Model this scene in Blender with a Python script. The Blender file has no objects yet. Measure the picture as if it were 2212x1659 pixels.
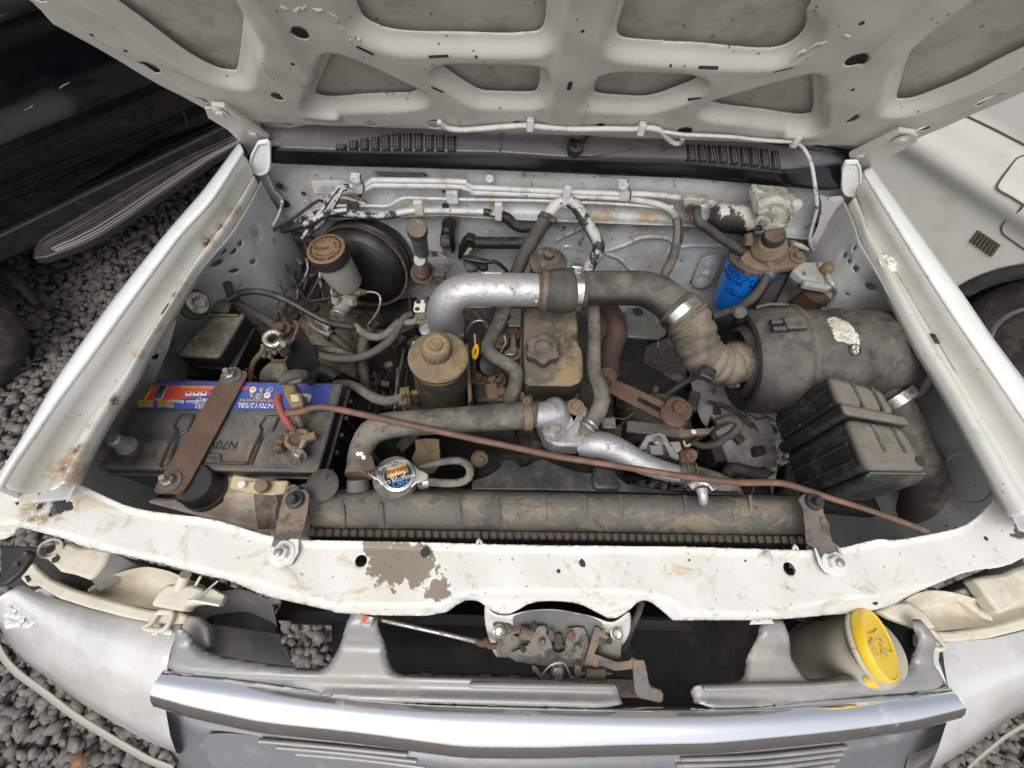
import bpy, bmesh, math, random
import numpy as np
from mathutils import Vector, Matrix
random.seed(7); np.random.seed(7)
SC = bpy.context.scene
COL = SC.collection

# ---------------------------------------------------------------- camera
CAM = np.array([-0.101, -0.954, 0.662]); FPX = 976.0
YAW, PITCH, ROLL = [math.radians(a) for a in (1.658, 62.086, 3.363)]
_f = np.array([math.sin(YAW)*math.cos(PITCH), math.cos(YAW)*math.cos(PITCH), -math.sin(PITCH)])
_r = np.array([math.cos(YAW), -math.sin(YAW), 0.0]); _u = np.cross(_r, _f)
_c, _s = math.cos(ROLL), math.sin(ROLL)
CR, CU, CF = _c*_r+_s*_u, -_s*_r+_c*_u, _f
cd = bpy.data.cameras.new('camera'); co = bpy.data.objects.new('camera', cd); COL.objects.link(co)
co.matrix_world = Matrix(((CR[0], CU[0], -CF[0], CAM[0]), (CR[1], CU[1], -CF[1], CAM[1]), (CR[2], CU[2], -CF[2], CAM[2]), (0, 0, 0, 1)))
cd.sensor_width = 36.0; cd.lens = FPX/2212*36.0; cd.clip_start = 0.02; cd.clip_end = 500
SC.camera = co

# ---------------------------------------------------------------- sky, sun, exposure
SUN_EL, SUN_AZ = 60.0, 200.0          # degrees; azimuth clockwise from +Y (in front of the truck, a little to its left)
w = bpy.data.worlds.new('World'); SC.world = w; w.use_nodes = True
nt = w.node_tree; nt.nodes.clear()
sky = nt.nodes.new('ShaderNodeTexSky'); sky.sky_type = 'NISHITA'; sky.sun_disc = False
sky.sun_elevation = math.radians(SUN_EL); sky.sun_rotation = math.radians(SUN_AZ); sky.dust_density = 4.0
hs = nt.nodes.new('ShaderNodeHueSaturation'); hs.inputs['Saturation'].default_value = 0.28
bg = nt.nodes.new('ShaderNodeBackground'); bg.inputs['Strength'].default_value = 0.15
wo = nt.nodes.new('ShaderNodeOutputWorld')
nt.links.new(sky.outputs[0], hs.inputs['Color']); nt.links.new(hs.outputs[0], bg.inputs[0]); nt.links.new(bg.outputs[0], wo.inputs[0])
sl = bpy.data.lights.new('sun', 'SUN'); sl.energy = 1.0; sl.angle = math.radians(42); sl.color = (1.0, 0.98, 0.95)
so = bpy.data.objects.new('sun', sl); COL.objects.link(so)
_e, _a = math.radians(SUN_EL), math.radians(SUN_AZ)
so.rotation_euler = Vector((math.sin(_a)*math.cos(_e), math.cos(_a)*math.cos(_e), math.sin(_e))).to_track_quat('Z', 'Y').to_euler()
SC.view_settings.view_transform = 'Standard'; SC.view_settings.look = 'None'
SC.view_settings.exposure = 0.30; SC.view_settings.gamma = 1.0; SC.view_settings.use_curve_mapping = False

# ---------------------------------------------------------------- tracing helpers: a sighted point plus a height (or a plane) gives a place
VW = {0: (0, 0, 1), 1: (0, 0, .35), 2: (719, 0, .35), 3: (1438, 0, .35), 4: (166, 498, .35), 5: (829.5, 498, .35), 6: (1438, 498, .35),
      7: (0, 1078, .35), 8: (719, 1078, .35), 9: (1438, 1078, .35), 'A': (0, 498, .35), 'B': (553, 332, .225), 'C': (1438, 387, .225),
      'D': (1023, 1216.6, .225), 'E': (525.4, 553, .225), 'G': (1216.6, 719, .225), 'H': (0, 1106, .225)}
def Z(k, *pts):
    a, b, s = VW[k]; out = []
    for p in pts:
        q = [a+s*p[0], b+s*p[1]]+list(p[2:3])
        if len(p) > 3: q.append(p[3]*s)
        out.append(tuple(q))
    return out
def ray(u, v): return CR*((u-1106)/FPX)-CU*((v-829.5)/FPX)+CF
def P(u, v, z=None, y=None, x=None, pl=None):
    d = ray(u, v)
    if pl is not None: t = np.dot(pl[0], np.array(pl[1])-CAM)/np.dot(pl[0], d)
    elif z is not None: t = (z-CAM[2])/d[2]
    elif y is not None: t = (y-CAM[1])/d[1]
    else: t = (x-CAM[0])/d[0]
    return Vector(CAM+t*d)
def dep(p): return float(np.dot(np.array(p)-CAM, CF))
def rad(p, rpx): return rpx*dep(p)/FPX
def L(pts, z=None, y=None, x=None):
    """list of (u,v[,z]) -> 3D points"""
    return [P(q[0], q[1], z=q[2]) if len(q) > 2 else P(q[0], q[1], z=z, y=y, x=x) for q in pts]
def LR(pts):
    """list of (u,v,z,r) -> 3D points and radii"""
    ps = [P(q[0], q[1], z=q[2]) for q in pts]
    return ps, [rad(p, q[3]) for p, q in zip(ps, pts)]

# ---------------------------------------------------------------- materials
MATS = {}
def mat(name, base, rough=.5, metal=0., layers=(), bump=(), coat=0., spec=.5, sub=0., alpha=None, trans=0.):
    m = bpy.data.materials.new(name); m.use_nodes = True; t = m.node_tree; N, K = t.nodes, t.links
    b = N['Principled BSDF']
    b.inputs['Specular IOR Level'].default_value = spec
    b.inputs['Coat Weight'].default_value = coat; b.inputs['Coat Roughness'].default_value = .12
    if trans: b.inputs['Transmission Weight'].default_value = trans
    if sub:
        b.inputs['Subsurface Weight'].default_value = sub; b.inputs['Subsurface Radius'].default_value = (.02, .02, .015); b.inputs['Subsurface Scale'].default_value = .5
    tc = N.new('ShaderNodeTexCoord'); co_ = tc.outputs['Object']
    geo = None
    def val(v):
        n = N.new('ShaderNodeValue'); n.outputs[0].default_value = v; return n.outputs[0]
    def rgb(c):
        n = N.new('ShaderNodeRGB'); n.outputs[0].default_value = (*c, 1); return n.outputs[0]
    def math_(op, a, c, clamp=False):
        n = N.new('ShaderNodeMath'); n.operation = op; n.use_clamp = clamp
        for i, x in enumerate((a, c)):
            if x is None: continue
            if isinstance(x, (int, float)): n.inputs[i].default_value = x
            else: K.new(x, n.inputs[i])
        return n.outputs[0]
    def noise(scale, detail=6., rough_=.6, st=None, off=0., dist=0.):
        n = N.new('ShaderNodeTexNoise'); n.inputs['Scale'].default_value = scale; n.inputs['Detail'].default_value = detail
        n.inputs['Roughness'].default_value = rough_; n.inputs['Distortion'].default_value = dist
        mp = N.new('ShaderNodeMapping'); mp.inputs['Location'].default_value = (off, off*1.7, off*.6)
        if st: mp.inputs['Scale'].default_value = st
        K.new(co_, mp.inputs[0]); K.new(mp.outputs[0], n.inputs['Vector']); return n.outputs['Fac']
    def ramp(x, lo, hi):
        n = N.new('ShaderNodeMapRange'); n.interpolation_type = 'SMOOTHSTEP'; n.inputs['From Min'].default_value = lo; n.inputs['From Max'].default_value = hi
        K.new(x, n.inputs['Value']); return n.outputs['Result']
    col, ro, me = rgb(base), val(rough), val(metal)
    for i, l in enumerate(layers):
        if 'vor' in l:
            n = N.new('ShaderNodeTexVoronoi'); n.inputs['Scale'].default_value = l['vor']; K.new(co_, n.inputs['Vector'])
            sp = N.new('ShaderNodeSeparateColor'); K.new(n.outputs['Color'], sp.inputs[0])
            f = math_('MULTIPLY', ramp(n.outputs['Distance'], l.get('r', .25), l.get('r', .25)*.6), ramp(sp.outputs[0], l.get('dens', .7), l.get('dens', .7)+.01))
        else:
            nz = noise(l.get('s', 6)*1.8, l.get('d', 8), l.get('nr', .70), l.get('st'), off=3.1*i+l.get('off', 0), dist=l.get('dist', 0))
            f = ramp(nz, l.get('lo', .45), l.get('hi', .6))
        if l.get('at'):
            acc = None
            for (pc, rr) in l['at']:
                vm = N.new('ShaderNodeVectorMath'); vm.operation = 'DISTANCE'; gp = N.new('ShaderNodeNewGeometry')
                K.new(gp.outputs['Position'], vm.inputs[0]); vm.inputs[1].default_value = tuple(pc)
                dd = math_('ADD', vm.outputs['Value'], math_('MULTIPLY', math_('SUBTRACT', noise(l.get('es', 30), 6, .65, off=i*2.), .5), -rr*l.get('ea', 2.2)))
                g = ramp(dd, rr, rr*l.get('soft', .75))
                acc = g if acc is None else math_('MAXIMUM', acc, g)
            f = acc if l.get('solid') else math_('MULTIPLY', acc, f)
        if l.get('up') is not None:
            if geo is None: geo = N.new('ShaderNodeNewGeometry'); sx = N.new('ShaderNodeSeparateXYZ'); K.new(geo.outputs['Normal'], sx.inputs[0])
            lo, hi = l['up']; f = math_('MULTIPLY', f, ramp(sx.outputs[2], lo, hi))
        f = math_('MULTIPLY', f, l.get('a', 1.))
        mx = N.new('ShaderNodeMix'); mx.data_type = 'RGBA'
        K.new(f, mx.inputs[0]); K.new(col, mx.inputs[6]); c2 = l['c']
        mx.inputs[7].default_value = (*c2, 1); col = mx.outputs[2]
        for key, cur in (('ro', ro), ('me', me)):
            if key in l:
                m2 = N.new('ShaderNodeMix'); K.new(f, m2.inputs[0]); K.new(cur, m2.inputs[2]); m2.inputs[3].default_value = l[key]
                if key == 'ro': ro = m2.outputs[0]
                else: me = m2.outputs[0]
    K.new(col, b.inputs['Base Color']); K.new(ro, b.inputs['Roughness']); K.new(me, b.inputs['Metallic'])
    prev = None
    for (s_, st_, dd_) in bump:
        bn = N.new('ShaderNodeBump'); bn.inputs['Strength'].default_value = st_; bn.inputs['Distance'].default_value = dd_
        K.new(noise(s_, 5, .6, off=s_*.01), bn.inputs['Height'])
        if prev is not None: K.new(prev, bn.inputs['Normal'])
        prev = bn.outputs[0]
    if prev is not None: K.new(prev, b.inputs['Normal'])
    MATS[name] = m; return m
TAN = (.27, .215, .15); TANL = (.40, .34, .25); RUST = (.16, .06, .025); RUSTY = (.34, .17, .06); GRY = (.22, .21, .195)
def stain_pts():
    a = [(P(*Z(8, (380, 380))[0], z=-.13), .042), (P(*Z(8, (520, 400))[0], z=-.13), .034), (P(*Z(8, (250, 300))[0], z=-.13), .016), (P(*Z(8, (650, 550))[0], z=-.13), .02)]
    return a
M = {}
def build_mats():
    speck = dict(c=(.05, .045, .04), vor=90, r=.16, dens=.86, a=.8)
    rustat = [(P(*q[:2], z=q[2]), q[3]) for q in (Z('A', (1130, 330, -.05))[0]+(.012,), Z('A', (1010, 600, -.05))[0]+(.02,), Z('A', (700, 1050, -.05))[0]+(.022,), Z('A', (560, 1210, -.05))[0]+(.012,),
              Z('A', (430, 1490, -.06))[0]+(.04,), Z('A', (870, 760, -.05))[0]+(.014,), Z('A', (490, 1350, -.05))[0]+(.022,), Z(1, (1370, 1400, -.05))[0]+(.016,), Z('A', (1090, 400, -.05))[0]+(.014,), Z('A', (330, 1530, -.07))[0]+(.02,), Z(7, (300, 40, -.12))[0]+(.03,), Z(7, (420, 60, -.13))[0]+(.03,), Z(7, (200, 130, -.1))[0]+(.02,), Z(6, (1380, 210, -.05))[0]+(.012,),
              Z(6, (1680, 800, -.05))[0]+(.010,), Z(6, (2060, 1330, -.06))[0]+(.012,), Z(9, (2150, 60, -.1))[0]+(.02,), Z(1, (1450, 1300, -.05))[0]+(.022,), Z(1, (1290, 1490, -.05))[0]+(.026,))]
    M['paint'] = mat('white_paint', (.84, .85, .83), .30, coat=.5, layers=[
        dict(c=(.55, .50, .40), s=5, lo=.45, hi=.75, a=.28, ro=.5), dict(c=(.42, .33, .2), s=16, lo=.56, hi=.72, a=.4, ro=.6),
        dict(c=(.40, .22, .06), at=rustat, s=45, lo=.35, hi=.6, a=.75, ro=.7, ea=3.0, soft=.4),
        dict(c=(.1, .04, .015), at=[(p, r*.55) for p, r in rustat], s=60, lo=.42, hi=.55, a=.9, ro=.8, ea=3., soft=.4), speck], bump=[(14, .08, .01)])
    M['gutter'] = mat('dirty_shaded_lip_paint', (.60, .60, .565), .30, coat=.5, layers=[  # white paint with the bonnet's shade put into the base; dirt layers are real
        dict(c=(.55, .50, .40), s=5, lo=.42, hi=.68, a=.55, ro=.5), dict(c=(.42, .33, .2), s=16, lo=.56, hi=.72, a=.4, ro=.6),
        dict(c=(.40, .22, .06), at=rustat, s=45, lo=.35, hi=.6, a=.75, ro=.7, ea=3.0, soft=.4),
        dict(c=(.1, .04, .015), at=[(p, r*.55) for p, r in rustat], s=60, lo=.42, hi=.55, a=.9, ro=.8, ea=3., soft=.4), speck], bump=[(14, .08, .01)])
    M['support'] = mat('dirty_white_paint', (.64, .64, .61), .42, coat=.25, layers=[
        dict(c=(.62, .58, .49), s=4, lo=.42, hi=.66, a=.7, ro=.6), dict(c=(.46, .36, .23), s=8, lo=.53, hi=.66, a=.7, ro=.7, dist=1.4),
        dict(c=(.28, .16, .07), s=30, lo=.63, hi=.70, a=.75, ro=.8), dict(c=(.19, .145, .10), at=stain_pts(), solid=1, a=.92, ro=.85, es=45, ea=2.6, soft=.9),
        dict(c=(.3, .14, .04), at=rustat, s=40, lo=.35, hi=.55, a=.85, ro=.8, ea=3., soft=.4),
        dict(c=(.05, .02, .01), at=[(p, r*.6) for p, r in rustat], s=60, lo=.45, hi=.55, a=.9, ro=.8, ea=3., soft=.4), speck], bump=[(30, .12, .01), (90, .05, .004)])
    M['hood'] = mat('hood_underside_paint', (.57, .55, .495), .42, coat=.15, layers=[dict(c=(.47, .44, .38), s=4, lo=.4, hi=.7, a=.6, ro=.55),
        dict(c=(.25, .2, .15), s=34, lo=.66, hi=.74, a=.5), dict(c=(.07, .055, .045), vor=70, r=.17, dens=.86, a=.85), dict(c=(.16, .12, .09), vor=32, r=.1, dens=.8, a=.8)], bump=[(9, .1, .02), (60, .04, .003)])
    M['hoodskin'] = mat('hood_skin_paint', (.46, .44, .385), .5, layers=[dict(c=(.26, .24, .20), s=6, lo=.4, hi=.7, a=.8),
        dict(c=(.12, .1, .08), vor=55, r=.2, dens=.8, a=.8), dict(c=(.1, .08, .06), s=40, lo=.66, hi=.72, a=.6)], bump=[(12, .15, .02)])
    fw_r = [(P(*q[:2], y=.0), q[2]) for q in ((980, 470, .03), (1080, 468, .04), (1300, 476, .05), (1400, 480, .05), (900, 462, .04), (1500, 478, .05))]
    M['fire'] = mat('firewall_paint', (.58, .60, .61), .42, coat=.2, layers=[dict(c=(.38, .37, .34), s=4, lo=.40, hi=.62, a=.75, ro=.6), dict(c=(.11, .105, .1), s=9, lo=.585, hi=.65, a=.8, ro=.7, dist=1.),
        dict(c=(.40, .30, .17), s=9, lo=.56, hi=.7, a=.6, off=9), dict(c=(.38, .23, .1), at=fw_r, s=20, lo=.3, hi=.5, a=.8, ea=3, soft=.4), dict(c=(.03, .03, .03), vor=60, r=.2, dens=.82, a=.9)], bump=[(20, .12, .01)])
    M['apron'] = mat('apron_paint', (.52, .53, .53), .5, layers=[dict(c=(.33, .32, .30), s=4, lo=.42, hi=.66, a=.7), dict(c=(.14, .12, .1), s=12, lo=.58, hi=.68, a=.8),
        dict(c=(.2, .12, .06), s=30, lo=.64, hi=.7, a=.7), dict(c=(.03, .03, .03), vor=50, r=.18, dens=.84, a=.9)], bump=[(20, .15, .01)])
    M['cream'] = mat('grimy_cream_paint', (.30, .26, .17), .6, layers=[dict(c=(.06, .05, .04), s=8, lo=.42, hi=.6, a=.9), dict(c=(.18, .1, .05), s=20, lo=.55, hi=.66, a=.8)], bump=[(25, .2, .01)])
    M['black'] = mat('black_plastic', (.018, .018, .019), .42, layers=[dict(c=GRY, s=12, lo=.4, hi=.75, a=.35, ro=.8, up=(.1, .95))], bump=[(60, .06, .004)])
    M['blackdust'] = mat('dusty_black_plastic', (.022, .021, .021), .5, layers=[dict(c=(.15, .135, .115), s=5, lo=.34, hi=.62, a=.85, ro=.9, up=(.1, .8)), dict(c=(.23, .19, .145), s=12, lo=.54, hi=.68, a=.5, ro=.9, up=(.2, .9)), dict(c=(.05, .047, .045), s=14, lo=.5, hi=.62, a=.7)], bump=[(50, .12, .005)])
    M['pitch'] = mat('oily_dark_metal', (.04, .036, .032), .6, layers=[dict(c=(.13, .105, .08), s=9, lo=.45, hi=.65, a=.6), dict(c=(.16, .12, .08), s=24, lo=.56, hi=.68, a=.6, up=(-.2, .7))], bump=[(30, .3, .02)])
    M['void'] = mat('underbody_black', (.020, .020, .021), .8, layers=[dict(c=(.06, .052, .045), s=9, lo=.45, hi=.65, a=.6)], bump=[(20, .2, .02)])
    M['rubber'] = mat('aged_rubber', (.035, .033, .031), .62, layers=[dict(c=(.14, .125, .105), s=7, lo=.38, hi=.62, a=.75, ro=.9, up=(-.2, .8)), dict(c=(.07, .062, .055), s=22, lo=.4, hi=.6, a=.7)], bump=[(50, .18, .006)])
    M['rubberclean'] = mat('black_rubber', (.02, .02, .02), .45, layers=[dict(c=(.1, .09, .08), s=14, lo=.45, hi=.65, a=.5, up=(0, .9))], bump=[(50, .1, .004)])
    M['hosetan'] = mat('dust_covered_hose', (.065, .06, .052), .7, layers=[dict(c=(.22, .195, .16), s=7, lo=.38, hi=.62, a=.85, ro=.9, up=(-.4, .6)), dict(c=(.06, .055, .05), s=25, lo=.52, hi=.62, a=.7)], bump=[(40, .2, .006)])
    M['bellows'] = mat('dusty_bellows_rubber', (.05, .043, .037), .7, layers=[dict(c=(.25, .20, .145), s=6, lo=.32, hi=.62, a=.9, ro=.95, up=(-.3, .7)), dict(c=(.10, .08, .06), s=26, lo=.5, hi=.66, a=.5)], bump=[(40, .15, .005)])
    M['alu'] = mat('cast_aluminium', (.50, .50, .51), .50, metal=.75, layers=[dict(c=(.30, .275, .24), s=9, lo=.42, hi=.66, a=.7, ro=.7, me=.2, up=(.1, .9)), dict(c=(.14, .13, .12), s=30, lo=.55, hi=.66, a=.6, ro=.8, me=.1)], bump=[(110, .5, .003), (25, .25, .005)])
    M['steel'] = mat('worn_steel', (.42, .41, .39), .38, metal=.9, layers=[dict(c=(.2, .15, .1), s=30, lo=.45, hi=.62, a=.8, ro=.8, me=.1)], bump=[(80, .12, .003)])
    M['clampsteel'] = mat('bright_band_steel', (.62, .62, .60), .28, metal=1., layers=[dict(c=(.3, .25, .18), s=18, lo=.52, hi=.64, a=.6, ro=.7, me=.2)])
    M['rust'] = mat('rusted_steel', (.13, .08, .058), .78, metal=.15, layers=[dict(c=(.10, .055, .035), s=10, lo=.42, hi=.6, a=.8), dict(c=(.20, .12, .075), s=22, lo=.55, hi=.68, a=.7)], bump=[(70, .3, .004)])
    M['rustgrey'] = mat('grimy_rusty_steel', (.15, .135, .125), .62, metal=.5, layers=[dict(c=(.22, .15, .10), s=12, lo=.45, hi=.6, a=.8, ro=.8, me=0), dict(c=(.05, .045, .04), s=24, lo=.5, hi=.62, a=.7, ro=.8, me=.1)], bump=[(60, .25, .004)])
    M['mudbrown'] = mat('mud_coated_metal', (.19, .14, .095), .85, layers=[dict(c=(.17, .12, .08), s=12, lo=.42, hi=.62, a=.8), dict(c=(.28, .21, .14), s=26, lo=.52, hi=.66, a=.6)], bump=[(40, .25, .006)])
    M['capbrown'] = mat('brown_dusted_cap', (.24, .15, .085), .85, layers=[dict(c=(.2, .125, .075), s=16, lo=.45, hi=.6, a=.7), dict(c=(.012, .012, .012), s=3, lo=.0, hi=.1, a=.93, ro=.6, up=(.85, .3))], bump=[(50, .2, .004)])
    M['psres'] = mat('ochre_dusted_reservoir', (.03, .028, .026), .6, layers=[dict(c=(.25, .18, .10), s=5, lo=.25, hi=.62, a=.95, ro=.92, up=(-.25, .5)), dict(c=(.36, .27, .15), s=12, lo=.42, hi=.7, a=.6, ro=.92, up=(.0, .9)), dict(c=(.14, .11, .08), s=30, lo=.5, hi=.6, a=.4)], bump=[(45, .2, .005)])
    M['valve'] = mat('grimy_valve_cover', (.05, .046, .042), .62, layers=[dict(c=(.16, .13, .10), s=7, lo=.35, hi=.55, a=.9, ro=.9, up=(.1, .8)), dict(c=(.33, .24, .13), s=3.5, lo=.48, hi=.60, a=.9, ro=.95, off=4, up=(-.1, .5)), dict(c=(.30, .28, .25), s=38, lo=.6, hi=.66, a=.7, up=(.2, .8))], bump=[(26, .45, .01), (90, .3, .004)])
    M['radtank'] = mat('muddy_radiator_tank', (.05, .048, .046), .6, layers=[dict(c=(.15, .137, .12), s=4, lo=.25, hi=.6, a=.9, ro=.9), dict(c=(.25, .205, .15), s=7, lo=.50, hi=.60, a=.75, ro=.95, off=5, dist=.7), dict(c=(.075, .07, .065), s=14, lo=.55, hi=.61, a=.8, dist=.9, off=2), dict(c=(.28, .15, .07), s=20, lo=.64, hi=.7, a=.6)], bump=[(18, .3, .01), (70, .2, .004)])
    M['milky'] = mat('milky_plastic', (.36, .35, .315), .42, sub=.15, layers=[dict(c=(.24, .21, .16), s=9, lo=.45, hi=.66, a=.6), dict(c=(.3, .24, .1), s=7, lo=.55, hi=.7, a=.5)])
    M['tank'] = mat('stained_reservoir_plastic', (.62, .56, .47), .45, sub=.1, layers=[dict(c=(.36, .23, .14), s=5, lo=.40, hi=.62, a=.8, ro=.8), dict(c=(.2, .12, .07), s=12, lo=.57, hi=.67, a=.6), dict(c=(.66, .64, .58), s=5, lo=.56, hi=.64, a=.7, off=3)], bump=[(25, .2, .006)])
    M['yclip'] = mat('yellowed_clip_plastic', (.50, .43, .26), .5, layers=[dict(c=(.3, .22, .12), s=14, lo=.5, hi=.65, a=.7)], bump=[(30, .15, .004)])
    M['battery'] = mat('battery_case', (.022, .022, .024), .40, layers=[dict(c=(.13, .125, .12), s=4, lo=.3, hi=.6, a=.8, ro=.75, up=(.3, .9)), dict(c=(.20, .155, .09), s=7, lo=.48, hi=.62, a=.75, ro=.9, up=(.5, .95), off=2), dict(c=(.13, .08, .055), s=6, lo=.54, hi=.64, a=.9, ro=.85, up=(.5, .95), off=7)], bump=[(40, .08, .004)])
    M['fusebox'] = mat('dusty_fuse_box', (.02, .02, .02), .5, layers=[dict(c=(.20, .18, .145), s=5, lo=.2, hi=.5, a=.9, ro=.9, up=(.3, .9)), dict(c=(.40, .33, .2), s=9, lo=.47, hi=.6, a=.8, ro=.95, up=(.5, .95))], bump=[(40, .15, .006)])
    M['blue'] = mat('blue_filter_paint', (.01, .21, .80), .34, coat=.4, layers=[dict(c=(.02, .1, .35), s=8, lo=.5, hi=.7, a=.5, ro=.6)])
    M['lblue'] = mat('label_blue', (.055, .085, .33), .35, layers=[dict(c=(.1, .1, .2), s=10, lo=.5, hi=.7, a=.5)])
    M['lred'] = mat('label_red', (.60, .085, .06), .35, layers=[dict(c=(.5, .15, .1), s=10, lo=.5, hi=.7, a=.4)])
    M['lyel'] = mat('label_yellow', (.72, .50, .06), .4)
    M['lwhite'] = mat('label_white', (.7, .7, .7), .4)
    M['lor'] = mat('label_orange', (.55, .26, .06), .4)
    M['ink'] = mat('black_ink', (.01, .012, .02), .5)
    M['inkbrown'] = mat('embossed_dark_print', (.06, .035, .02), .8)
    M['inkgrey'] = mat('raised_black_lettering', (.02, .019, .018), .6)
    M['engrave'] = mat('engraved_bare_metal', (.30, .27, .21), .6, layers=[dict(c=(.12, .1, .07), s=20, lo=.45, hi=.6, a=.6)])
    M['redsleeve'] = mat('faded_red_sleeve', (.27, .06, .045), .6, layers=[dict(c=(.2, .1, .07), s=18, lo=.48, hi=.62, a=.8)])
    M['rod'] = mat('rusty_rod', (.12, .07, .052), .65, layers=[dict(c=(.24, .11, .07), s=10, lo=.48, hi=.62, a=.8), dict(c=(.12, .07, .05), s=25, lo=.55, hi=.66, a=.7)], bump=[(60, .2, .003)])
    M['tanbox'] = mat('tan_terminal_cover', (.20, .145, .075), .7, layers=[dict(c=(.1, .08, .05), s=20, lo=.48, hi=.62, a=.7)], bump=[(50, .15, .004)])
    M['greyplastic'] = mat('silver_grey_plastic', (.27, .27, .265), .35, metal=.25, layers=[dict(c=(.38, .34, .28), s=6, lo=.45, hi=.68, a=.6, ro=.7, me=0), dict(c=(.5, .45, .37), s=18, lo=.6, hi=.7, a=.4, me=0)], bump=[(60, .05, .003)])
    M['chrome'] = mat('chrome', (.88, .89, .93), .035, metal=1., layers=[dict(c=(.7, .68, .62), s=9, lo=.6, hi=.72, a=.6, ro=.5, me=.4), dict(c=(.6, .55, .45), s=40, lo=.66, hi=.72, a=.5, ro=.6, me=.3)], bump=[(7, .03, .02)])
    M['grillegrey'] = mat('lower_grille_grey', (.18, .18, .19), .4, metal=.3, layers=[dict(c=(.3, .27, .23), s=10, lo=.5, hi=.68, a=.6, ro=.8, me=0)], bump=[(40, .06, .004)])
    M['lens'] = mat('clouded_lens_plastic', (.72, .72, .70), .10, coat=1., trans=.22, layers=[dict(c=(.52, .49, .42), s=3, lo=.42, hi=.68, a=.6, ro=.4), dict(c=(.62, .58, .49), s=22, lo=.57, hi=.68, a=.45, ro=.7), dict(c=(.36, .36, .37), s=2, lo=.48, hi=.66, a=.45, off=6)], bump=[(14, .05, .006)])
    M['lampbody'] = mat('beige_lamp_housing', (.60, .55, .45), .62, layers=[dict(c=(.46, .39, .29), s=8, lo=.42, hi=.62, a=.7), dict(c=(.70, .68, .6), s=14, lo=.55, hi=.68, a=.5)], bump=[(40, .15, .005)])
    M['bumper'] = mat('dusty_bumper_paint', (.36, .345, .305), .5, layers=[dict(c=(.36, .32, .26), s=6, lo=.45, hi=.65, a=.7)], bump=[(40, .1, .004)])
    M['cowl'] = mat('weathered_cowl_plastic', (.008, .008, .009), .14, layers=[dict(c=(.165, .152, .158), s=5, lo=.15, hi=.5, a=.97, ro=.85, up=(.66, .86)), dict(c=(.30, .275, .265), s=14, lo=.55, hi=.66, a=.6, ro=.9, up=(.85, .95)), dict(c=(.08, .07, .075), vor=45, r=.2, dens=.6, a=.6, up=(.6, .9))], bump=[(50, .15, .004)])
    M['white'] = mat('overpainted_white', (.66, .66, .63), .42, layers=[dict(c=(.4, .36, .28), s=12, lo=.48, hi=.66, a=.7), dict(c=(.04, .04, .04), s=22, lo=.63, hi=.67, a=.9)], bump=[(60, .12, .003)])
    M['whiteblack'] = mat('white_sprayed_black_hose', (.03, .03, .03), .5, layers=[dict(c=(.55, .55, .53), s=16, lo=.46, hi=.5, a=.95, up=(-.2, .6))], bump=[(50, .15, .004)])
    M['whitemostly'] = mat('chipped_white_pipe', (.60, .60, .57), .45, layers=[dict(c=(.03, .03, .03), s=26, lo=.56, hi=.6, a=.95), dict(c=(.32, .25, .18), s=10, lo=.55, hi=.68, a=.5)], bump=[(50, .15, .004)])
    M['yellow'] = mat('faded_yellow_cap', (.78, .50, .02), .38, layers=[dict(c=(.70, .55, .2), s=9, lo=.45, hi=.7, a=.55, ro=.6), dict(c=(.5, .38, .12), s=26, lo=.6, hi=.7, a=.5)])
    M['yline'] = mat('washer_symbol_ridges', (.52, .38, .10), .6)
    M['yellowtab'] = mat('yellow_dipstick_handle', (.85, .45, .02), .4)
    M['redbrown'] = mat('rusty_exhaust_manifold', (.055, .032, .026), .8, layers=[dict(c=(.10, .055, .04), s=12, lo=.48, hi=.62, a=.7)], bump=[(40, .3, .006)])
    M['filmgrey'] = mat('grey_greenish_plastic', (.12, .14, .135), .5, layers=[dict(c=(.22, .2, .16), s=10, lo=.45, hi=.62, a=.7)])
    M['carblack'] = mat('black_car_paint', (.004, .004, .005), .10, coat=.6, layers=[dict(c=(.02, .02, .022), s=8, lo=.5, hi=.75, a=.3, ro=.3)], bump=[(4, .04, .02)])
    M['stepplastic'] = mat('ribbed_step_plastic', (.03, .028, .028), .5, layers=[dict(c=(.09, .08, .075), s=10, lo=.4, hi=.7, a=.6, up=(.2, .9))])
    M['scuff'] = mat('exposed_undercoat', (.45, .33, .18), .7)
    M['vanpaint'] = mat('cream_van_paint', (.62, .62, .57), .32, coat=.5, layers=[dict(c=(.5, .47, .38), s=4, lo=.5, hi=.7, a=.5, ro=.5)])
    M['gap'] = mat('panel_gap_dark', (.03, .028, .025), .8)
    M['tyre'] = mat('tyre_rubber', (.028, .027, .026), .75, layers=[dict(c=(.10, .09, .075), s=8, lo=.42, hi=.65, a=.7)], bump=[(60, .2, .006)])
    M['rim'] = mat('grey_wheel_rim', (.34, .33, .31), .45, metal=.3, layers=[dict(c=(.2, .17, .13), s=9, lo=.48, hi=.65, a=.7, ro=.8)])
    M['stone'] = mat('gravel_stone', (.15, .142, .125), .85, bump=[(40, .35, .006)], layers=[dict(c=(.13, .125, .12), s=9, lo=.42, hi=.6, a=.9), dict(c=(.27, .25, .21), s=13, lo=.52, hi=.66, a=.8), dict(c=(.3, .22, .14), s=7, lo=.58, hi=.68, a=.6, off=8)])
    M['soil'] = mat('gravel_bed', (.10, .09, .075), .95, layers=[dict(c=(.17, .155, .13), s=30, lo=.45, hi=.6, a=.9), dict(c=(.04, .035, .03), s=50, lo=.5, hi=.6, a=.9)], bump=[(60, .9, .02)])
    M['leaf'] = mat('dry_leaf', (.24, .12, .06), .7)
build_mats()
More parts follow.
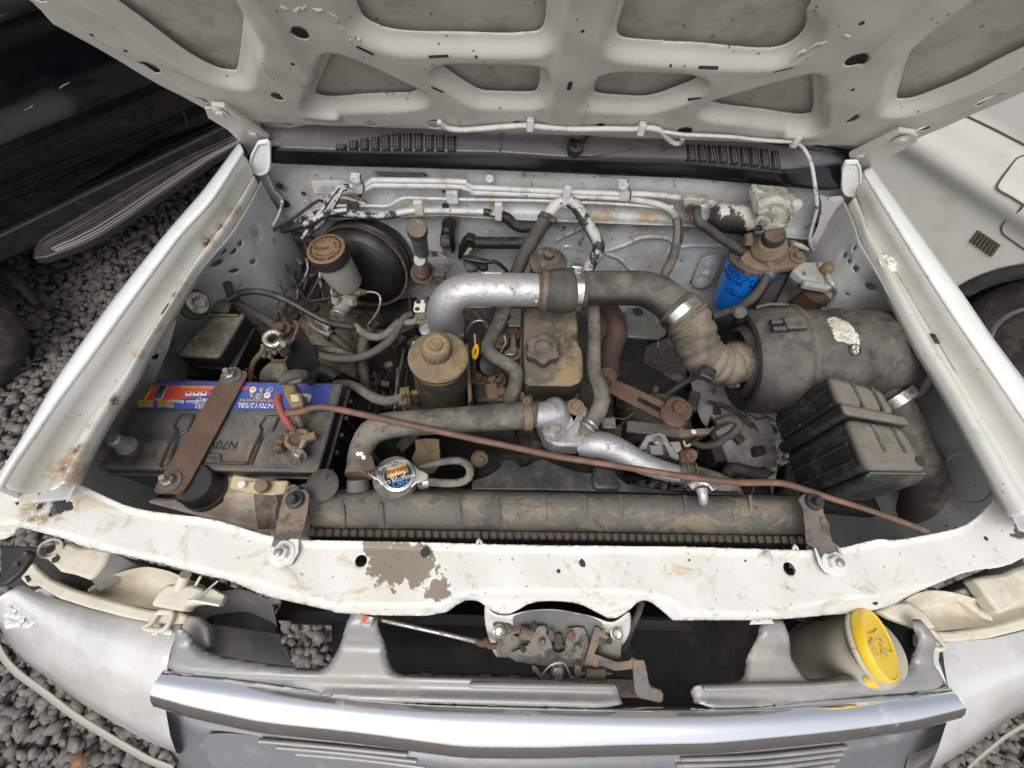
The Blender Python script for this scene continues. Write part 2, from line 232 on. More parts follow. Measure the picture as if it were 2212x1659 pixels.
M['latchgrey'] = mat('greasy_latch_steel', (.20, .18, .155), .55, metal=.3, layers=[dict(c=(.04, .037, .034), s=12, lo=.45, hi=.58, a=.85), dict(c=(.30, .19, .11), s=20, lo=.56, hi=.66, a=.7, me=0)], bump=[(60, .3, .004)])
M['reflector'] = mat('lamp_reflector', (.6, .6, .62), .25, metal=.9, layers=[dict(c=(.4, .37, .3), s=6, lo=.5, hi=.7, a=.5, me=0, ro=.7)])
M['floorgrey'] = mat('grimy_floor_paint', (.27, .27, .265), .6, layers=[dict(c=(.12, .105, .09), s=6, lo=.42, hi=.6, a=.85), dict(c=(.04, .036, .03), s=13, lo=.56, hi=.64, a=.8)], bump=[(30, .2, .008)])
M['guardgrey'] = mat('dusty_grey_guard', (.10, .10, .105), .6, layers=[dict(c=(.2, .19, .17), s=5, lo=.4, hi=.65, a=.7)])
M['finmetal2'] = mat('vent_bar_grey', (.20, .195, .20), .5)
# ---------------------------------------------------------------- object helpers
ORG = {}
def link(o, parent=None):
    COL.objects.link(o)
    if parent is not None: o.parent = parent
    return o
def thing(name, label, cat, loc=(0, 0, 0), group=None):
    o = bpy.data.objects.new(name, None); o.location = loc; o.empty_display_size = .05; COL.objects.link(o)
    o['label'] = label; o['category'] = cat
    if group: o['group'] = group
    ORG[o] = Vector(loc); return o
def tag(o, label=None, cat=None, kind=None, group=None):
    if label: o['label'] = label
    if cat: o['category'] = cat
    if kind: o['kind'] = kind
    if group: o['group'] = group
    return o
def mk(name, vs, fs, m, parent=None, smooth=True, bevel=0, sub=0, solid=0, auto=None, loc=None):
    me = bpy.data.meshes.new(name)
    og = ORG.get(parent, Vector((0, 0, 0))) if parent is not None else Vector(loc or (0, 0, 0))
    me.from_pydata([(v[0]-og[0], v[1]-og[1], v[2]-og[2]) for v in vs], [], [tuple(int(i) for i in f) for f in fs])
    me.materials.append(M[m] if isinstance(m, str) else m)
    o = bpy.data.objects.new(name, me); link(o, parent); ORG[o] = og
    if parent is None: o.location = og
    bm = bmesh.new(); bm.from_mesh(me); bmesh.ops.recalc_face_normals(bm, faces=bm.faces); 
    if auto is not None:
        for e in bm.edges:
            if len(e.link_faces) == 2 and e.calc_face_angle(0) > auto: e.smooth = False
    bm.to_mesh(me); bm.free()
    if smooth: me.shade_smooth() if auto is None else [setattr(p, 'use_smooth', True) for p in me.polygons]
    if bevel:
        b = o.modifiers.new('bevel', 'BEVEL'); b.width = bevel; b.segments = 2; b.limit_method = 'ANGLE'; b.angle_limit = .6; b.harden_normals = False
    if sub:
        s_ = o.modifiers.new('sub', 'SUBSURF'); s_.levels = sub; s_.render_levels = sub
    if solid:
        s_ = o.modifiers.new('solid', 'SOLIDIFY'); s_.thickness = solid; s_.offset = 0
    return o
def smoothpath(ps, rs, step=.012):
    ps = [Vector(p) for p in ps]
    if len(ps) == 2:
        return [ps[0], ps[0].lerp(ps[1], .33), ps[0].lerp(ps[1], .66), ps[1]], [rs[0], rs[0]*.67+rs[1]*.33, rs[0]*.33+rs[1]*.67, rs[1]]
    out, ro = [], []
    n = len(ps)
    for i in range(n-1):
        p0, p1, p2, p3 = ps[max(i-1, 0)], ps[i], ps[i+1], ps[min(i+2, n-1)]
        k = max(2, int((p2-p1).length/step))
        for j in range(k):
            t = j/k
            a = (2*p1+(p2-p0)*t+(2*p0-5*p1+4*p2-p3)*t*t+(3*p1-p0-3*p2+p3)*t*t*t)*.5
            out.append(a); ro.append(rs[i]*(1-t)+rs[i+1]*t)
    out.append(ps[-1]); ro.append(rs[-1]); return out, ro
def tubemesh(ps, rs, seg=14, caps=True, rib=None):
    vs, fs = [], []
    n = len(ps); tg = []
    for i in range(n):
        a, b = ps[max(i-1, 0)], ps[min(i+1, n-1)]; tg.append((b-a).normalized())
    up = Vector((0, 0, 1)) if abs(tg[0].z) < .9 else Vector((0, 1, 0))
    nrm = (up-tg[0]*up.dot(tg[0])).normalized(); s = 0
    for i in range(n):
        if i: s += (ps[i]-ps[i-1]).length
        nrm = (nrm-tg[i]*nrm.dot(tg[i])).normalized(); bn = tg[i].cross(nrm)
        r = rs[i]
        if rib: r = r*(1+rib[1]*(abs(math.sin(math.pi*s/rib[0]))**.6-.6))
        for k in range(seg):
            a = 2*math.pi*k/seg; vs.append(ps[i]+(nrm*math.cos(a)+bn*math.sin(a))*r)
    for i in range(n-1):
        for k in range(seg):
            fs.append((i*seg+k, i*seg+(k+1) % seg, (i+1)*seg+(k+1) % seg, (i+1)*seg+k))
    if caps: fs.append(tuple(range(seg))); fs.append(tuple((n-1)*seg+k for k in range(seg)))
    return vs, fs
def tube(name, pts, m, parent=None, r=None, seg=14, rib=None, step=.012, caps=True):
    """pts: (u,v,z,rpx) sightings, or 3D points with r given"""
    if r is None: ps, rs = LR(pts)
    else: ps = [Vector(p) for p in pts]; rs = [r]*len(ps) if not isinstance(r, (list, tuple)) else list(r)
    if rib: step = rib[0]/8
    ps, rs = smoothpath(ps, rs, step)
    vs, fs = tubemesh(ps, rs, seg, caps, rib)
    return mk(name, vs, fs, m, parent, auto=.9)
def frame(ax):
    ax = Vector(ax).normalized(); up = Vector((0, 0, 1)) if abs(ax.z) < .9 else Vector((0, 1, 0))
    a = (up-ax*up.dot(ax)).normalized(); return a, ax.cross(a), ax
def lathe(name, A, ax, prof, m, parent=None, seg=32, auto=.5, wob=None, smooth=True):
    """prof: list of (distance along axis, radius)"""
    a, b, ax = frame(ax); A = Vector(A); vs, fs = [], []
    for i, (d, r) in enumerate(prof):
        for k in range(seg):
            t = 2*math.pi*k/seg; rr = r*(wob(t, i) if wob else 1)
            vs.append(A+ax*d+(a*math.cos(t)+b*math.sin(t))*rr)
    for i in range(len(prof)-1):
        for k in range(seg): fs.append((i*seg+k, i*seg+(k+1) % seg, (i+1)*seg+(k+1) % seg, (i+1)*seg+k))
    if prof[0][1] > 1e-6: fs.append(tuple(range(seg)))
    if prof[-1][1] > 1e-6: fs.append(tuple((len(prof)-1)*seg+k for k in range(seg)))
    return mk(name, vs, fs, m, parent, auto=auto, smooth=smooth)
def prism(name, top, off, m, parent=None, bevel=.002, smooth=True, taper=1.0):
    top = [Vector(p) for p in top]; n = len(top); c = sum(top, Vector())/n
    off = Vector(off) if not isinstance(off, (int, float)) else Vector((0, 0, off))
    vs = top+[c+(p-c)*taper+off for p in top]
    fs = [tuple(range(n)), tuple(range(2*n-1, n-1, -1))]+[(i, (i+1) % n, n+(i+1) % n, n+i) for i in range(n)]
    return mk(name, vs, fs, m, parent, bevel=bevel, smooth=smooth, auto=.6)
def box(name, c, sx, sy, sz, m, parent=None, rz=0, bevel=.002, ax=None):
    c = Vector(c); R_ = Matrix.Rotation(rz, 3, 'Z') if ax is None else Matrix((frame(ax)[0], frame(ax)[1], frame(ax)[2])).transposed()
    vs = [c+R_@Vector((x*sx/2, y*sy/2, z*sz/2)) for z in (1, -1) for x, y in ((-1, -1), (1, -1), (1, 1), (-1, 1))]
    fs = [(0, 1, 2, 3), (7, 6, 5, 4)]+[(i, (i+1) % 4, 4+(i+1) % 4, 4+i) for i in range(4)]
    return mk(name, vs, fs, m, parent, bevel=bevel, auto=.6)
def resample(ps, n):
    ps = [Vector(p) for p in ps]; d = [0]
    for i in range(1, len(ps)): d.append(d[-1]+(ps[i]-ps[i-1]).length)
    out = []
    for k in range(n):
        t = d[-1]*k/(n-1); i = 1
        while i < len(ps)-1 and d[i] < t: i += 1
        f = (t-d[i-1])/max(d[i]-d[i-1], 1e-9); out.append(ps[i-1].lerp(ps[i], min(max(f, 0), 1)))
    return out
def sm(ps, it=1):
    ps = [Vector(p) for p in ps]
    for _ in range(it): ps = [ps[0]]+[(ps[i-1]+ps[i]*2+ps[i+1])/4 for i in range(1, len(ps)-1)]+[ps[-1]]
    return ps
def loft(name, rows, m, parent=None, n=40, solid=0, sub=1, auto=None, smit=2, jit=0):
    R_ = [sm(resample(r, n), smit) for r in rows]; vs, fs = [], []
    for r in R_:
        for p in r: vs.append(p+Vector((random.uniform(-jit, jit), random.uniform(-jit, jit), random.uniform(-jit, jit))) if jit else p)
    for i in range(len(R_)-1):
        for k in range(n-1): fs.append((i*n+k, i*n+k+1, (i+1)*n+k+1, (i+1)*n+k))
    return mk(name, vs, fs, m, parent, solid=solid, sub=sub, auto=auto)
def chaikin(p, it=2):
    p = np.array(p, float)
    for _ in range(it):
        q = np.roll(p, -1, 0); p = np.stack([p*.75+q*.25, p*.25+q*.75], 1).reshape(-1, 2)
    return p
def psdf(poly, S, T):
    """signed distance, negative inside"""
    d = np.full(S.shape, 1e9); ins = np.zeros(S.shape, bool); n = len(poly)
    for i in range(n):
        ax, ay = poly[i]; bx, by = poly[(i+1) % n]
        ex, ey = bx-ax, by-ay; wx, wy = S-ax, T-ay
        t = np.clip((wx*ex+wy*ey)/(ex*ex+ey*ey+1e-12), 0, 1)
        d = np.minimum(d, (wx-ex*t)**2+(wy-ey*t)**2)
        c = ((ay <= T) & (by > T)) | ((by <= T) & (ay > T))
        ins ^= c & (S < ax+(T-ay)*ex/(ey if abs(ey) > 1e-12 else 1e-12))
    d = np.sqrt(d); return np.where(ins, -d, d)
def sheet(name, ext, res, mapf, sdf, m, parent=None, solid=0):
    s0, s1, t0, t1 = ext; ns, nt_ = int((s1-s0)/res)+1, int((t1-t0)/res)+1
    S, T = np.meshgrid(np.linspace(s0, s1, ns), np.linspace(t0, t1, nt_))
    d = sdf(S, T); e = res*.5
    gx = (sdf(S+e, T)-sdf(S-e, T))/(2*e); gy = (sdf(S, T+e)-sdf(S, T-e))/(2*e); g = np.maximum(np.hypot(gx, gy), .3)
    mv = ((d < 0) & (d > -1.35*res)) | ((d >= 0) & (d < .35*res))
    S2 = np.where(mv, S-d*gx/g**2, S); T2 = np.where(mv, T-d*gy/g**2, T)
    V_ = mapf(S2, T2)
    vs = V_.reshape(-1, 3); idx = np.arange(ns*nt_).reshape(nt_, ns)
    f = np.stack([idx[:-1, :-1], idx[:-1, 1:], idx[1:, 1:], idx[1:, :-1]], -1).reshape(-1, 4)
    sc_ = (S2.ravel()[f].mean(1), T2.ravel()[f].mean(1)); keep = sdf(sc_[0], sc_[1]) > 0
    f = f[keep]; used = np.unique(f); rm = -np.ones(len(vs), int); rm[used] = np.arange(len(used))
    return mk(name, vs[used].tolist(), rm[f].tolist(), m, parent, solid=solid)
def smst(x, a, b):
    t = np.clip((x-a)/(b-a), 0, 1); return t*t*(3-2*t)
def bolt(parent, p, r, h=None, ax=(0, 0, 1), m='steel', name='bolt', washer=True):
    h = h or r*1.1; p = Vector(p); prof = []
    if washer:
        lathe('washer', p, ax, [(0, r*1.75), (r*.22, r*1.75), (r*.25, r*1.1)], m, parent, seg=20)
    return lathe(name, p, ax, [(0, r), (h*.85, r), (h, r*.82)], m, parent, seg=6, auto=.3, smooth=False)
def ring(name, c, ax, R_, w, t, m, parent=None, seg=40):
    """flat band: radius R_, width w along the axis, thickness t"""
    return lathe(name, Vector(c)-Vector(ax).normalized()*w/2, ax, [(0, R_), (0, R_+t), (w, R_+t), (w, R_), (w*.5, R_-.0002), (0, R_)], m, parent, seg=seg)
def clamp(parent, c, ax, R_, w=.012, m='clampsteel', screw=None):
    ring('hose_clamp', c, ax, R_, w, .002, m, parent)
    if screw is not None:
        a, b, x = frame(ax); d = (a*math.cos(screw)+b*math.sin(screw)); p = Vector(c)+d*(R_+.006)
        box('clamp_screw', p, .014, .018, w*1.25, 'rustgrey', parent, ax=ax)
        lathe('screw_head', p, d.cross(x), [(0, .0055), (.018, .0055), (.019, .004)], 'rust', parent, seg=12)
def text(parent, s, p, xd, yd, size, m, name='lettering', ex=.0004, align='CENTER', squash=1.):
    c = bpy.data.curves.new(name, 'FONT'); c.body = s; c.size = size; c.align_x = align; c.align_y = 'CENTER'; c.extrude = ex
    o = bpy.data.objects.new(name, c); COL.objects.link(o)
    x = Vector(xd).normalized(); y = Vector(yd); y = (y-x*y.dot(x)).normalized(); z = x.cross(y)
    mw = Matrix((( x[0]*squash, y[0], z[0], p[0]), (x[1]*squash, y[1], z[1], p[1]), (x[2]*squash, y[2], z[2], p[2]), (0, 0, 0, 1)))
    bpy.context.view_layer.update()
    me = bpy.data.meshes.new_from_object(o.evaluated_get(bpy.context.evaluated_depsgraph_get()))
    bpy.data.objects.remove(o); me.transform(mw); og = ORG.get(parent, Vector()); me.transform(Matrix.Translation(-og))
    me.materials.clear(); me.materials.append(M[m]); n = bpy.data.objects.new(name, me); link(n, parent); ORG[n] = og
    return n
def ringtext(parent, s, c, ax, xd, R_, size, m, a0, a1, name='lettering'):
    ax = Vector(ax).normalized(); x = Vector(xd); x = (x-ax*x.dot(ax)).normalized(); y = ax.cross(x)
    n = len(s); meshes = []; c = Vector(c)
    for i, ch in enumerate(s):
        if ch == ' ': continue
        t = a0+(a1-a0)*i/max(n-1, 1); d = x*math.cos(t)+y*math.sin(t); tg = d.cross(ax)*-1
        meshes.append(text(parent, ch, c+d*R_, -tg if a1 < a0 else tg, d if a1 < a0 else -d, size, m, name))
    bm = bmesh.new()
    for o in meshes: bm.from_mesh(o.data)
    me = bpy.data.meshes.new(name); bm.to_mesh(me); bm.free(); me.materials.append(M[m])
    for o in meshes: bpy.data.objects.remove(o)
    o = bpy.data.objects.new(name, me); link(o, parent); ORG[o] = ORG.get(parent, Vector()); return o
def coil(name, A, B, r, turns, wr, m, parent):
    A, B = Vector(A), Vector(B); a, b, x = frame(B-A); Ln = (B-A).length; ps = []
    for i in range(turns*10+1):
        t = i/10*2*math.pi; ps.append(A+x*Ln*i/(turns*10)+(a*math.cos(t)+b*math.sin(t))*r)
    vs, fs = tubemesh(ps, [wr]*len(ps), 6); return mk(name, vs, fs, m, parent)
# ================================================================ ground
GZ = -1.2
def ground():
    g = mk('ground', [(-40, -40, GZ), (40, -40, GZ), (40, 40, GZ), (-40, 40, GZ)], [(0, 1, 2, 3)], 'soil', smooth=False); tag(g, kind='structure')
    rng = np.random.RandomState(3)
    def field(name, boxes, n, smin, smax, zoff=.0):
        t = (1+5**.5)/2
        iv = np.array([(-1, t, 0), (1, t, 0), (-1, -t, 0), (1, -t, 0), (0, -1, t), (0, 1, t), (0, -1, -t), (0, 1, -t), (t, 0, -1), (t, 0, 1), (-t, 0, -1), (-t, 0, 1)])/np.hypot(1, t)
        if_ = np.array([(0, 11, 5), (0, 5, 1), (0, 1, 7), (0, 7, 10), (0, 10, 11), (1, 5, 9), (5, 11, 4), (11, 10, 2), (10, 7, 6), (7, 1, 8), (3, 9, 4), (3, 4, 2), (3, 2, 6), (3, 6, 8), (3, 8, 9), (4, 9, 5), (2, 4, 11), (6, 2, 10), (8, 6, 7), (9, 8, 1)])
        VS, FS, k = [], [], 0
        for (x0, x1, y0, y1) in boxes:
            a = (x1-x0)*(y1-y0); m = int(n*a)
            for _ in range(m):
                s = rng.uniform(smin, smax)*(.7+.6*rng.rand()); v = iv*(1+rng.uniform(-.42, .38, (12, 1)))*np.array([1, rng.uniform(.55, .9), rng.uniform(.4, .75)])*s
                an, b = rng.uniform(0, 6.28), rng.uniform(-.5, .5); c_, s_ = math.cos(an), math.sin(an)
                v = v@np.array([[1, 0, 0], [0, math.cos(b), -math.sin(b)], [0, math.sin(b), math.cos(b)]]).T@np.array([[c_, -s_, 0], [s_, c_, 0], [0, 0, 1]]).T
                v += (rng.uniform(x0, x1), rng.uniform(y0, y1), GZ+zoff+rng.uniform(0, .025)); VS.append(v); FS.append(if_+k); k += 12
        me = bpy.data.meshes.new(name); v = np.concatenate(VS); f = np.concatenate(FS)
        me.vertices.add(len(v)); me.vertices.foreach_set('co', v.ravel()); me.loops.add(len(f)*3); me.loops.foreach_set('vertex_index', f.ravel().astype(np.int32))
        me.polygons.add(len(f)); me.polygons.foreach_set('loop_start', np.arange(0, len(f)*3, 3, dtype=np.int32)); me.update(calc_edges=True)
        me.materials.append(M['stone']); o = bpy.data.objects.new(name, me); COL.objects.link(o)
        tag(o, 'loose grey and tan crushed stone covering the yard', 'gravel', 'stuff')
    field('gravel', [(-2.6, -.7, -1.7, .6), (-2.7, -.8, .6, 1.9), (.8, 2.4, -1.8, .4), (-.7, .8, -1.6, .1), (.9, 1.6, .4, 1.2), (-2.4, 2.4, -2.4, -1.7)], 2400, .013, .028)
    p = P(168, 1645, z=GZ+.05); q = [(0, .05), (.018, .02), (.05, .03), (.025, 0), (.045, -.035), (.005, -.02), (-.02, -.05), (-.015, -.01), (-.05, .01), (-.018, .022)]
    lf = mk('dry_leaf', [p+Vector((a*.7, b*.7, .006*math.sin(i*2))) for i, (a, b) in enumerate(q)], [tuple(range(len(q)))], 'leaf', solid=.001)
    tag(lf, 'orange brown dry leaf lying on the gravel near the left headlight', 'leaf')
ground()

# ================================================================ pickup truck body
TR = thing('pickup_truck', 'white pickup truck with its bonnet raised over a dirty engine bay', 'pickup truck', (0, -.4, GZ))
def build_hood():
    th = math.atan(1/.55); O = np.array([0, .016, 0]); et = np.array([0, -math.cos(th), math.sin(th)]); n = np.array([0, -math.sin(th), -math.cos(th)])
    def st(u, v, o=0.):
        p = np.array(P(u, v, pl=(n, O+n*o))); return p[0], float(np.dot(p-O, et))
    def sts(pts, o=-.023): return [st(q[0], q[1], o) for q in pts]
    w_sideL = sts(Z(1, (740, 0), (1080, 262), (1240, 362), (1350, 418), (1430, 430), (1468, 424), (1480, 330), (1495, 230), (1515, 0)))
    w_sideR = sts(Z(3, (2700, 75), (2212, 310), (1560, 583), (1430, 590), (1440, 545), (1590, 100), (1650, -40)))
    topL = .55
    def ext(p, i, j, k):  # stretch two ends of a window up the hood
        (s0, t0), (s1, t1) = p[i], p[j]; return p
    w_sideL = [(-.80, .62)]+[(s, t) for s, t in w_sideL]+[(w_sideL[-1][0]-.03, .80), (-.70, .80)]
    w_sideR = [(-s, t) for s, t in w_sideL]
    w_cL = sts(Z(2, (160, 30), (180, 90), (240, 135), (370, 185), (700, 192), (1240, 198), (1290, 175), (1312, 120), (1320, 0)))
    w_cL = w_cL+[(-.07, .80), (-.20, .86), (w_cL[0][0], .80)]
    w_cR = sts(Z(2, (1800, 0), (1745, 170), (1765, 215), (1820, 232))+Z(3, (0, 245), (400, 280), (620, 292), (730, 278), (830, 215), (872, 140), (862, 0)))
    w_cR = w_cR+[(w_cR[-1][0], .80), (.20, .86), (.07, .80)]
    w3 = sts(Z(1, (2050, 312), (1990, 450), (1940, 555), (1965, 582), (2050, 588))+Z(2, (300, 572), (490, 565), (530, 540), (500, 512), (60, 315), (30, 310)))
    w4 = sts(Z(2, (680, 395), (700, 378), (900, 376), (1240, 385), (1280, 405), (1272, 530), (1240, 562), (960, 562), (880, 540), (690, 415)))
    w5 = sts(Z(2, (1660, 420), (1605, 545), (1625, 572), (1880, 592), (1965, 585))+Z(3, (150, 500), (197, 468), (140, 438), (0, 428)))
    w6 = sts(Z(3, (872, 428), (905, 470), (914, 670), (880, 697), (800, 700), (300, 632), (282, 610), (310, 588), (850, 432)))
    wins = [chaikin(w, 2) for w in (w_sideL, w_sideR, w_cL, w_cR, w3, w4, w5, w6)]
    # big hood holes further up (outside the frame, kept plausible)
    def hole(k, x, y, r):
        q = Z(k, (x, y))[0]; p = P(q[0], q[1], pl=(n, O)); s, t = st(q[0], q[1]); return ('c', s, t, rad(p, r*VW[k][2]))
    def slot(k, a, b, wpx):
        qa, qb = Z(k, a)[0], Z(k, b)[0]; p = P(*qa[:2], pl=(n, O)); return ('s', st(*qa[:2]), st(*qb[:2]), rad(p, wpx*VW[k][2]))
    holes = [hole(1, 1853, 203, 52), hole(1, 1717, 595, 40), hole(1, 923, 418, 54), hole(1, 1775, 812, 30), hole(1, 1250, 617, 30), hole(1, 210, 22, 50), hole(2, 237, 768, 30), hole(2, 625, 765, 42), hole(2, 1140, 762, 30), hole(2, 1650, 775, 28),
             hole(3, 1175, 370, 58), hole(3, 1136, 733, 44), hole(3, 2005, 615, 60), hole(3, 115, 812, 46), hole(3, 997, 933, 36), hole(3, 1590, 790, 30), hole(3, 505, 848, 22), hole(2, 885, 352, 9), hole(1, 1808, 335, 12), hole(3, 1158, 492, 12), hole(3, 1210, 138, 16), hole(3, 925, 133, 16), hole(2, 1543, 147, 12), hole(1, 775, 308, 12), hole(1, 565, 210, 12), hole(2, 780, 748, 7), hole(2, 2085, 404, 9),
             slot(2, (155, 284), (245, 330), 11), slot(2, (598, 349), (708, 349), 8), slot(2, (615, 540), (675, 567), 9), slot(2, (1468, 470), (1458, 508), 14), slot(3, (208, 418), (318, 424), 8), slot(3, (672, 443), (782, 412), 6), slot(3, (142, 622), (214, 603), 7)]
    rear = sts([(590, 291), (640, 291), (690, 283), (780, 281), (940, 277), (1100, 281), (1250, 288), (1440, 300), (1640, 313), (1760, 332), (1850, 347), (1905, 333)], -.03)
    left = sts([(434, 231), (350, 189), (266, 138), (196, 98), (115, 54), (87, 24), (60, 0)], -.01); right = sts([(1985, 300), (2100, 250), (2212, 200)], -.01)
    sL = -left[-1][0]; out = rear+right+[(sL+.015, .42), (sL+.02, .6), (.84, .9), (.70, 1.03), (.4, 1.08), (0, 1.10), (-.4, 1.08), (-.70, 1.03), (-.84, .9), (-sL-.02, .6)]+list(reversed(left))
    out = [np.array(q, float) for q in out]
    def base(S, T):
        return -psdf(out, S, T)
    def dwin(S, T):
        d = np.full(S.shape, 1e9)
        for w_ in wins: d = np.minimum(d, psdf(w_, S, T))
        return d
    def dhole(S, T):
        d = np.full(S.shape, 1e9)
        for h in [q for q in holes if q[3] > .0085]:
            if h[0] == 'c': d = np.minimum(d, np.hypot(S-h[1], T-h[2])-h[3])
            else:
                (ax, ay), (bx, by) = h[1], h[2]; ex, ey = bx-ax, by-ay; t = np.clip(((S-ax)*ex+(T-ay)*ey)/(ex*ex+ey*ey), 0, 1); d = np.minimum(d, np.hypot(S-ax-ex*t, T-ay-ey*t)-h[3])
        return d
    def sdf(S, T): return np.minimum(np.minimum(base(S, T), dwin(S, T)), dhole(S, T))
    ribx = [st(648, 71), st(601, 208)]
    def mp(S, T):
        dw, db = dwin(S, T), base(S, T)
        h = -.020*(1-smst(dw, .004, .028))-.003*(1-smst(dw, -.002, .005))
        h -= .012*(1-smst(db, .030, .048)); h -= .018*(1-smst(T, .030, .060))
        for sg in (1, -1):   # tall box ribs beside the outer windows
            xr = sg*abs(st(622, 150)[0]); h += .016*smst(T, .07, .11)*(1-smst(np.abs(S-xr), .036, .046))*smst(dw, .004, .03)
        h += .010*smst(T, .08, .12)*(1-smst(np.abs(S), .028, .045))
        h -= .030*(1-(S/.8)**2)*smst(T, .5, 1.1)
        h += .0012*np.sin(S*37+T*21)*np.sin(T*43-S*11)
        return O+S[..., None]*np.array([1., 0, 0])+T[..., None]*et+h[..., None]*n
    def caps(hood):
        for h in holes:
            if h[3] > .0085: continue
            a = np.array(h[1]) if h[0] == 's' else np.array([h[1], h[2]]); b = np.array(h[2]) if h[0] == 's' else a
            d = (b-a)/max(np.hypot(*(b-a)), 1e-6) if h[0] == 's' else np.array([1., 0]); e = np.array([-d[1], d[0]]); pts = []
            for i in range(16):
                k = math.pi*(i % 8)/7; g = 1 if i < 8 else -1; pts.append((b if i < 8 else a)+g*h[3]*(e*math.cos(k)+d*math.sin(k)))
            pts = np.array(pts); P3 = mp(pts[:, 0], pts[:, 1])+n*.0012
            mk('slot', P3.tolist(), [tuple(range(16))], 'gap', hood, smooth=False)
    hood = sheet('hood', (-.86, .86, -.02, .49), .0042, mp, sdf, 'hood', TR, solid=.0015)
    sheet('hood_front', (-.86, .86, .49, 1.12), .010, mp, sdf, 'hood', hood, solid=.0015)
    caps(hood)
    def mp2(S, T):
        h = -.037-.030*(1-(S/.8)**2)*smst(T, .5, 1.1); h += .002*np.sin(S*19)*np.sin(T*15)
        h += .016*smst(-base(S, T), -.02, .0)
        return O+S[..., None]*np.array([1., 0, 0])+T[..., None]*et+h[..., None]*n
    sk = sheet('hood_skin', (-.86, .86, -.02, 1.12), .012, mp2, lambda S, T: np.minimum(base(S, T)-.012, T-.06), 'hoodskin', hood, solid=.0015)
    # diagonal bead on the side skin
    for k, a, b in ((1, (1290, 0), (1490, 250)), (3, (1530, 330), (2000, 10))):
        qa, qb = Z(k, a)[0], Z(k, b)[0]; pa, pb = [P(*q[:2], pl=(n, O-n*.05)) for q in (qa, qb)]
        tube('skin_bead', [pa, pb], 'hoodskin', hood, r=.006, seg=8)
    # sealant blobs along the torn seams
    for pts in (Z(1, (1730, 20), (1790, 60), (1900, 40), (2010, 50), (2080, 100), (2130, 200), (2200, 230)), Z(2, (0, 60), (60, 180), (130, 240)), Z(3, (790, 350), (900, 300), (990, 250), (1060, 210), (1180, 200), (1290, 230), (1350, 180), (1440, 130), (1580, 90))):
        pp = [P(*q[:2], pl=(n, O-n*.002)) for q in pts]
        pp = [p+Vector((random.uniform(-.004, .004), 0, random.uniform(-.004, .004))) for p in resample(pp, 26)]
        tube('seam_sealer', pp, 'hood', hood, r=[random.uniform(.001, .0042) for _ in pp], seg=8, step=.006)
    # hinges
    for side in (0, 1):
        if side == 0:
            arm = Z(1, (1262, 668), (1300, 668), (1390, 672), (1560, 800), (1640, 858), (1610, 910), (1598, 1010), (1560, 990), (1500, 895), (1400, 800), (1285, 730))
            pad = Z(1, (1590, 872), (1650, 862), (1672, 890), (1672, 1030), (1650, 1075), (1600, 1095), (1555, 1072), (1535, 1030), (1545, 960)); bt = Z(1, (1360, 695)); bt2 = Z(1, (1568, 822)); fl = Z(1, (1300, 655), (1385, 662), (1660, 852), (1640, 862), (1380, 675))
            leg = Z(1, (1590, 1095), (1650, 1080), (1690, 1180), (1750, 1240), (1740, 1290), (1700, 1260), (1640, 1180))
        else:
            arm = Z(3, (1560, 835), (1548, 880), (1330, 1000), (1230, 1050), (1165, 1130), (1145, 1110), (1140, 1040), (1130, 985), (1250, 915), (1430, 822))
            pad = Z(3, (1110, 992), (1190, 990), (1210, 1060), (1208, 1180), (1180, 1220), (1120, 1222), (1086, 1180), (1086, 1040)); bt = Z(3, (1455, 858)); bt2 = Z(3, (1193, 958)); fl = Z(3, (1130, 965), (1440, 812), (1548, 828), (1440, 830), (1150, 985))
            leg = Z(3, (1105, 1215), (1160, 1225), (1130, 1300), (1060, 1370), (1000, 1400), (985, 1380), (1060, 1300))
        pl_ = (n, O+n*.012); g = prism('hinge_arm', [P(*q[:2], pl=pl_) for q in arm], Vector(-n*.004), 'hood', hood, bevel=.0015)
        prism('hinge_flange', [P(*q[:2], pl=(n, O+n*.02)) for q in fl], Vector(-n*.01), 'hood', hood, bevel=.001)
        prism('hinge_plate', [P(*q[:2], y=-.035) for q in pad], Vector((0, .006, 0)), 'paint', hood, bevel=.003)
        rr = [P(*q[:2], y=-.037) for q in pad]; c = sum(rr, Vector())/len(rr); rr = [c+(p-c)*.86 for p in rr]
        tube('hinge_bead', rr+[rr[0]], 'paint', hood, r=.0025, seg=8)
        prism('hinge_base', [P(*q[:2], y=-.02) for q in leg], Vector((0, .01, 0)), 'apron', TR, bevel=.003)
        for q in (bt[0], bt2[0]): bolt(hood, P(*q[:2], pl=(n, O+n*.015)), .008, .006, ax=n, m='white')
    return hood, n, O
HOOD, HN, HO = build_hood()
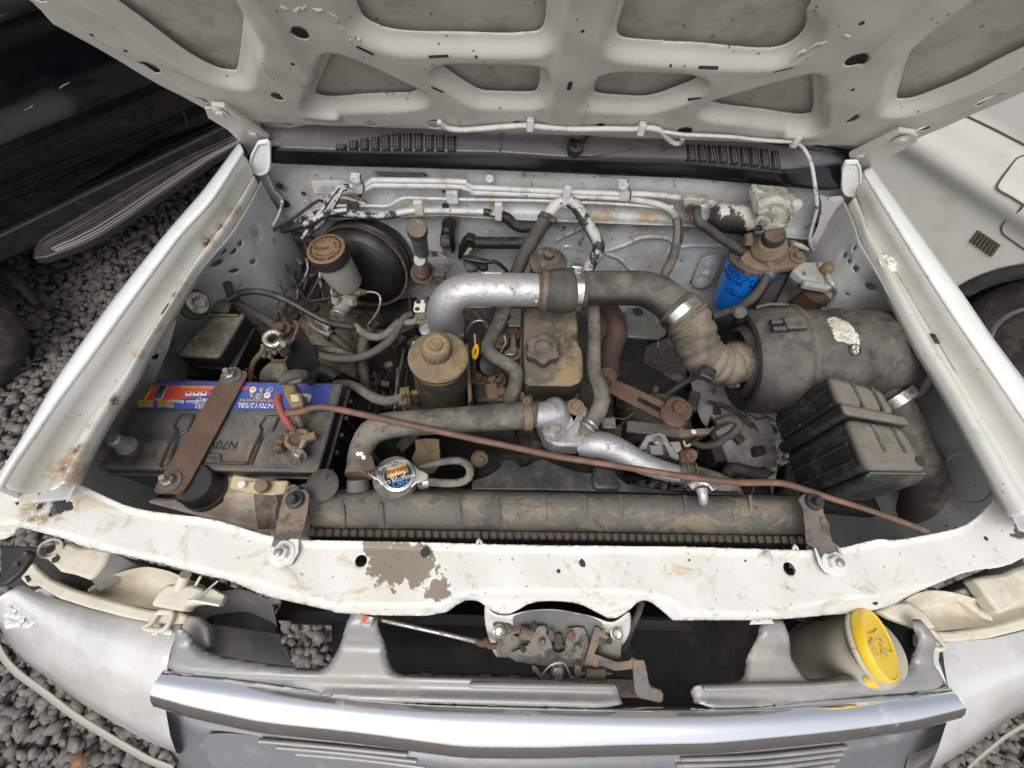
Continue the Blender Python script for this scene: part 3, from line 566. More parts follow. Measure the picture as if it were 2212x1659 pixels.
def hoodtube():
    pts = Z(2, (655, 752), (700, 788), (780, 802), (900, 796), (1050, 783), (1200, 776), (1350, 790), (1500, 797), (1700, 796), (1850, 797), (1930, 789), (2010, 800), (2060, 850), (2110, 885), (2150, 878), (2160, 850))
    pp = [P(*q[:2], pl=(HN, HO+HN*.012)) for q in pts]; t = thing('washer_tube', 'white painted washer hose clipped along the rear edge of the raised bonnet', 'washer hose', pp[0])
    tube('hose', pp, 'white', t, r=.0055, seg=10)
    pts = Z(2, (1930, 795), (2050, 815), (2212, 838))+Z(3, (120, 832), (400, 845), (560, 862), (700, 872), (800, 872))
    tube('hose', [P(*q[:2], pl=(HN, HO+HN*.012)) for q in pts], 'white', t, r=.0038, seg=8)
    tube('hose', Z(3, (803, 872, .07, 11), (850, 915, .055, 11), (890, 985, .04, 11), (912, 1080, .025, 11), (925, 1180, .0, 11), (930, 1290, -.04, 11), (905, 1390, -.09, 11), (888, 1480, -.14, 11), (920, 1560, -.20, 10), (985, 1630, -.23, 9), (1030, 1650, -.24, 9)), 'whitemostly', t, seg=10)
    for k, x, y in ((2, 1218, 768), (3, 803, 870), (2, 1905, 795)):
        q = Z(k, (x, y))[0]; box('clip', P(*q[:2], pl=(HN, HO+HN*.014)), .014, .013, .026, 'white', t, bevel=.002)
hoodtube()

# ---- fenders
def fender(name, label, sg, O_, C_, G_, L_):
    O3 = L(O_, z=-.012); C3 = L(C_, z=0.0); G3 = L(G_, z=-.052); L3 = L(L_, z=-.048)
    m = 60; O3, C3, G3, L3 = [sm(resample(r, m), 3) for r in (O3, C3, G3, L3)]
    out = [p+Vector((sg*.035, 0, -.06)) for p in O3]; out2 = [p+Vector((sg*.08, 0, -.22)) for p in O3]; out3 = [p+Vector((sg*.09, 0, -.5)) for p in O3]
    mid = [c.lerp(g, .35)+Vector((0, 0, -.028)) for c, g in zip(C3, G3)]; mid2 = [c.lerp(g, .72)+Vector((0, 0, -.010)) for c, g in zip(C3, G3)]
    mid3 = [c.lerp(g, .78)+Vector((0, 0, -.014)) for c, g in zip(C3, G3)]
    C2 = [c+(o-c)*.05 for c, o in zip(C3, O3)]; C2b = [c.lerp(g, .035)+Vector((0, 0, -.0045)) for c, g in zip(C3, G3)]
    Gb = [g.lerp(l, .35)+Vector((0, 0, -.004)) for g, l in zip(G3, L3)]; Lb = [g.lerp(l, .75)+Vector((0, 0, .008)) for g, l in zip(G3, L3)]
    Ld = [p+Vector((-sg*.0, 0, -.022)) for p in L3]
    f = loft(name, [out3, out2, out, O3, C2, C3, C2b], 'paint', TR, n=m, sub=1, smit=0, solid=.002)
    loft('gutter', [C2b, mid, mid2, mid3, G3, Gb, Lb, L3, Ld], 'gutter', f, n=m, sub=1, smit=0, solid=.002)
    return L3, f
fo = Z(1, (1470, 850))+[(440, 395)]+Z('A', (1000, 0), (700, 370), (560, 560), (320, 900), (100, 1290), (0, 1440), (-70, 1570))
fc = Z(1, (1500, 925), (1380, 1120), (1290, 1250))+Z('A', (1106, 20), (820, 400), (560, 760), (350, 1040), (180, 1290), (70, 1440), (-20, 1600))
fg = Z(1, (1560, 1095), (1410, 1330))+[(437, 541)]+Z('A', (1106, 400), (870, 760), (740, 960), (560, 1180), (400, 1480), (330, 1600))
fl = Z(1, (1575, 1100), (1515, 1215), (1385, 1425))+[(420, 579)]+Z('A', (1035, 500), (905, 700), (790, 915), (640, 1130), (540, 1310), (450, 1485), (420, 1560))
LL, FL = fender('fender', 'left', -1, fo, fc, fg, fl)
ro_ = Z(3, (1285, 1005), (1770, 1659))+Z(6, (1860, 355), (2050, 635), (2212, 845), (2380, 1050), (2560, 1290), (2680, 1480))
rc = Z(3, (1228, 1060), (1600, 1659))+Z(6, (1750, 470), (2000, 830), (2212, 1140), (2380, 1390), (2520, 1600))
rg = Z(3, (1190, 1200))+Z(6, (1240, 0), (1410, 240), (1570, 500), (1750, 810), (1970, 1190), (2140, 1460), (2300, 1700))
rl = Z(3, (1150, 1235), (1215, 1380))+Z(6, (1225, 20), (1310, 165), (1380, 310), (1480, 505), (1600, 725), (1700, 880), (1790, 1035), (1900, 1235), (1990, 1400), (2090, 1580), (2200, 1760))
LRr, FR = fender('fender', 'right', 1, ro_, rc, rg, rl)
for k, x, y in ((6, 1380, 205),):
    q = Z(k, (x, y))[0]; bolt(TR, P(*q[:2], z=-.05), .013, .010, m='paint')
q = Z(6, (1665, 663))[0]
for k, pts in ((6, ((1632, 633), (1662, 640), (1694, 697), (1672, 697))), (4, ((545, 450), (568, 450), (528, 512), (503, 512)))):
    prism('drain_slot', [P(*q[:2], z=-.0485) for q in Z(k, *pts)], -.001, 'gap', FR if k == 6 else FL, bevel=0)
# ---- inner wheel aprons (sheets with punched holes)
def apron(sg, Lrow, holes, poly=()):
    ys = np.array([p.y for p in Lrow]); xs = np.array([p.x for p in Lrow]); o = np.argsort(ys); ys, xs = ys[o], xs[o]
    def X(Y, Zv): return np.interp(Y, ys, xs)+sg*(-.004+.14*smst(-Y, .20, .38)*smst(-Zv, .055, .13))
    hs = []
    for k, x, y, r, kind in holes:
        q = Z(k, (x, y))[0]; xx = np.interp(-.3, ys, xs)
        for _ in range(5): p = P(q[0], q[1], x=xx); xx = float(X(p.y, p.z))
        hs.append((p.y, p.z, rad(p, r*VW[k][2])*1.1, kind))
    def sdf(S, T):
        d = np.full(S.shape, 1.)
        for (a, b, r, kd) in hs:
            d = np.minimum(d, (np.abs(S-a)+np.abs(T-b)-r*1.25)*.75 if kd == 'd' else np.hypot(S-a, T-b)-r)
        return d
    def mp(S, T):
        x = X(S, T)+sg*.008*np.sin(S*13)*smst(-T, .1, .2)
        for (a, b, r, kd) in hs:
            if kd == 'c': x = x+sg*.004*np.exp(-((np.hypot(S-a, T-b)-r*1.5)/(r*.4))**2)
        return np.stack([x, S, T], -1)
    return sheet('apron', (ys[0]-.02, ys[-1]+.01, -.72, -.062), .006, mp, sdf, 'apron', TR, solid=.0015)
APL = apron(-1, LL, [(4, 910, 130, 15, 'd'), (4, 968, 128, 15, 'd'), (4, 1008, 80, 15, 'd'), (4, 1060, 193, 14, 'd'), (4, 1013, 253, 14, 'd'), (4, 957, 205, 22, 'c'), (4, 1108, 18, 20, 'c')])
APR = apron(1, LRr, [('C', 1815, 660, 18, 'd'), ('C', 1765, 785, 20, 'd'), ('C', 1825, 855, 20, 'd'), ('C', 1722, 725, 30, 'c'), ('C', 1960, 1030, 34, 'c'), ('C', 1722, 1105, 14, 'd'), (6, 1570, 890, 40, 'c'), (6, 1590, 982, 17, 'c'), (6, 1860, 1530, 125, 'c'), (6, 1605, 800, 16, 'c')])
# ---- cowl
def cowl():
    A_ = [(560, 262), (719, 262), (1000, 268), (1250, 275), (1493, 285), (1750, 320), (1850, 335)]
    B_ = [(575, 318), (650, 320)]+Z(2, (0, 920), (760, 928), (1030, 932), (1240, 945))+Z(2, (1360, 955), (1500, 966), (1700, 968), (2212, 986))+Z(3, (400, 1018), (680, 1052), (760, 1052), (900, 1036), (1085, 1040))
    B2 = [(q[0], q[1]+7) for q in B_]; C_ = [(570, 352)]+Z(1, (1690, 1020))+Z(2, (0, 1035), (1000, 1062), (2212, 1112))+Z(3, (1000, 1187), (1080, 1180))
    r0 = [P(u, v-10, z=.030) for u, v in [(q[0], q[1]) for q in A_]]; r1 = [P(q[0], q[1], z=.018) for q in A_]; r2 = [P(q[0], q[1], z=.0) for q in B_]; r3 = [P(q[0], q[1], z=-.010) for q in B2]
    r4 = [P(q[0], q[1]-8, z=-.036) for q in C_]; r5 = [P(q[0], q[1]-2, z=-.044) for q in C_]; r6 = [p+Vector((0, .02, -.012)) for p in r5]
    cw = loft('cowl_panel', [r0, r1, r2, r3, r4, r5, r6], 'cowl', TR, n=90, sub=1, smit=1)
    nn = (r2[3]-r1[3]).cross(r2[9]-r2[2]).normalized(); nn = nn if nn.z > 0 else -nn
    def surf(q):
        v = q[1]; vb = np.interp(q[0], [x[0] for x in B_], [x[1] for x in B_]); va = np.interp(q[0], [x[0] for x in A_], [x[1] for x in A_])
        t = (v-va)/(vb-va); return P(q[0], v, z=.018*(1-t)+.0035)
    sl = [(45, 890, 915, 30), (122, 868, 912, 26), (190, 855, 914, 25), (258, 845, 915, 25), (325, 833, 916, 25), (393, 826, 917, 25), (460, 825, 918, 25), (528, 825, 919, 25), (595, 832, 920, 25), (662, 836, 922, 25), (732, 842, 925, 26)]
    S_ = [[Z(2, (x-w_+sk, a), (x+w_+sk*.6, a-2), (x+w_*.9, b), (x-w_, b)) for (x, a, b, w_) in [s] for sk in [6 if s[0] < 300 else 0]][0] for s in sl]
    sr = [(160, 893, 983, 24), (228, 893, 986, 24), (292, 896, 990, 24), (357, 899, 995, 24), (425, 903, 1002, 24), (490, 908, 1008, 24), (550, 913, 1015, 24), (615, 920, 1024, 24), (680, 930, 1034, 22)]
    S_ += [Z(3, (x-w_-6, a), (x+w_-8, a), (x+w_+8, b), (x-w_+8, b)) for (x, a, b, w_) in sr]
    for qd in S_:
        p4 = [surf(q) for q in qd]; c = sum(p4, Vector())/4
        fr = prism('vent_slot', p4, Vector((0, 0, -.006)), 'gap', cw, bevel=0)
        for f in (.34, .66):
            a, b = p4[0].lerp(p4[1], f)+Vector((0, 0, .001)), p4[3].lerp(p4[2], f)+Vector((0, 0, .001)); tube('vent_bar', [a, b], 'finmetal2', cw, r=.0010, seg=5, step=.1)
        for f in (.25, .5, .75):
            a, b = p4[0].lerp(p4[3], f)+Vector((0, 0, .0005)), p4[1].lerp(p4[2], f)+Vector((0, 0, .0005)); tube('vent_bar', [a, b], 'stepplastic', cw, r=.0007, seg=4, step=.1)
    tube('panel_joint', [surf(q)+Vector((0, 0, -.001)) for q in Z(2, (1040, 800), (1035, 860), (1030, 928))], 'cowl', cw, r=.002, seg=6)
    # wiper spindle recess
    rc_ = [surf(q)+Vector((0, 0, -.0015)) for q in Z(2, (1320, 830), (1520, 836), (1800, 850), (1980, 888), (1700, 945), (1600, 962), (1470, 955))]
    mk('wiper_recess', rc_+[sum(rc_, Vector())/7+Vector((-.02, 0, -.005))], [(i, (i+1) % 7, 7) for i in range(7)], 'cowl', cw)
    wa = thing('windscreen_wiper', 'black wiper arm stub with a bright nut on the cowl below the bonnet', 'wiper arm', surf(Z(2, (1495, 890))[0]))
    p0, p1, p2 = [surf(q)+Vector((0, 0, .012)) for q in Z(2, (1495, 905), (1540, 850), (1625, 790))]
    tube('arm', [p0, p1, p2+Vector((0, 0, .03))], 'rubberclean', wa, r=[.017, .015, .012], seg=12)
    bp = p0+Vector((0, -.004, .016)); bolt(wa, bp+Vector((0, 0, .004)), .010, .010, m='clampsteel', name='nut'); lathe('spindle', bp, (0, 0, 1), [(0, .005), (.017, .005), (.018, .003)], 'clampsteel', wa, seg=12)
    lathe('boss', p0+Vector((0, -.004, -.02)), (0, -.3, 1), [(0, .019), (.02, .018), (.024, .014)], 'rubberclean', wa)
cowl()
# ---- firewall
def firewall():
    r = [[(-.70, .015, -.050), (0, .015, -.06), (.72, .0, -.06)], [(-.70, .012, -.075), (0, .012, -.08), (.72, -.004, -.085)], [(-.70, .016, -.13), (0, .016, -.13), (.72, .0, -.13)]]
    rows = [[Vector(p) for p in q] for q in r]
    lip = [(560, 478), (700, 474), (820, 471), (873, 468), (971, 466), (1034, 471), (1250, 480), (1493, 489), (1600, 500), (1760, 520)]
    rows.append([P(u, v-16, y=-.002) for u, v in lip]); rows.append([P(u, v-9, y=-.012) for u, v in lip]); rows.append([P(u, v-3, y=-.034) for u, v in lip]); rows.append([P(u, v, y=-.038) for u, v in lip]); rows.append([P(u, v, y=-.038)+Vector((0, .004, -.008)) for u, v in lip])
    rows.append([P(u, v, y=-.038)+Vector((0, .035, -.012)) for u, v in lip]); rows.append([P(u, v, y=-.038)+Vector((0, .04, -.05)) for u, v in lip])
    for zz, yy in ((-.30, .0), (-.38, -.01), (-.46, -.005), (-.55, -.03)): rows.append([Vector((x, yy+.008*math.sin(x*17+zz*9), zz)) for x in np.linspace(-.72, .74, 24)])
    fw = loft('firewall', rows, 'fire', TR, n=110, sub=1, smit=1)
    # VIN strip, plate, grommet panel
    qs = Z(2, (262, 1060), (560, 1066), (590, 1082), (545, 1096), (285, 1086)); mk('bare_patch', [P(*q[:2], y=.006) for q in qs], [tuple(range(5))], 'inkbrown', fw)
    c = P(*Z(2, (400, 1077))[0][:2], y=.004); text(fw, 'ADNJ44000000020508', c, (1, 0, 0), (0, .2, 1), .0135, 'engrave', squash=1.0)
    pq = Z('B', (525, 265), (840, 262), (912, 300), (905, 382), (562, 384)); prism('data_plate', [P(*q[:2], y=.004) for q in pq], (0, .003, 0), 'white', fw, bevel=.0006)
    for i in range(3):
        q = Z('B', (680, 315+i*22))[0]; text(fw, ('TYPE  D22', 'ENGINE', 'COLOR TRIM')[i], P(*q[:2], y=.0025), (1, 0, 0), (0, .2, 1), .008, 'fire')
    def ov(k, c1, c2, rpx, yy):
        a, b = [P(*q[:2], y=yy) for q in Z(k, c1, c2)]; r_ = rad(a, rpx*VW[k][2]); d = (b-a).normalized(); e = Vector((0, 1, 0)).cross(d).normalized(); pts = []
        for i in range(12): t = math.pi*i/11; pts.append(a+(e*math.cos(t)-d*math.sin(t))*r_)
        for i in range(12): t = math.pi*i/11; pts.append(b+(-e*math.cos(t)+d*math.sin(t))*r_)
        return pts, r_
    pts, r_ = ov('C', (425, 800), (355, 975), 88, -.03); g = prism('access_plate', pts, (0, .006, 0), 'fire', fw, bevel=.002)
    tube('plate_bead', pts+[pts[0]], 'fire', g, r=.0035, seg=8)
    for x, y in ((432, 797), (352, 988)):
        q = Z('C', (x, y))[0]; lathe('grommet', P(*q[:2], y=-.03), (0, -1, .15), [(0, rad(P(*q[:2], y=-.03), 14.5)), (.004, rad(P(*q[:2], y=-.03), 14)), (.005, .010)], 'fire', g)
    q = Z('C', (390, 895))[0]; bolt(g, P(*q[:2], y=-.033), .007, ax=(0, -1, .2), m='white')
    # round plugs, screws and holes
    for k, x, y, r, mm in ((2, 968, 1100, 27, 'white'), (2, 872, 1230, 20, 'fire'), (2, 1848, 1273, 21, 'fire'), (2, 1755, 1285, 24, 'fire'), (2, 1583, 1310, 18, 'fire'), (2, 1103, 1300, 17, 'white'), ('B', 490, 475, 40, 'fire')):
        q = Z(k, (x, y))[0]; p = P(*q[:2], y=.0); rr = rad(p, r*VW[k][2]); pl = lathe('plug', p, (0, -1, .1), [(0, rr), (.004, rr*.95), (.005, rr*.6), (.003, rr*.5), (.003, .0)], mm, fw, seg=20)
    for k, x, y, r in ((2, 168, 1207, 11), (2, 684, 1181, 9), (2, 695, 1272, 22), ('B', 230, 310, 34), ('B', 280, 480, 40), (2, 1427, 1405, 8), ('B', 1050, 625, 0.1), ('B', 458, 382, 22), ('C', 1570, 262, 34), ('C', 1480, 430, 34), ('C', 240, 283, 16)):
        q = Z(k, (x, y))[0]; p = P(*q[:2], y=-.004); rr = rad(p, r*VW[k][2]); lathe('hole', p, (0, -1, .1), [(0, rr), (.002, rr*.98), (.0022, 0)], 'gap', fw, seg=18)
    # stamped swage lines on the lower panel
    for pts in (Z(5, (1360, 130), (1480, 90), (1600, 40), (1740, 45), (1790, 75)), Z(5, (1365, 140), (1450, 170), (1520, 240)), Z(5, (1060, 60), (1180, 0), (1260, -40)), Z('C', (20, 700), (200, 640), (560, 640)), Z(5, (1100, 110), (1130, 95), (1155, 100))):
        tube('swage', [P(*q[:2], y=-.004) for q in pts], 'fire', fw, r=.006, seg=8)
    # right corner gusset
    cs = [Z(3, (945, 1200), (1010, 1215), (1090, 1205)), Z(3, (970, 1260), (1040, 1290), (1110, 1260)), Z(3, (950, 1350), (1010, 1380), (1120, 1330)), Z(3, (930, 1430), (1010, 1460), (1130, 1440)), Z(3, (880, 1500), (990, 1550), (1100, 1500))]
    loft('corner_gusset', [[P(*q[:2], y=-.03-.012*i) for q in r_] for i, r_ in enumerate(cs)], 'apron', TR, n=16, solid=.002)
    return fw
FW = firewall()
# ================================================================ truck front end
def pxsheet(name, outline, zf, m, parent, holes=(), res=.005, zl=-.13, edge=.03, drop=.03, solid=.0015, front=None, it=1):
    """horizontal pressed sheet: outline and holes sighted at height zl, height function zf(X,Y,dist)"""
    out = chaikin([tuple(P(q[0], q[1], z=zl)[:2]) for q in outline], it)
    hs = []
    for h in holes:
        k, x, y, rx = h[:4]; q = Z(k, (x, y))[0]; p = P(*q[:2], z=zl); hs.append((p.x, p.y, rad(p, rx*VW[k][2]), h[4] if len(h) > 4 else 0))
    fr = None if front is None else np.array([tuple(P(q[0], q[1], z=zl)[:2]) for q in front])
    def sdf(S, T):
        d = -psdf(out, S, T)
        for (a, b, r, j) in [q for q in hs if q[2] > .0085]:
            dd = np.hypot(S-a, T-b)-r
            if j: dd = dd+.25*r*np.sin(3*np.arctan2(T-b, S-a)+a*40)+.12*r*np.sin(7*np.arctan2(T-b, S-a))
            d = np.minimum(d, dd)
        return d
    def linedist(S, T):
        d = np.full(S.shape, 1e9)
        for i in range(len(fr)-1):
            ax, ay = fr[i]; ex, ey = fr[i+1]-fr[i]; t = np.clip(((S-ax)*ex+(T-ay)*ey)/(ex*ex+ey*ey), 0, 1); d = np.minimum(d, np.hypot(S-ax-ex*t, T-ay-ey*t))
        return d
    def mp(S, T):
        d = linedist(S, T) if fr is not None else -psdf(out, S, T)
        return np.stack([S, T, zf(S, T, d)], -1)
    e = (out[:, 0].min()-res, out[:, 0].max()+res, out[:, 1].min()-res, out[:, 1].max()+res)
    o = sheet(name, e, res, mp, sdf, m, parent, solid=solid)
    for (a, b, r, j) in hs:
        if .001 < r <= .0085: z = float(mp(np.array([[a]]), np.array([[b]]))[0, 0, 2]); lathe('punched_hole', (a, b, z+.0009), (0, 0, 1), [(0, r), (.0004, 0)], 'gap', o, seg=16)
    return o
rearE = [(40, 1010), (120, 1005), (150, 1022)]+Z('A', (400, 1545), (520, 1570))+Z(7, (690, 0), (800, 50), (1000, 90), (1330, 128), (1500, 180), (1690, 240), (1860, 258), (2212, 262))+Z(8, (400, 265), (1300, 290), (2212, 300))+Z(9, (500, 312), (900, 320), (1080, 305), (1210, 270), (1320, 245), (1390, 260), (1600, 225), (1810, 180), (1930, 95), (1990, 0))+[(2120, 1035), (2150, 1000), (2180, 985), (2300, 1010)]
frontR = Z(9, (2500, 330), (2212, 345), (2090, 420), (1880, 440), (1650, 530), (1560, 590), (1480, 650), (1330, 690), (1100, 710), (680, 745), (70, 745))+Z(8, (2130, 748), (2060, 690), (1960, 622), (1900, 622), (1845, 690))
frontM = Z(8, (1760, 745), (1640, 690), (1540, 640), (1380, 622), (1230, 630), (1130, 690), (1050, 722), (945, 660))
frontL = Z(8, (900, 625), (850, 617), (800, 622), (660, 718), (300, 715), (0, 700))+Z(7, (2050, 690), (1830, 640), (1600, 590), (1390, 490), (1290, 478), (1050, 410), (700, 330), (480, 290), (430, 250), (250, 200), (190, 185))+[(40, 1162), (-30, 1172)]
crease = Z(9, (2500, 300), (2090, 400), (1650, 510), (1300, 580), (1100, 590), (800, 650), (680, 690), (100, 690))+Z(8, (2212, 680), (2100, 620), (1960, 568), (1750, 553), (1200, 548), (850, 552), (780, 580), (660, 640), (0, 640))+Z(7, (2100, 640), (1500, 470), (1060, 370), (700, 290), (450, 215), (220, 150))
def zsup(S, T, d):
    cr = np.array([tuple(P(q[0], q[1], z=-.13)[:2]) for q in crease]); cr = cr[np.argsort(cr[:, 0])]
    yc = np.interp(S, cr[:, 0], cr[:, 1]); below = yc-T
    z = -.13-.95*np.clip(below, 0, .05)*smst(below, 0, .014)
    z += .035*smst(np.abs(S), .74, .90)-.006*smst(d, .0, .02)*0
    z += .004*np.sin(S*9)+.0012*np.sin(S*47+T*31)
    rr = np.array([tuple(P(q[0], q[1], z=-.13)[:2]) for q in rearE]); o = np.argsort(rr[:, 0]); yr = np.interp(S, rr[o, 0], rr[o, 1])
    z += .006*smst(T, yr-.010, yr)
    return z
SUP = pxsheet('radiator_support', rearE+frontR+frontM+frontL, zsup, 'support', TR, res=.0040, holes=[(7, 428, 58, 50, 1), (7, 318, 68, 20, 1), (7, 215, 54, 10), (8, 175, 382, 36), (8, 1543, 395, 25), (8, 1393, 445, 13), (8, 2192, 380, 7), (9, 765, 430, 39), (9, 1330, 632, 20), (9, 2147, 215, 38, 1), (9, 1970, 245, 14), (9, 487, 383, 7), (9, 137, 380, 7), (7, 2205, 385, 0.1)])
# squared speed nut, weld nuts, plugs on the support
q = Z(8, (570, 330))[0]; prism('square_nut', [P(*a[:2], z=-.126) for a in Z(8, (548, 298), (600, 308), (592, 360), (545, 352))], -.004, 'white', SUP, bevel=.0008)
lathe('nut_hole', P(*q[:2], z=-.1245), (0, 0, 1), [(0, .008), (.0004, .0)], 'gap', SUP, seg=14)
q = Z(9, (605, 368))[0]; lathe('rubber_plug', P(*q[:2], z=-.13), (.6, 0, .8), [(-.008, .012), (.010, .012), (.012, .008)], 'white', SUP, seg=14)
for k, x, y in ((9, 800, 300), (8, 905, 262)):
    q = Z(k, (x, y))[0]; tube('edge_clip', [P(q[0]-5, q[1]+4, z=-.13), P(q[0]-1, q[1]-5, z=-.118), P(q[0]+5, q[1]+4, z=-.13)], 'white', SUP, r=.0025, seg=6)
# drop panel under the latch
lp = [Z('D', (108, 370), (170, 500), (350, 515), (440, 470), (560, 450), (780, 440), (1000, 480), (1180, 520), (1330, 600), (1505, 450)), Z('D', (104, 520), (300, 560), (700, 600), (1100, 600), (1400, 620), (1512, 560)), Z('D', (120, 640), (500, 700), (1100, 700), (1500, 690)), Z('D', (200, 900), (500, 900), (1100, 900), (1420, 800))]
LPN = loft('latch_panel', [[P(*q[:2], z=zz) for q in r] for r, zz in zip(lp, (-.163, -.19, -.215, -.245))], 'support', TR, n=30, solid=.002)
lo = [Z('D', (370, 520), (460, 475), (560, 455), (780, 450), (1000, 480), (1180, 530), (1240, 600)), Z('D', (380, 600), (700, 640), (1240, 680)), Z('D', (400, 700), (700, 740), (1240, 760))]
loft('grime_shield', [[P(*q[:2], z=zz) for q in r] for r, zz in zip(lo, (-.162, -.192, -.212))], 'guardgrey', TR, n=24)

# hood latch (a thing of its own)
def latch():
    t = thing('bonnet_latch', 'rusty bonnet latch mechanism with springs bolted in the middle of the white front panel', 'latch', P(1200, 1390, z=-.2))
    def zz(v): return -.186-.055*max(0, min(1, (v-1350)/110))
    def pl(name, pts, m, up=.0, th=.004, bev=.0012, view='D'):
        return prism(name, [P(*q[:2], z=zz(q[1])+up) for q in Z(view, *pts)], Vector((0, 0, -th)), m, t, bevel=bev)
    pl('base_plate', [(185, 580), (250, 560), (340, 575), (380, 620), (385, 690), (460, 720), (520, 760), (700, 780), (1100, 800), (1180, 720), (1240, 690), (1300, 700), (1430, 720), (1412, 940), (1300, 935), (1200, 960), (1040, 1000), (720, 990), (560, 970), (400, 945), (345, 905), (240, 885), (217, 840), (210, 700)], 'latchgrey', 0, .006)
    pl('front_plate', [(345, 870), (520, 790), (560, 700), (610, 610), (670, 592), (705, 620), (700, 680), (740, 740), (770, 840), (820, 860), (870, 845), (885, 770), (900, 690), (900, 625), (1000, 612), (1060, 620), (1090, 680), (1110, 750), (1090, 860), (1080, 920), (760, 930), (560, 900)], 'latchgrey', .012, .005)
    pl('claw_left', [(735, 635), (765, 660), (778, 700), (770, 745), (745, 740), (712, 705), (718, 670)], 'rust', .022, .006)
    pl('claw_right', [(940, 640), (985, 720), (950, 752), (915, 738), (890, 700)], 'rust', .022, .006)
    pl('striker_slot', [(785, 690), (810, 672), (850, 685), (862, 760), (845, 815), (800, 818), (775, 770)], 'pitch', .0085, .004)
    pl('release_arm', [(1165, 608), (1200, 615), (1300, 705), (1280, 735), (1210, 705), (1200, 780), (1160, 870), (1220, 890), (1380, 950), (1500, 935), (1520, 908), (1570, 920), (1575, 1010), (1500, 1020), (1360, 1035), (1230, 990), (1080, 990), (1060, 960), (1100, 840), (1130, 740)], 'rustgrey', .020, .006)
    pl('lever_pad', [(1530, 930), (1640, 928), (1655, 985), (1690, 1150), (1720, 1190), (1800, 1210), (1825, 1250), (1825, 1320), (1790, 1345), (1580, 1295), (1548, 1240), (1535, 1050)], 'rustgrey', .024, .008, .002)
    pl('spring_tab', [(970, 975), (1030, 985), (1040, 1060), (1030, 1095), (1000, 1100), (970, 1070)], 'mudbrown', .018, .003)
    pl('cable_tab', [(560, 985), (600, 990), (650, 1060), (640, 1085), (590, 1050), (565, 1030)], 'steel', .014, .002)
    a, b = [P(*q[:2], z=zz(q[1])+.018) for q in Z('D', (445, 665), (560, 690))]; coil('spring', a, b, .0085, 9, .0013, 'mudbrown', t)
    a, b = [P(*q[:2], z=zz(q[1])+.016) for q in Z('D', (1080, 1062), (1260, 1062))]; coil('spring', a, b, .0085, 14, .0015, 'mudbrown', t)
    for x0, x1 in ((1035, 1085), (1255, 1320)):
        tube('spring_hook', [P(*q[:2], z=zz(q[1])+.018) for q in Z('D', (x0, 1062), (x1, 1058))], 'steel', t, r=.0012, seg=6)
    tube('edge_wire', [P(*q[:2], z=zz(q[1])+.024) for q in Z('D', (610, 1045), (640, 1085), (680, 1040), (740, 980), (820, 955), (870, 965), (900, 1010), (930, 1080), (955, 1095))], 'steel', t, r=.0016, seg=6)
    for x, y, r in ((245, 640, 46), (1368, 665, 50), (805, 1030, 52)):
        q = Z('D', (x, y))[0]; p = P(*q[:2], z=zz(q[1])+.002); rr = rad(p, r*.225); ax = (0, -.25, 1)
        lathe('bolt', p, ax, [(0, rr*1.25), (.003, rr*1.2), (.003, rr), (.014, rr), (.0145, rr*.85), (.012, rr*.7), (.012, 0)], 'steel', t, seg=18, auto=.4)
    for x, y, r in ((660, 748, 34), (992, 800, 34), (1168, 935, 52)):
        q = Z('D', (x, y))[0]; p = P(*q[:2], z=zz(q[1])+.014); rr = rad(p, r*.225); lathe('rivet', p, (0, -.2, 1), [(0, rr), (.005, rr*.95), (.008, rr*.5), (.008, 0)], 'rustgrey', t, seg=16)
    for x, y in ((578, 606), (478, 823), (1003, 950), (1298, 745)):
        q = Z('D', (x, y))[0]; p = P(*q[:2], z=zz(q[1])+.0135); lathe('pin_hole', p, (0, 0, 1), [(0, .0055), (.0006, 0)], 'gap', t, seg=12)
    q = Z('D', (340, 690))[0]; tube('spring_hook', [P(*a[:2], z=zz(a[1])+.016) for a in Z('D', (340, 690), (370, 668), (420, 660), (445, 640))], 'mudbrown', t, r=.002, seg=6)
    c = thing('release_cable', 'grey bonnet release cable with a rusty end running into the left side of the latch', 'cable', P(950, 1330, z=-.2))
    tube('sheath', Z(8, (300, 745, -.19, 14), (500, 790, -.2, 14), (700, 835, -.2, 14), (890, 880, -.2, 14)), 'steel', c, seg=10)
    tube('ferrule', Z(8, (880, 876, -.2, 17), (925, 893, -.2, 22), (945, 880, -.2, 26), (965, 905, -.2, 20), (1010, 908, -.2, 18)), 'rust', c, seg=10, step=.004)
    tube('sheath', Z(8, (300, 745, -.19, 14), (150, 700, -.21, 14), (-100, 640, -.26, 14)), 'steel', c, seg=10)
    # drain hose behind
    h = thing('breather_hose', 'dark hose hanging behind the front panel to the right of the latch', 'hose', P(1400, 1310, z=-.2)); tube('hose', Z(8, (1905, 630, -.18, 20), (1890, 690, -.21, 20), (1840, 800, -.25, 22), (1800, 920, -.3, 22)), 'rubber', h)
latch()

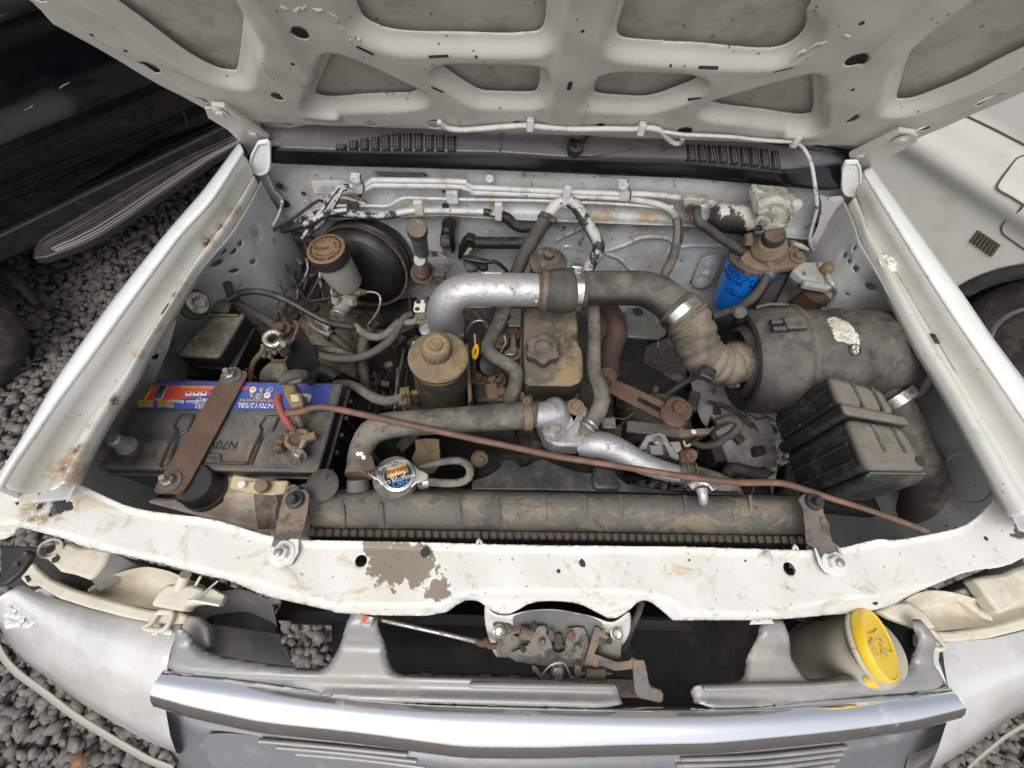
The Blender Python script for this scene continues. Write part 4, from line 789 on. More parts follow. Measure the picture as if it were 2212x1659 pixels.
# grille
def grille():
    t = thing('front_grille', 'silver grey grille frame with a broad chrome bar across the nose of the truck', 'grille', P(1200, 1500, z=-.3))
    left = Z(7, (1110, 800), (1170, 790), (1200, 925), (1400, 985), (1850, 1050), (1950, 1055), (2000, 1045), (2035, 1010), (2085, 920), (2190, 740))+Z(8, (152, 672), (170, 664), (272, 668), (290, 700), (315, 880), (338, 1000), (365, 1060), (420, 1092), (500, 1102), (1000, 1110), (1700, 1140), (1760, 1155), (1788, 1200), (1795, 1295), (1200, 1278), (600, 1262), (0, 1240))+Z(7, (1900, 1190), (1300, 1100), (1010, 1062), (1040, 960))
    right = Z(9, (180, 1165), (215, 1148), (430, 1140), (480, 1118), (505, 1080), (520, 900), (525, 780), (548, 735), (650, 735), (672, 770), (700, 840), (800, 1010), (860, 1100), (920, 1125), (1100, 1095), (1270, 1070), (1310, 1120), (1400, 1125), (1450, 1080), (1540, 1030), (1500, 900), (1430, 770), (1440, 745), (1500, 745), (1700, 1060), (1745, 1165), (1500, 1205), (1000, 1262), (600, 1285), (205, 1295))
    def zg(S, T, d): 
        s = smst(-T, 1.02, 1.05)
        return -.196+.035*smst(T, -1.0, -.955)*1.0-.012*smst(-T, 1.035, 1.045)+.010*smst(-T, 1.055, 1.062)-.007*(1-smst(d, 0, .006))
    for nm, o in (('frame_left', left), ('frame_right', right)): pxsheet('upper_frame', o, zg, 'greyplastic', t, res=.0045, zl=-.196, solid=.003)
    # raised lip blocks along the inner ends
    prism('rib', [P(*q[:2], z=-.182) for q in Z(8, (840, 1128), (1730, 1142), (1735, 1190), (840, 1172))], -.012, 'greyplastic', t, bevel=.004)
    prism('rib', [P(*q[:2], z=-.182) for q in Z(9, (232, 1150), (480, 1142), (900, 1135), (1200, 1110), (1200, 1150), (900, 1178), (245, 1195))], -.012, 'greyplastic', t, bevel=.004)
    # clip nuts on the tabs
    prism('clip_nut', [P(*q[:2], z=-.153) for q in Z(8, (195, 712), (255, 728), (232, 795), (162, 775))], -.004, 'steel', t, bevel=.001)
    prism('red_tag', [P(*q[:2], z=-.1515) for q in Z(8, (195, 714), (222, 724), (188, 768), (170, 760))], -.002, 'lred', t, bevel=.0005)
    prism('clip_nut', [P(*q[:2], z=-.150) for q in Z(9, (535, 735), (650, 730), (672, 770), (520, 775))], -.006, 'white', t, bevel=.001)
    # chrome bar
    T0 = Z(7, (1005, 1062), (1300, 1102), (1900, 1192), (2212, 1228))+Z(8, (600, 1265), (1200, 1282), (1800, 1296), (2212, 1296))+Z(9, (300, 1292), (600, 1284), (1200, 1240), (1500, 1208), (1758, 1170))
    T3 = Z(7, (962, 1275), (1200, 1350), (1600, 1440), (2212, 1505))+Z(8, (800, 1595), (1300, 1600), (1750, 1583))+Z(9, (300, 1570), (1000, 1500), (1500, 1430), (1802, 1345))
    a0 = [P(q[0], q[1], z=-.205) for q in T0]; a3 = [P(q[0], q[1], z=-.234) for q in T3]; N_ = 80; a0, a3 = sm(resample(a0, N_), 2), sm(resample(a3, N_), 2)
    rows = [[p+Vector((0, .002, -.006)) for p in a0], a0]
    for f, bz in ((.06, .006), (.20, .013), (.38, .018), (.56, .019), (.74, .015), (.88, .008), (.96, .003)): rows.append([x.lerp(y, f)+Vector((0, -.004, bz)) for x, y in zip(a0, a3)])
    rows += [a3, [p+Vector((0, .006, -.012)) for p in a3]]
    loft('chrome_bar', rows, 'chrome', t, n=N_, sub=1, smit=0)
    for e in (0, -1):
        r_ = [r[e] for r in rows]; c = sum(r_, Vector())/len(r_)+Vector((0, 0, -.012)); mk('bar_end', r_+[c], [(i, i+1, len(r_)) for i in range(len(r_)-1)], 'chrome', t)
    # lower grey frame and recess
    def row(pts, z): return [P(q[0], q[1], z=z) for q in pts]
    lowT = [(336, 1512), (420, 1548), (560, 1580), (774, 1601), (1000, 1632), (1200, 1636), (1340, 1630), (1543, 1626), (1788, 1602), (1963, 1577), (2070, 1548)]
    lowB = [(352, 1590), (400, 1690), (560, 1720), (774, 1740), (1000, 1760), (1200, 1765), (1340, 1760), (1543, 1750), (1788, 1730), (1963, 1680), (2062, 1600)]
    loft('lower_frame', [row(lowT, -.30), [p.lerp(q_, .5) for p, q_ in zip(row(lowT, -.30), row(lowB, -.40))], row(lowB, -.40)], 'grillegrey', t, n=60, solid=.003)
    dk = [(445, 1600), (480, 1592), (700, 1606), (870, 1618), (905, 1659), (930, 1760), (560, 1760), (470, 1680)]
    rec = loft('opening', [row([(432, 1590), (470, 1582), (600, 1592), (820, 1612), (880, 1622)], -.305), row([(470, 1690), (600, 1700), (760, 1712), (900, 1720)], -.36)], 'grillegrey', t, n=30)
    for i in range(4):
        f = i/4; tube('slat', [P(560+40*i, 1600+14*i, z=-.30-.012*i), P(700+40*i, 1612+14*i, z=-.30-.012*i), P(880+20*i, 1630+14*i, z=-.30-.012*i)], 'greyplastic', t, r=.004, seg=8)
        tube('slat', [P(1470-10*i, 1640+13*i, z=-.30-.012*i), P(1640, 1634+13*i, z=-.30-.012*i), P(1830-10*i, 1614+13*i, z=-.30-.012*i)], 'greyplastic', t, r=.004, seg=8)
    ring('emblem_ring', P(1190, 1720, z=-.37), (0, -.6, .8), .066, .018, .010, 'chrome', t)
    box('centre_block', P(1190, 1670, z=-.33), .14, .05, .02, 'grillegrey', t, bevel=.004)
grille()

# headlights
def headlight(side):
    t = thing('headlight', 'clouded left headlight with beige dusty housing beside the chrome bar' if side < 0 else 'clouded right headlight with beige dusty housing next to the yellow washer cap', 'headlight', P(200 if side < 0 else 2150, 1400, z=-.3))
    def R_(pts, z): return [P(q[0], q[1], z=z) for q in pts]
    if side < 0:
        r0 = Z('H', (60, 700), (190, 690), (400, 790), (860, 935), (1400, 1060), (1720, 1085), (1760, 1080)); r0 = [(4, 1290)]+r0[1:]
        r1 = Z('H', (-10, 860), (110, 780), (220, 880), (420, 1020), (700, 1180), (1000, 1320), (1300, 1440), (1540, 1520), (1600, 1500)); rm = [(-8, 1345), (60, 1392), (140, 1440), (230, 1488), (330, 1522), (352, 1530)]
        r2 = Z(7, (-40, 760), (15, 900), (70, 990), (170, 1080), (260, 1140), (480, 1310), (700, 1445), (950, 1590), (1090, 1640))
        rows = [R_(r0, -.235), [a.lerp(b, .5)+Vector((0, 0, .012)) for a, b in zip(resample(R_(r0, -.235), 30), resample(R_(r1, -.225), 30))], R_(r1, -.225), R_(rm, -.262), R_(r2, -.345), [p+Vector((-.01, .02, -.03)) for p in R_(r2, -.345)]]
        loft('lens', rows, 'lens', t, n=60, smit=2); loft('reflector', [[p+Vector((.01, .01, -.045)) for p in r] for r in rows[:5]], 'reflector', t, n=40)
        # glass blisters along the inner rim
        for i in range(34):
            x, y = random.uniform(1360, 1640), random.uniform(1120, 1420); q = Z('H', (x, y-.25*(x-1500)))[0]; p = P(*q[:2], z=-.228)
            lathe('blister', p, (0, -.2, 1), [(0, .0065), (.0015, .0045), (.002, 0)], 'lens', t, seg=10)
        for i in range(22):
            q = Z('H', (random.uniform(60, 300), random.uniform(930, 1090)))[0]; lathe('blister', P(*q[:2], z=-.236), (0, -.2, 1), [(0, .006), (.001, .004), (.0015, 0)], 'lens', t, seg=8)
        rim = Z('H', (185, 640), (240, 540), (320, 480), (360, 540), (480, 640), (700, 740), (900, 800), (1180, 880), (1430, 940), (1720, 960), (1800, 1000), (1760, 1075), (1610, 1080), (1400, 1055), (1180, 1010), (860, 925), (560, 830), (340, 700), (265, 715))
        prism('rim', R_(rim, -.212), -.016, 'lampbody', t, bevel=.004)
        prism('clip_slot', R_(Z('H', (235, 615), (275, 605), (300, 655), (262, 680)), -.2115), -.001, 'gap', t, bevel=0)
        lp_ = Z('H', (1520, 965), (1650, 965), (1640, 1040), (1590, 1120), (1540, 1135), (1410, 1120), (1400, 1090), (1440, 1080)); loop = R_(lp_, -.205)
        tube('clip_loop', loop+[loop[0]], 'lampbody', t, r=.0045, seg=8)
        bowl = [Z('H', (820, 760), (980, 640), (1200, 560), (1400, 520), (1600, 560), (1800, 640), (1990, 720)), Z('H', (900, 790), (1150, 680), (1400, 600), (1700, 680), (1850, 760)), Z('H', (910, 795), (1200, 820), (1450, 850), (1620, 870), (1760, 900)), Z('H', (880, 800), (1100, 860), (1430, 930), (1760, 965))]
        loft('bowl', [R_(b, z) for b, z in zip(bowl, (-.20, -.255, -.26, -.215))], 'lampbody', t, n=30)
        prism('top_housing', R_(Z('H', (400, 430), (540, 280), (700, 300), (760, 330), (900, 330), (1075, 370), (980, 520), (870, 660), (700, 600), (560, 570), (480, 490)), -.178), -.02, 'lampbody', t, bevel=.006)
        prism('housing_side', [P(*Z('H', (1075, 372))[0], z=-.18), P(*Z('H', (1330, 520))[0], z=-.215), P(*Z('H', (1180, 640))[0], z=-.235), P(*Z('H', (940, 770))[0], z=-.225), P(*Z('H', (870, 660))[0], z=-.18)], -.006, 'greyplastic', t, bevel=.002)
        for x, y, r, mm in ((487, 355, 40, 'gap'), (535, 452, 36, 'gap')):
            q = Z('H', (x, y))[0]; p = P(*q[:2], z=-.1775); lathe('socket', p, (0, 0, 1), [(0, rad(p, r*.225)), (.0006, 0)], mm, t, seg=18)
        q = Z('H', (485, 350))[0]; p = P(*q[:2], z=-.176); tube('socket_ring', [p+Vector((math.cos(a)*.019, math.sin(a)*.015, 0)) for a in np.linspace(0, 5.6, 20)], 'lampbody', t, r=.002, seg=6)
        prism('bulb_block', R_(Z('H', (1440, 900), (1500, 780), (1600, 690), (1700, 690), (1850, 700), (1960, 740), (1930, 880), (1790, 900), (1760, 960)), -.190), -.03, 'lampbody', t, bevel=.006)
        prism('bulb_wing', R_(Z('H', (1960, 770), (2010, 720), (2160, 800), (2110, 905), (1800, 870), (1780, 850), (1900, 850)), -.187), -.012, 'lampbody', t, bevel=.003)
        tube('adjuster', Z('H', (1780, 600, -.175, 50), (1740, 700, -.19, 52), (1720, 760, -.2, 52)), 'lampbody', t, seg=16)
        tube('adjuster_screw', Z('H', (1900, 830, -.18, 10), (2000, 740, -.172, 11), (2100, 655, -.165, 13)), 'steel', t, seg=8, rib=(.004, .25)); tube('adjuster_pin', Z('H', (1880, 700, -.18, 14), (1930, 615, -.165, 13)), 'lampbody', t, seg=8)
        tube('retainer', Z('H', (1800, 860, -.178, 16), (1870, 850, -.178, 16), (2110, 895, -.178, 14)), 'white', t, seg=8)
        # dark rubber bracket at the outer corner
        prism('mounting_bracket', R_(Z('H', (0, 610), (150, 430), (225, 365), (290, 370), (310, 400), (270, 480), (190, 590), (60, 695), (-60, 720)), -.15), -.010, 'black', t, bevel=.003)
        for x, y, r in ((250, 405, 24), (160, 500, 22)):
            q = Z('H', (x, y))[0]; p = P(*q[:2], z=-.149); lathe('screw', p, (0, 0, 1), [(0, rad(p, r*.225)), (.003, rad(p, r*.2)), (.002, 0)], 'rust', t, seg=14)
        st_ = Z('H', (1810, 985), (1900, 1010), (1990, 1100), (2020, 1200)); 
        prism('inner_bezel', R_(Z('H', (1740, 1090), (1800, 990), (1900, 1010), (1990, 1110), (2015, 1290), (1860, 1350), (1850, 1400), (1800, 1440), (1750, 1440), (1650, 1400), (1640, 1310), (1690, 1200)), -.215), -.02, 'greyplastic', t, bevel=.006)
    else:
        r0 = Z(9, (1700, 890), (1760, 880), (2000, 865), (2212, 815), (2500, 740)); r1 = Z(9, (1740, 1170), (1900, 1120), (2212, 1000), (2500, 900)); r1b = Z(9, (1760, 1200), (1960, 1150), (2212, 1060), (2500, 960)); rm = Z(9, (1770, 1290), (2000, 1230), (2212, 1140), (2500, 1050)); r2 = Z(9, (1600, 1800), (1900, 1600), (2100, 1440), (2212, 1375), (2500, 1200))
        loft('lens', [R_(r0, -.225), R_(r1, -.215), R_(r1b, -.222), R_(rm, -.235), R_(r2, -.33), [p+Vector((.01, .02, -.03)) for p in R_(r2, -.33)]], 'lens', t, n=40)
        loft('reflector', [[p+Vector((0, .01, -.045)) for p in R_(q, z)] for q, z in ((r0, -.225), (r1, -.215), (rm, -.235), (r2, -.33))], 'reflector', t, n=30)
        prism('rim', R_(Z(9, (1570, 815), (1640, 815), (1750, 818), (2000, 785), (2212, 730), (2420, 670), (2420, 740), (2212, 808), (2000, 862), (1760, 882), (1700, 880), (1610, 860)), -.205), -.016, 'lampbody', t, bevel=.004)
        loop = R_(Z(9, (1575, 820), (1640, 815), (1720, 915), (1650, 920), (1600, 880)), -.198); tube('clip_loop', loop+[loop[0]], 'lampbody', t, r=.0045, seg=8)
        bowl = [Z(9, (1400, 700), (1500, 600), (1620, 560), (1760, 570), (2000, 640), (2212, 600), (2400, 540)), Z(9, (1480, 720), (1600, 660), (1800, 690), (2000, 720), (2212, 680), (2400, 620)), Z(9, (1570, 815), (1700, 815), (2000, 785), (2212, 730), (2400, 680))]
        loft('bowl', [R_(b, z) for b, z in zip(bowl, (-.195, -.245, -.208))], 'lampbody', t, n=30)
        prism('top_housing', R_(Z(9, (1905, 490), (2000, 470), (2090, 460), (2150, 430), (2300, 380), (2400, 560), (2212, 640), (2070, 715)), -.175), -.03, 'lampbody', t, bevel=.006)
        prism('side_housing', R_(Z(9, (1740, 590), (1870, 540), (1960, 640), (2040, 760), (1980, 740), (1850, 650)), -.21), -.02, 'lampbody', t, bevel=.004)
        prism('bulb_block', R_(Z(9, (1310, 690), (1400, 640), (1500, 630), (1600, 690), (1680, 800), (1560, 800), (1400, 740)), -.19), -.02, 'lampbody', t, bevel=.005)
        prism('inner_bezel', R_(Z(9, (1560, 830), (1610, 862), (1700, 885), (1690, 1000), (1750, 1170), (1700, 1080), (1560, 900)), -.215), -.014, 'lens', t, bevel=.003)
    return t
headlight(-1); headlight(1)
def bumper():
    a = Z(7, (-40, 770), (12, 905), (66, 994), (165, 1083), (256, 1143), (476, 1313), (696, 1448), (946, 1593), (1090, 1643)); b = [(q[0]+Z0, q[1]+14) for q, Z0 in zip(a, (-6,)*9)]
    t = thing('front_bumper', 'dusty beige front bumper showing as a thin edge below the left headlight', 'bumper', P(60, 1500, z=-.5))
    L1 = [P(q[0]-2, q[1]+1, z=-.375) for q in a]; L2 = [P(q[0]-9, q[1]+9, z=-.375) for q in a]; L3 = [P(q[0]-13, q[1]+14, z=-.42) for q in a]
    c = Z(9, (2500, 1180), (2212, 1390), (2100, 1455), (1900, 1620), (1780, 1760))
    R1 = [P(q[0], q[1]-2, z=-.38) for q in reversed(c)]; R2 = [P(q[0]+2, q[1]+8, z=-.40) for q in reversed(c)]; R3 = [P(q[0], q[1]+6, z=-.55) for q in reversed(c)]
    for rows in ((L1, L2, L3), (R1, R2, R3)): loft('bumper_skin', rows, 'bumper', t, n=40, solid=.002)
    f = [Vector((x, -1.16-.05*(1-(x/.5)**2), z)) for x in (-.5, -.25, 0, .25, .5) for z in (-.46,)]; loft('bumper_skin', [f, [p+Vector((0, -.03, -.04)) for p in f], [p+Vector((0, 0, -.2)) for p in f]], 'bumper', t, n=24, solid=.002)
bumper()
# dark beams and trays under the nose and bay
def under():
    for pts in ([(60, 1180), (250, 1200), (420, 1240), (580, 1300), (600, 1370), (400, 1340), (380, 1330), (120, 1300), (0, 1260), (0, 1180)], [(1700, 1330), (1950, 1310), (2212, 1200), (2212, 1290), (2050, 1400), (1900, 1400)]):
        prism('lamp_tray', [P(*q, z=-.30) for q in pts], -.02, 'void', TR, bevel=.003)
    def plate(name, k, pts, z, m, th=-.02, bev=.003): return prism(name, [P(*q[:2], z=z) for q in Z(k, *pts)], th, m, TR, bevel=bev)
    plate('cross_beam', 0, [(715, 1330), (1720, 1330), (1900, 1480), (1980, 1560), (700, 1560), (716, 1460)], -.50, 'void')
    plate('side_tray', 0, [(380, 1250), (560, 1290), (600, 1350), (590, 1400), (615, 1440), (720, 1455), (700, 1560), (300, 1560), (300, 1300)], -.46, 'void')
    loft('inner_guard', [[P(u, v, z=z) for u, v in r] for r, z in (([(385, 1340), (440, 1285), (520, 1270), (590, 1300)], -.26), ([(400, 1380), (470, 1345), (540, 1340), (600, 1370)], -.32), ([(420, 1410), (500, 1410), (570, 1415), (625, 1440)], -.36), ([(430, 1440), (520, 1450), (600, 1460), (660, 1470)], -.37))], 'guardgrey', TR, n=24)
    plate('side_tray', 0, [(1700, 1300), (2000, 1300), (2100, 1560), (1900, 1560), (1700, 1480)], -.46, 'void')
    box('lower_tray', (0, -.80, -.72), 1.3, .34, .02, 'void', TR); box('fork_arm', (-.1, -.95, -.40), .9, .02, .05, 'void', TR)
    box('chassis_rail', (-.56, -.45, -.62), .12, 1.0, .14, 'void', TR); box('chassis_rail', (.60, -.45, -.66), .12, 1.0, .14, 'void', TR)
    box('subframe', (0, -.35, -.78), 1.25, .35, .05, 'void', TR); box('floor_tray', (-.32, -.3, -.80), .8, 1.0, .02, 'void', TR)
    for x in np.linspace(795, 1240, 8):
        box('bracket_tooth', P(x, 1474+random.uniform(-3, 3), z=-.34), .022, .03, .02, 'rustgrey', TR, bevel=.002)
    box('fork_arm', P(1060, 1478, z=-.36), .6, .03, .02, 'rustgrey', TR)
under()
# ================================================================ engine bay: left side
def V(k, x, y, z=None, yy=None):
    q = Z(k, (x, y))[0]; return P(q[0], q[1], z=z, y=yy)
def vup(base, top_px, k=None):
    """height above base (vertical) whose sighting is nearest to a picture row"""
    best = None
    for h in np.linspace(0, .4, 401):
        p = base+Vector((0, 0, h)); d = np.array(p)-CAM; v = 829.5-FPX*np.dot(d, CU)/np.dot(d, CF)
        if best is None or abs(v-top_px) < best[0]: best = (abs(v-top_px), h)
    return best[1]
def battery():
    zt = -.17; t = thing('car_battery', 'large black car battery with a blue and red label across its dusty top', 'battery', P(460, 930, z=-.42))
    A = [P(*q, z=zt) for q in ((207, 1012), (686, 1022), (742, 826), (335, 817))]
    prism('case', [a+Vector((0, 0, -.03)) for a in [A[0].lerp(A[2], .006), A[1].lerp(A[3], .006), A[2].lerp(A[0], .006), A[3].lerp(A[1], .006)]], -.26, 'battery', t, bevel=.006)
    prism('lid', A, -.032, 'battery', t, bevel=.006)
    c = sum(A, Vector())/4
    prism('lid_lip', [c+(a-c)*1.02+Vector((0, 0, -.034)) for a in A], -.008, 'battery', t, bevel=.002)
    for i in range(5):
        a = A[1].lerp(A[2], .1+.2*i)+Vector((.004, 0, -.05)); b = a+Vector((0, 0, -.22)); tube('side_rib', [a, b], 'battery', t, r=.005, seg=6)
    zl = zt+.0012
    def lab(name, k, pts, m, dz=0., th=-.0006): return prism(name, [P(*q[:2], z=zl+dz) for q in Z(k, *pts)], th, m, t, bevel=0)
    lab('label', 4, [(475, 933), (860, 936), (1570, 950), (1545, 1120), (1100, 1110), (372, 1102)], 'lblue')
    lab('label_band', 4, [(460, 952), (862, 960), (800, 1002), (1010, 965), (1090, 962), (960, 1005), (830, 1012), (560, 1052), (402, 1046)], 'lred', .0006)
    lab('label_corner', 4, [(455, 952), (480, 952), (425, 1046), (400, 1046)], 'lor', .0010)
    lab('barcode_patch', 4, [(512, 952), (562, 952), (524, 1040), (468, 1040)], 'lwhite', .0012)
    for i in range(9):
        f = .08+.1*i; a = [(508+44*0, 0)]
        x0, x1 = 512+50*f, 468+56*f; lab('barcode_bar', 4, [(x0, 955), (x0+(2.5 if i % 3 else 4), 955), (x1+(2.5 if i % 3 else 4), 1037), (x1, 1037)], 'ink', .0018)
    for i, x in enumerate((665, 713, 758)):
        lab('pictogram', 4, [(x+6, 992), (x+46, 993), (x+40, 1018), (x, 1017)], 'lwhite', .0012); lab('pictogram', 4, [(x+14, 998), (x+34, 999), (x+24, 1012)], 'ink', .0018)
    xd, yd = (A[0]-A[1]).normalized(), (A[1]-A[2]).normalized()
    def tx(s, k, x, y, size, m, sq=1., al='CENTER'): text(t, s, V(k, x, y, zl+.0016), xd, yd, size, m, squash=sq, align=al)
    tx('N70/12/SBL', 4, 1103, 1078, .0150, 'lwhite', 1.0); tx('Calcium Battery', 4, 672, 1056, .0105, 'lwhite'); tx('WWW.BATTERY.CO', 4, 760, 965, .008, 'lyel')
    tx('SEALED MAINTENANCE FREE', 4, 1120, 1048, .0062, 'lyel', .9); tx('12V 70AH', 4, 1130, 1036, .0062, 'lyel')
    for i in range(4):
        tx('INSTRUCTIONS', 4, 548, 1050+i*11, .0058, 'lyel', .8); tx('CHARGE RATE', 4, 425, 1050+i*11, .0058, 'lyel', .8)
    tx('\u267b', 4, 768, 1060, .024, 'lwhite')
    for x, y, m, m2 in ((1088, 983, 'lwhite', 'lred'), (1140, 983, 'lyel', 'ink'), (1190, 982, 'lblue', 'lwhite'), (1080, 1016, 'lyel', 'ink'), (1125, 1014, 'lblue', 'lwhite'), (1176, 1017, 'lwhite', 'lred')):
        if m == 'lyel': lab('warning_triangle', 4, [(x-16, y-13), (x+16, y-13), (x-3, y+14)], 'lyel', .0012); lab('warning_mark', 4, [(x-4, y-9), (x+4, y-9), (x, y+4)], 'ink', .0018)
        else:
            p = V(4, x, y, zl+.0008); lathe('warning_disc', p, (0, 0, 1), [(0, .0068), (.0006, .0068)], 'lwhite' if m == 'lwhite' else 'lwhite', t, seg=20)
            lathe('warning_disc', p+Vector((0, 0, .0008)), (0, 0, 1), [(0, .0058), (.0006, .0058)], 'lwhite' if m == 'lwhite' else 'lblue', t, seg=20)
            box('warning_mark', p+Vector((0, 0, .0018)), .008, .0022, .0006, m2, t, rz=.6, bevel=0)
    lab('brand_badge', 'E', [(545, 1330), (600, 1318), (650, 1330), (655, 1350), (625, 1440), (540, 1445)], 'lwhite', .0012); lab('brand_badge_panel', 'E', [(560, 1350), (612, 1350), (622, 1400), (560, 1405)], 'lred', .0018)
    text(t, 'Ex', V('E', 595, 1378, zl+.0028), xd, yd, .018, 'lwhite'); text(t, 'exide', V('E', 592, 1415, zl+.0024), xd, yd, .010, 'ink')
    # moulded handle channels and centre panel
    def gl(name, pts, m, dz): prism(name, [P(*q[:2], z=zt+dz) for q in Z(4, *pts)], -.0012, m, t, bevel=.0005)
    def outl(pts, r=.0028): pp = [P(*q[:2], z=zt+.0005) for q in Z(4, *pts)]; tube('moulded_edge', resample(pp+[pp[0]], 40), 'black', t, r=r, seg=6, step=.01)
    outl([(640, 1142), (725, 1142), (690, 1230), (632, 1262), (575, 1430), (545, 1465), (515, 1455), (560, 1350), (625, 1235), (600, 1210)])
    outl([(1170, 1148), (1250, 1150), (1210, 1238), (1152, 1262), (1075, 1450), (1050, 1450), (1090, 1350), (1145, 1235), (1130, 1205)])
    outl([(760, 1385), (890, 1385), (890, 1430), (1050, 1435), (1042, 1452), (745, 1440)], .002)
    tube('moulded_edge', [P(*q[:2], z=zt) for q in Z(4, (370, 1104), (1560, 1122))], 'black', t, r=.0025, seg=6)
    text(t, 'N70V', V(4, 905, 1322, zt+.0003), xd, yd, .023, 'inkgrey', ex=.001)
    for x, y, r in ((1058, 1190, 38), (250, 1412, 34), (1355, 1420, 34)):
        p = V(4, x, y, zt); rr = rad(p, r*.35); tube('moulded_ring', [p+Vector((rr*math.cos(a), rr*math.sin(a), 0)) for a in np.linspace(0, 2*math.pi, 24)], 'battery', t, r=.0014, seg=6)
    p = V(4, 250, 1412, zt+.0005); box('minus_mark', p, .016, .004, .002, 'black', t)
    p = V(4, 1355, 1420, zt+.0005); box('plus_mark', p, .016, .004, .002, 'rust', t); box('plus_mark', p, .004, .016, .0022, 'rust', t)
    b = V(4, 310, 1328, zt); lathe('terminal_post', b, (0, 0, 1), [(0, .019), (.004, .018), (.005, .0135), (.034, .0115), (.037, .009), (.037, 0)], 'alu', t, seg=24)
    b = V(4, 1360, 1300, zt); lathe('terminal_post', b, (0, 0, 1), [(0, .024), (.004, .023), (.005, .017), (.014, .0165), (.015, 0)], 'rust', t, seg=24)
    return A
battery()
def battery_bar():
    t = thing('battery_clamp_bar', 'flat rusty steel bar bolted diagonally over the battery', 'clamp bar', V(4, 760, 1240, -.162))
    q = Z(4, (905, 872), (925, 862), (1035, 862), (1052, 875), (1046, 900), (690, 1560), (650, 1615), (620, 1626), (490, 1622), (474, 1605), (480, 1585))
    zs = lambda v: -.158 if v > 830 else -.152
    prism('bar', [P(a[0], a[1], z=-.160) for a in q], -.005, 'rust', t, bevel=.0015)
    for x, y, tx, ty in ((955, 898, -12, -40), (578, 1548, -50, -28)):
        b = V(4, x, y, -.160); lathe('washer', b, (0, 0, 1), [(0, .021), (.003, .020)], 'rustgrey', t, seg=24); bolt(t, b+Vector((0, 0, .003)), .011, .010, m='steel', name='nut', washer=False)
        lathe('stud', b, (0, 0, 1), [(0, .006), (.024, .006), (.026, .005), (.026, 0)], 'steel', t, seg=12)
        lathe('stud', b+Vector((0, 0, -.24)), (0, 0, 1), [(0, .005), (.24, .005)], 'rust', t, seg=10)
battery_bar()
def terminal_clamp():
    t = thing('terminal_clamp', 'corroded brass battery clamp with a red sleeved cable on the positive post', 'battery clamp', V(4, 1360, 1300, -.165))
    c = V(4, 1362, 1285, -.155); tube('collar', [c+Vector((.020*math.cos(a), .018*math.sin(a), 0)) for a in np.linspace(.3, 5.9, 26)], 'tanbox', t, r=.0055, seg=8)
    tube('bolt_shank', [V(4, 1370, 1362, -.15), V(4, 1405, 1300, -.15)], 'steel', t, r=.006, seg=10, rib=(.004, .2)); bolt(t, V(4, 1372, 1365, -.15), .010, .012, ax=(-.3, -1, .2), m='steel'); box('lug', V(4, 1430, 1278, -.15), .028, .014, .012, 'tanbox', t, rz=.4)
    for x, y, s in ((1262, 1300, .018), (1300, 1258, .013), (1248, 1338, .017), (1382, 1205, .010)):
        p = V(4, x, y, -.155); lathe('corrosion_lump', p+Vector((0, 0, -.012)), (0, 0, 1), [(0, s*.5), (.010, s*.6), (.018, s*.42), (.022, 0)], 'rust', t, seg=9, wob=lambda a, i: 1+.25*math.sin(3*a+i)+.1*math.sin(7*a))
    tube('red_sleeve', Z(4, (1250, 1010, -.12, 24), (1240, 1050, -.12, 26), (1265, 1120, -.125, 25), (1300, 1180, -.13, 23), (1325, 1215, -.14, 20)), 'redsleeve', t); tube('cable', Z(4, (1322, 1205, -.14, 24), (1345, 1235, -.145, 22)), 'rust', t)
    tube('cable', Z(4, (1350, 1120, -.13, 24), (1370, 1170, -.14, 24), (1385, 1205, -.15, 20)), 'rustgrey', t)
    f = thing('fuse_holder', 'dusty tan fuse link box standing over the battery label', 'fuse holder', V(4, 1330, 1030, -.13))
    prism('body', [P(*q[:2], z=-.105) for q in Z(4, (1262, 935), (1345, 928), (1350, 990), (1390, 1005), (1405, 1085), (1330, 1102), (1300, 1060), (1275, 1000))], -.035, 'tanbox', f, bevel=.004)
    prism('lid', [P(*q[:2], z=-.094) for q in Z(4, (1290, 1000), (1385, 1000), (1395, 1075), (1318, 1090))], -.012, 'tanbox', f, bevel=.003)
    prism('window', [P(*q[:2], z=-.0925) for q in Z(4, (1315, 1012), (1365, 1010), (1372, 1050), (1325, 1056))], -.003, 'yclip', f, bevel=.001)
    tube('boot', Z(4, (1262, 935, -.10, 22), (1300, 905, -.09, 38), (1350, 888, -.09, 34), (1410, 890, -.10, 30)), 'rubber', f); prism('strap', [P(*q[:2], z=-.092) for q in Z(4, (1245, 930), (1270, 895), (1400, 890), (1380, 930), (1300, 940))], -.012, 'hosetan', f, bevel=.003)
    tube('cable', Z(4, (1400, 890, -.11, 26), (1440, 930, -.16, 24), (1440, 980, -.24, 22)), 'rubber', f)
terminal_clamp()
def proprod():
    t = thing('bonnet_prop_rod', 'long thin rusty red rod lying across the bay from battery to right front corner', 'prop rod', P(1200, 985, z=-.10))
    tube('rod', [(621, 892, -.115, 9), (650, 889, -.11, 7.5), (672, 882, -.10, 7), (695, 879, -.10, 7), (730, 884, -.10, 7), (800, 899, -.10, 7.2), (900, 921, -.10, 7.2), (1000, 943, -.10, 7), (1100, 964, -.10, 7), (1200, 985, -.10, 7), (1300, 1001, -.10, 7), (1400, 1017, -.10, 7), (1500, 1032, -.10, 7), (1590, 1042, -.10, 7.2), (1640, 1042, -.10, 7.4), (1690, 1044, -.10, 7.2), (1740, 1058, -.10, 7), (1800, 1078, -.10, 6.5), (1850, 1093, -.10, 6.3), (1930, 1120, -.105, 6), (2003, 1147, -.115, 6)], 'rod', t, seg=10)
proprod()
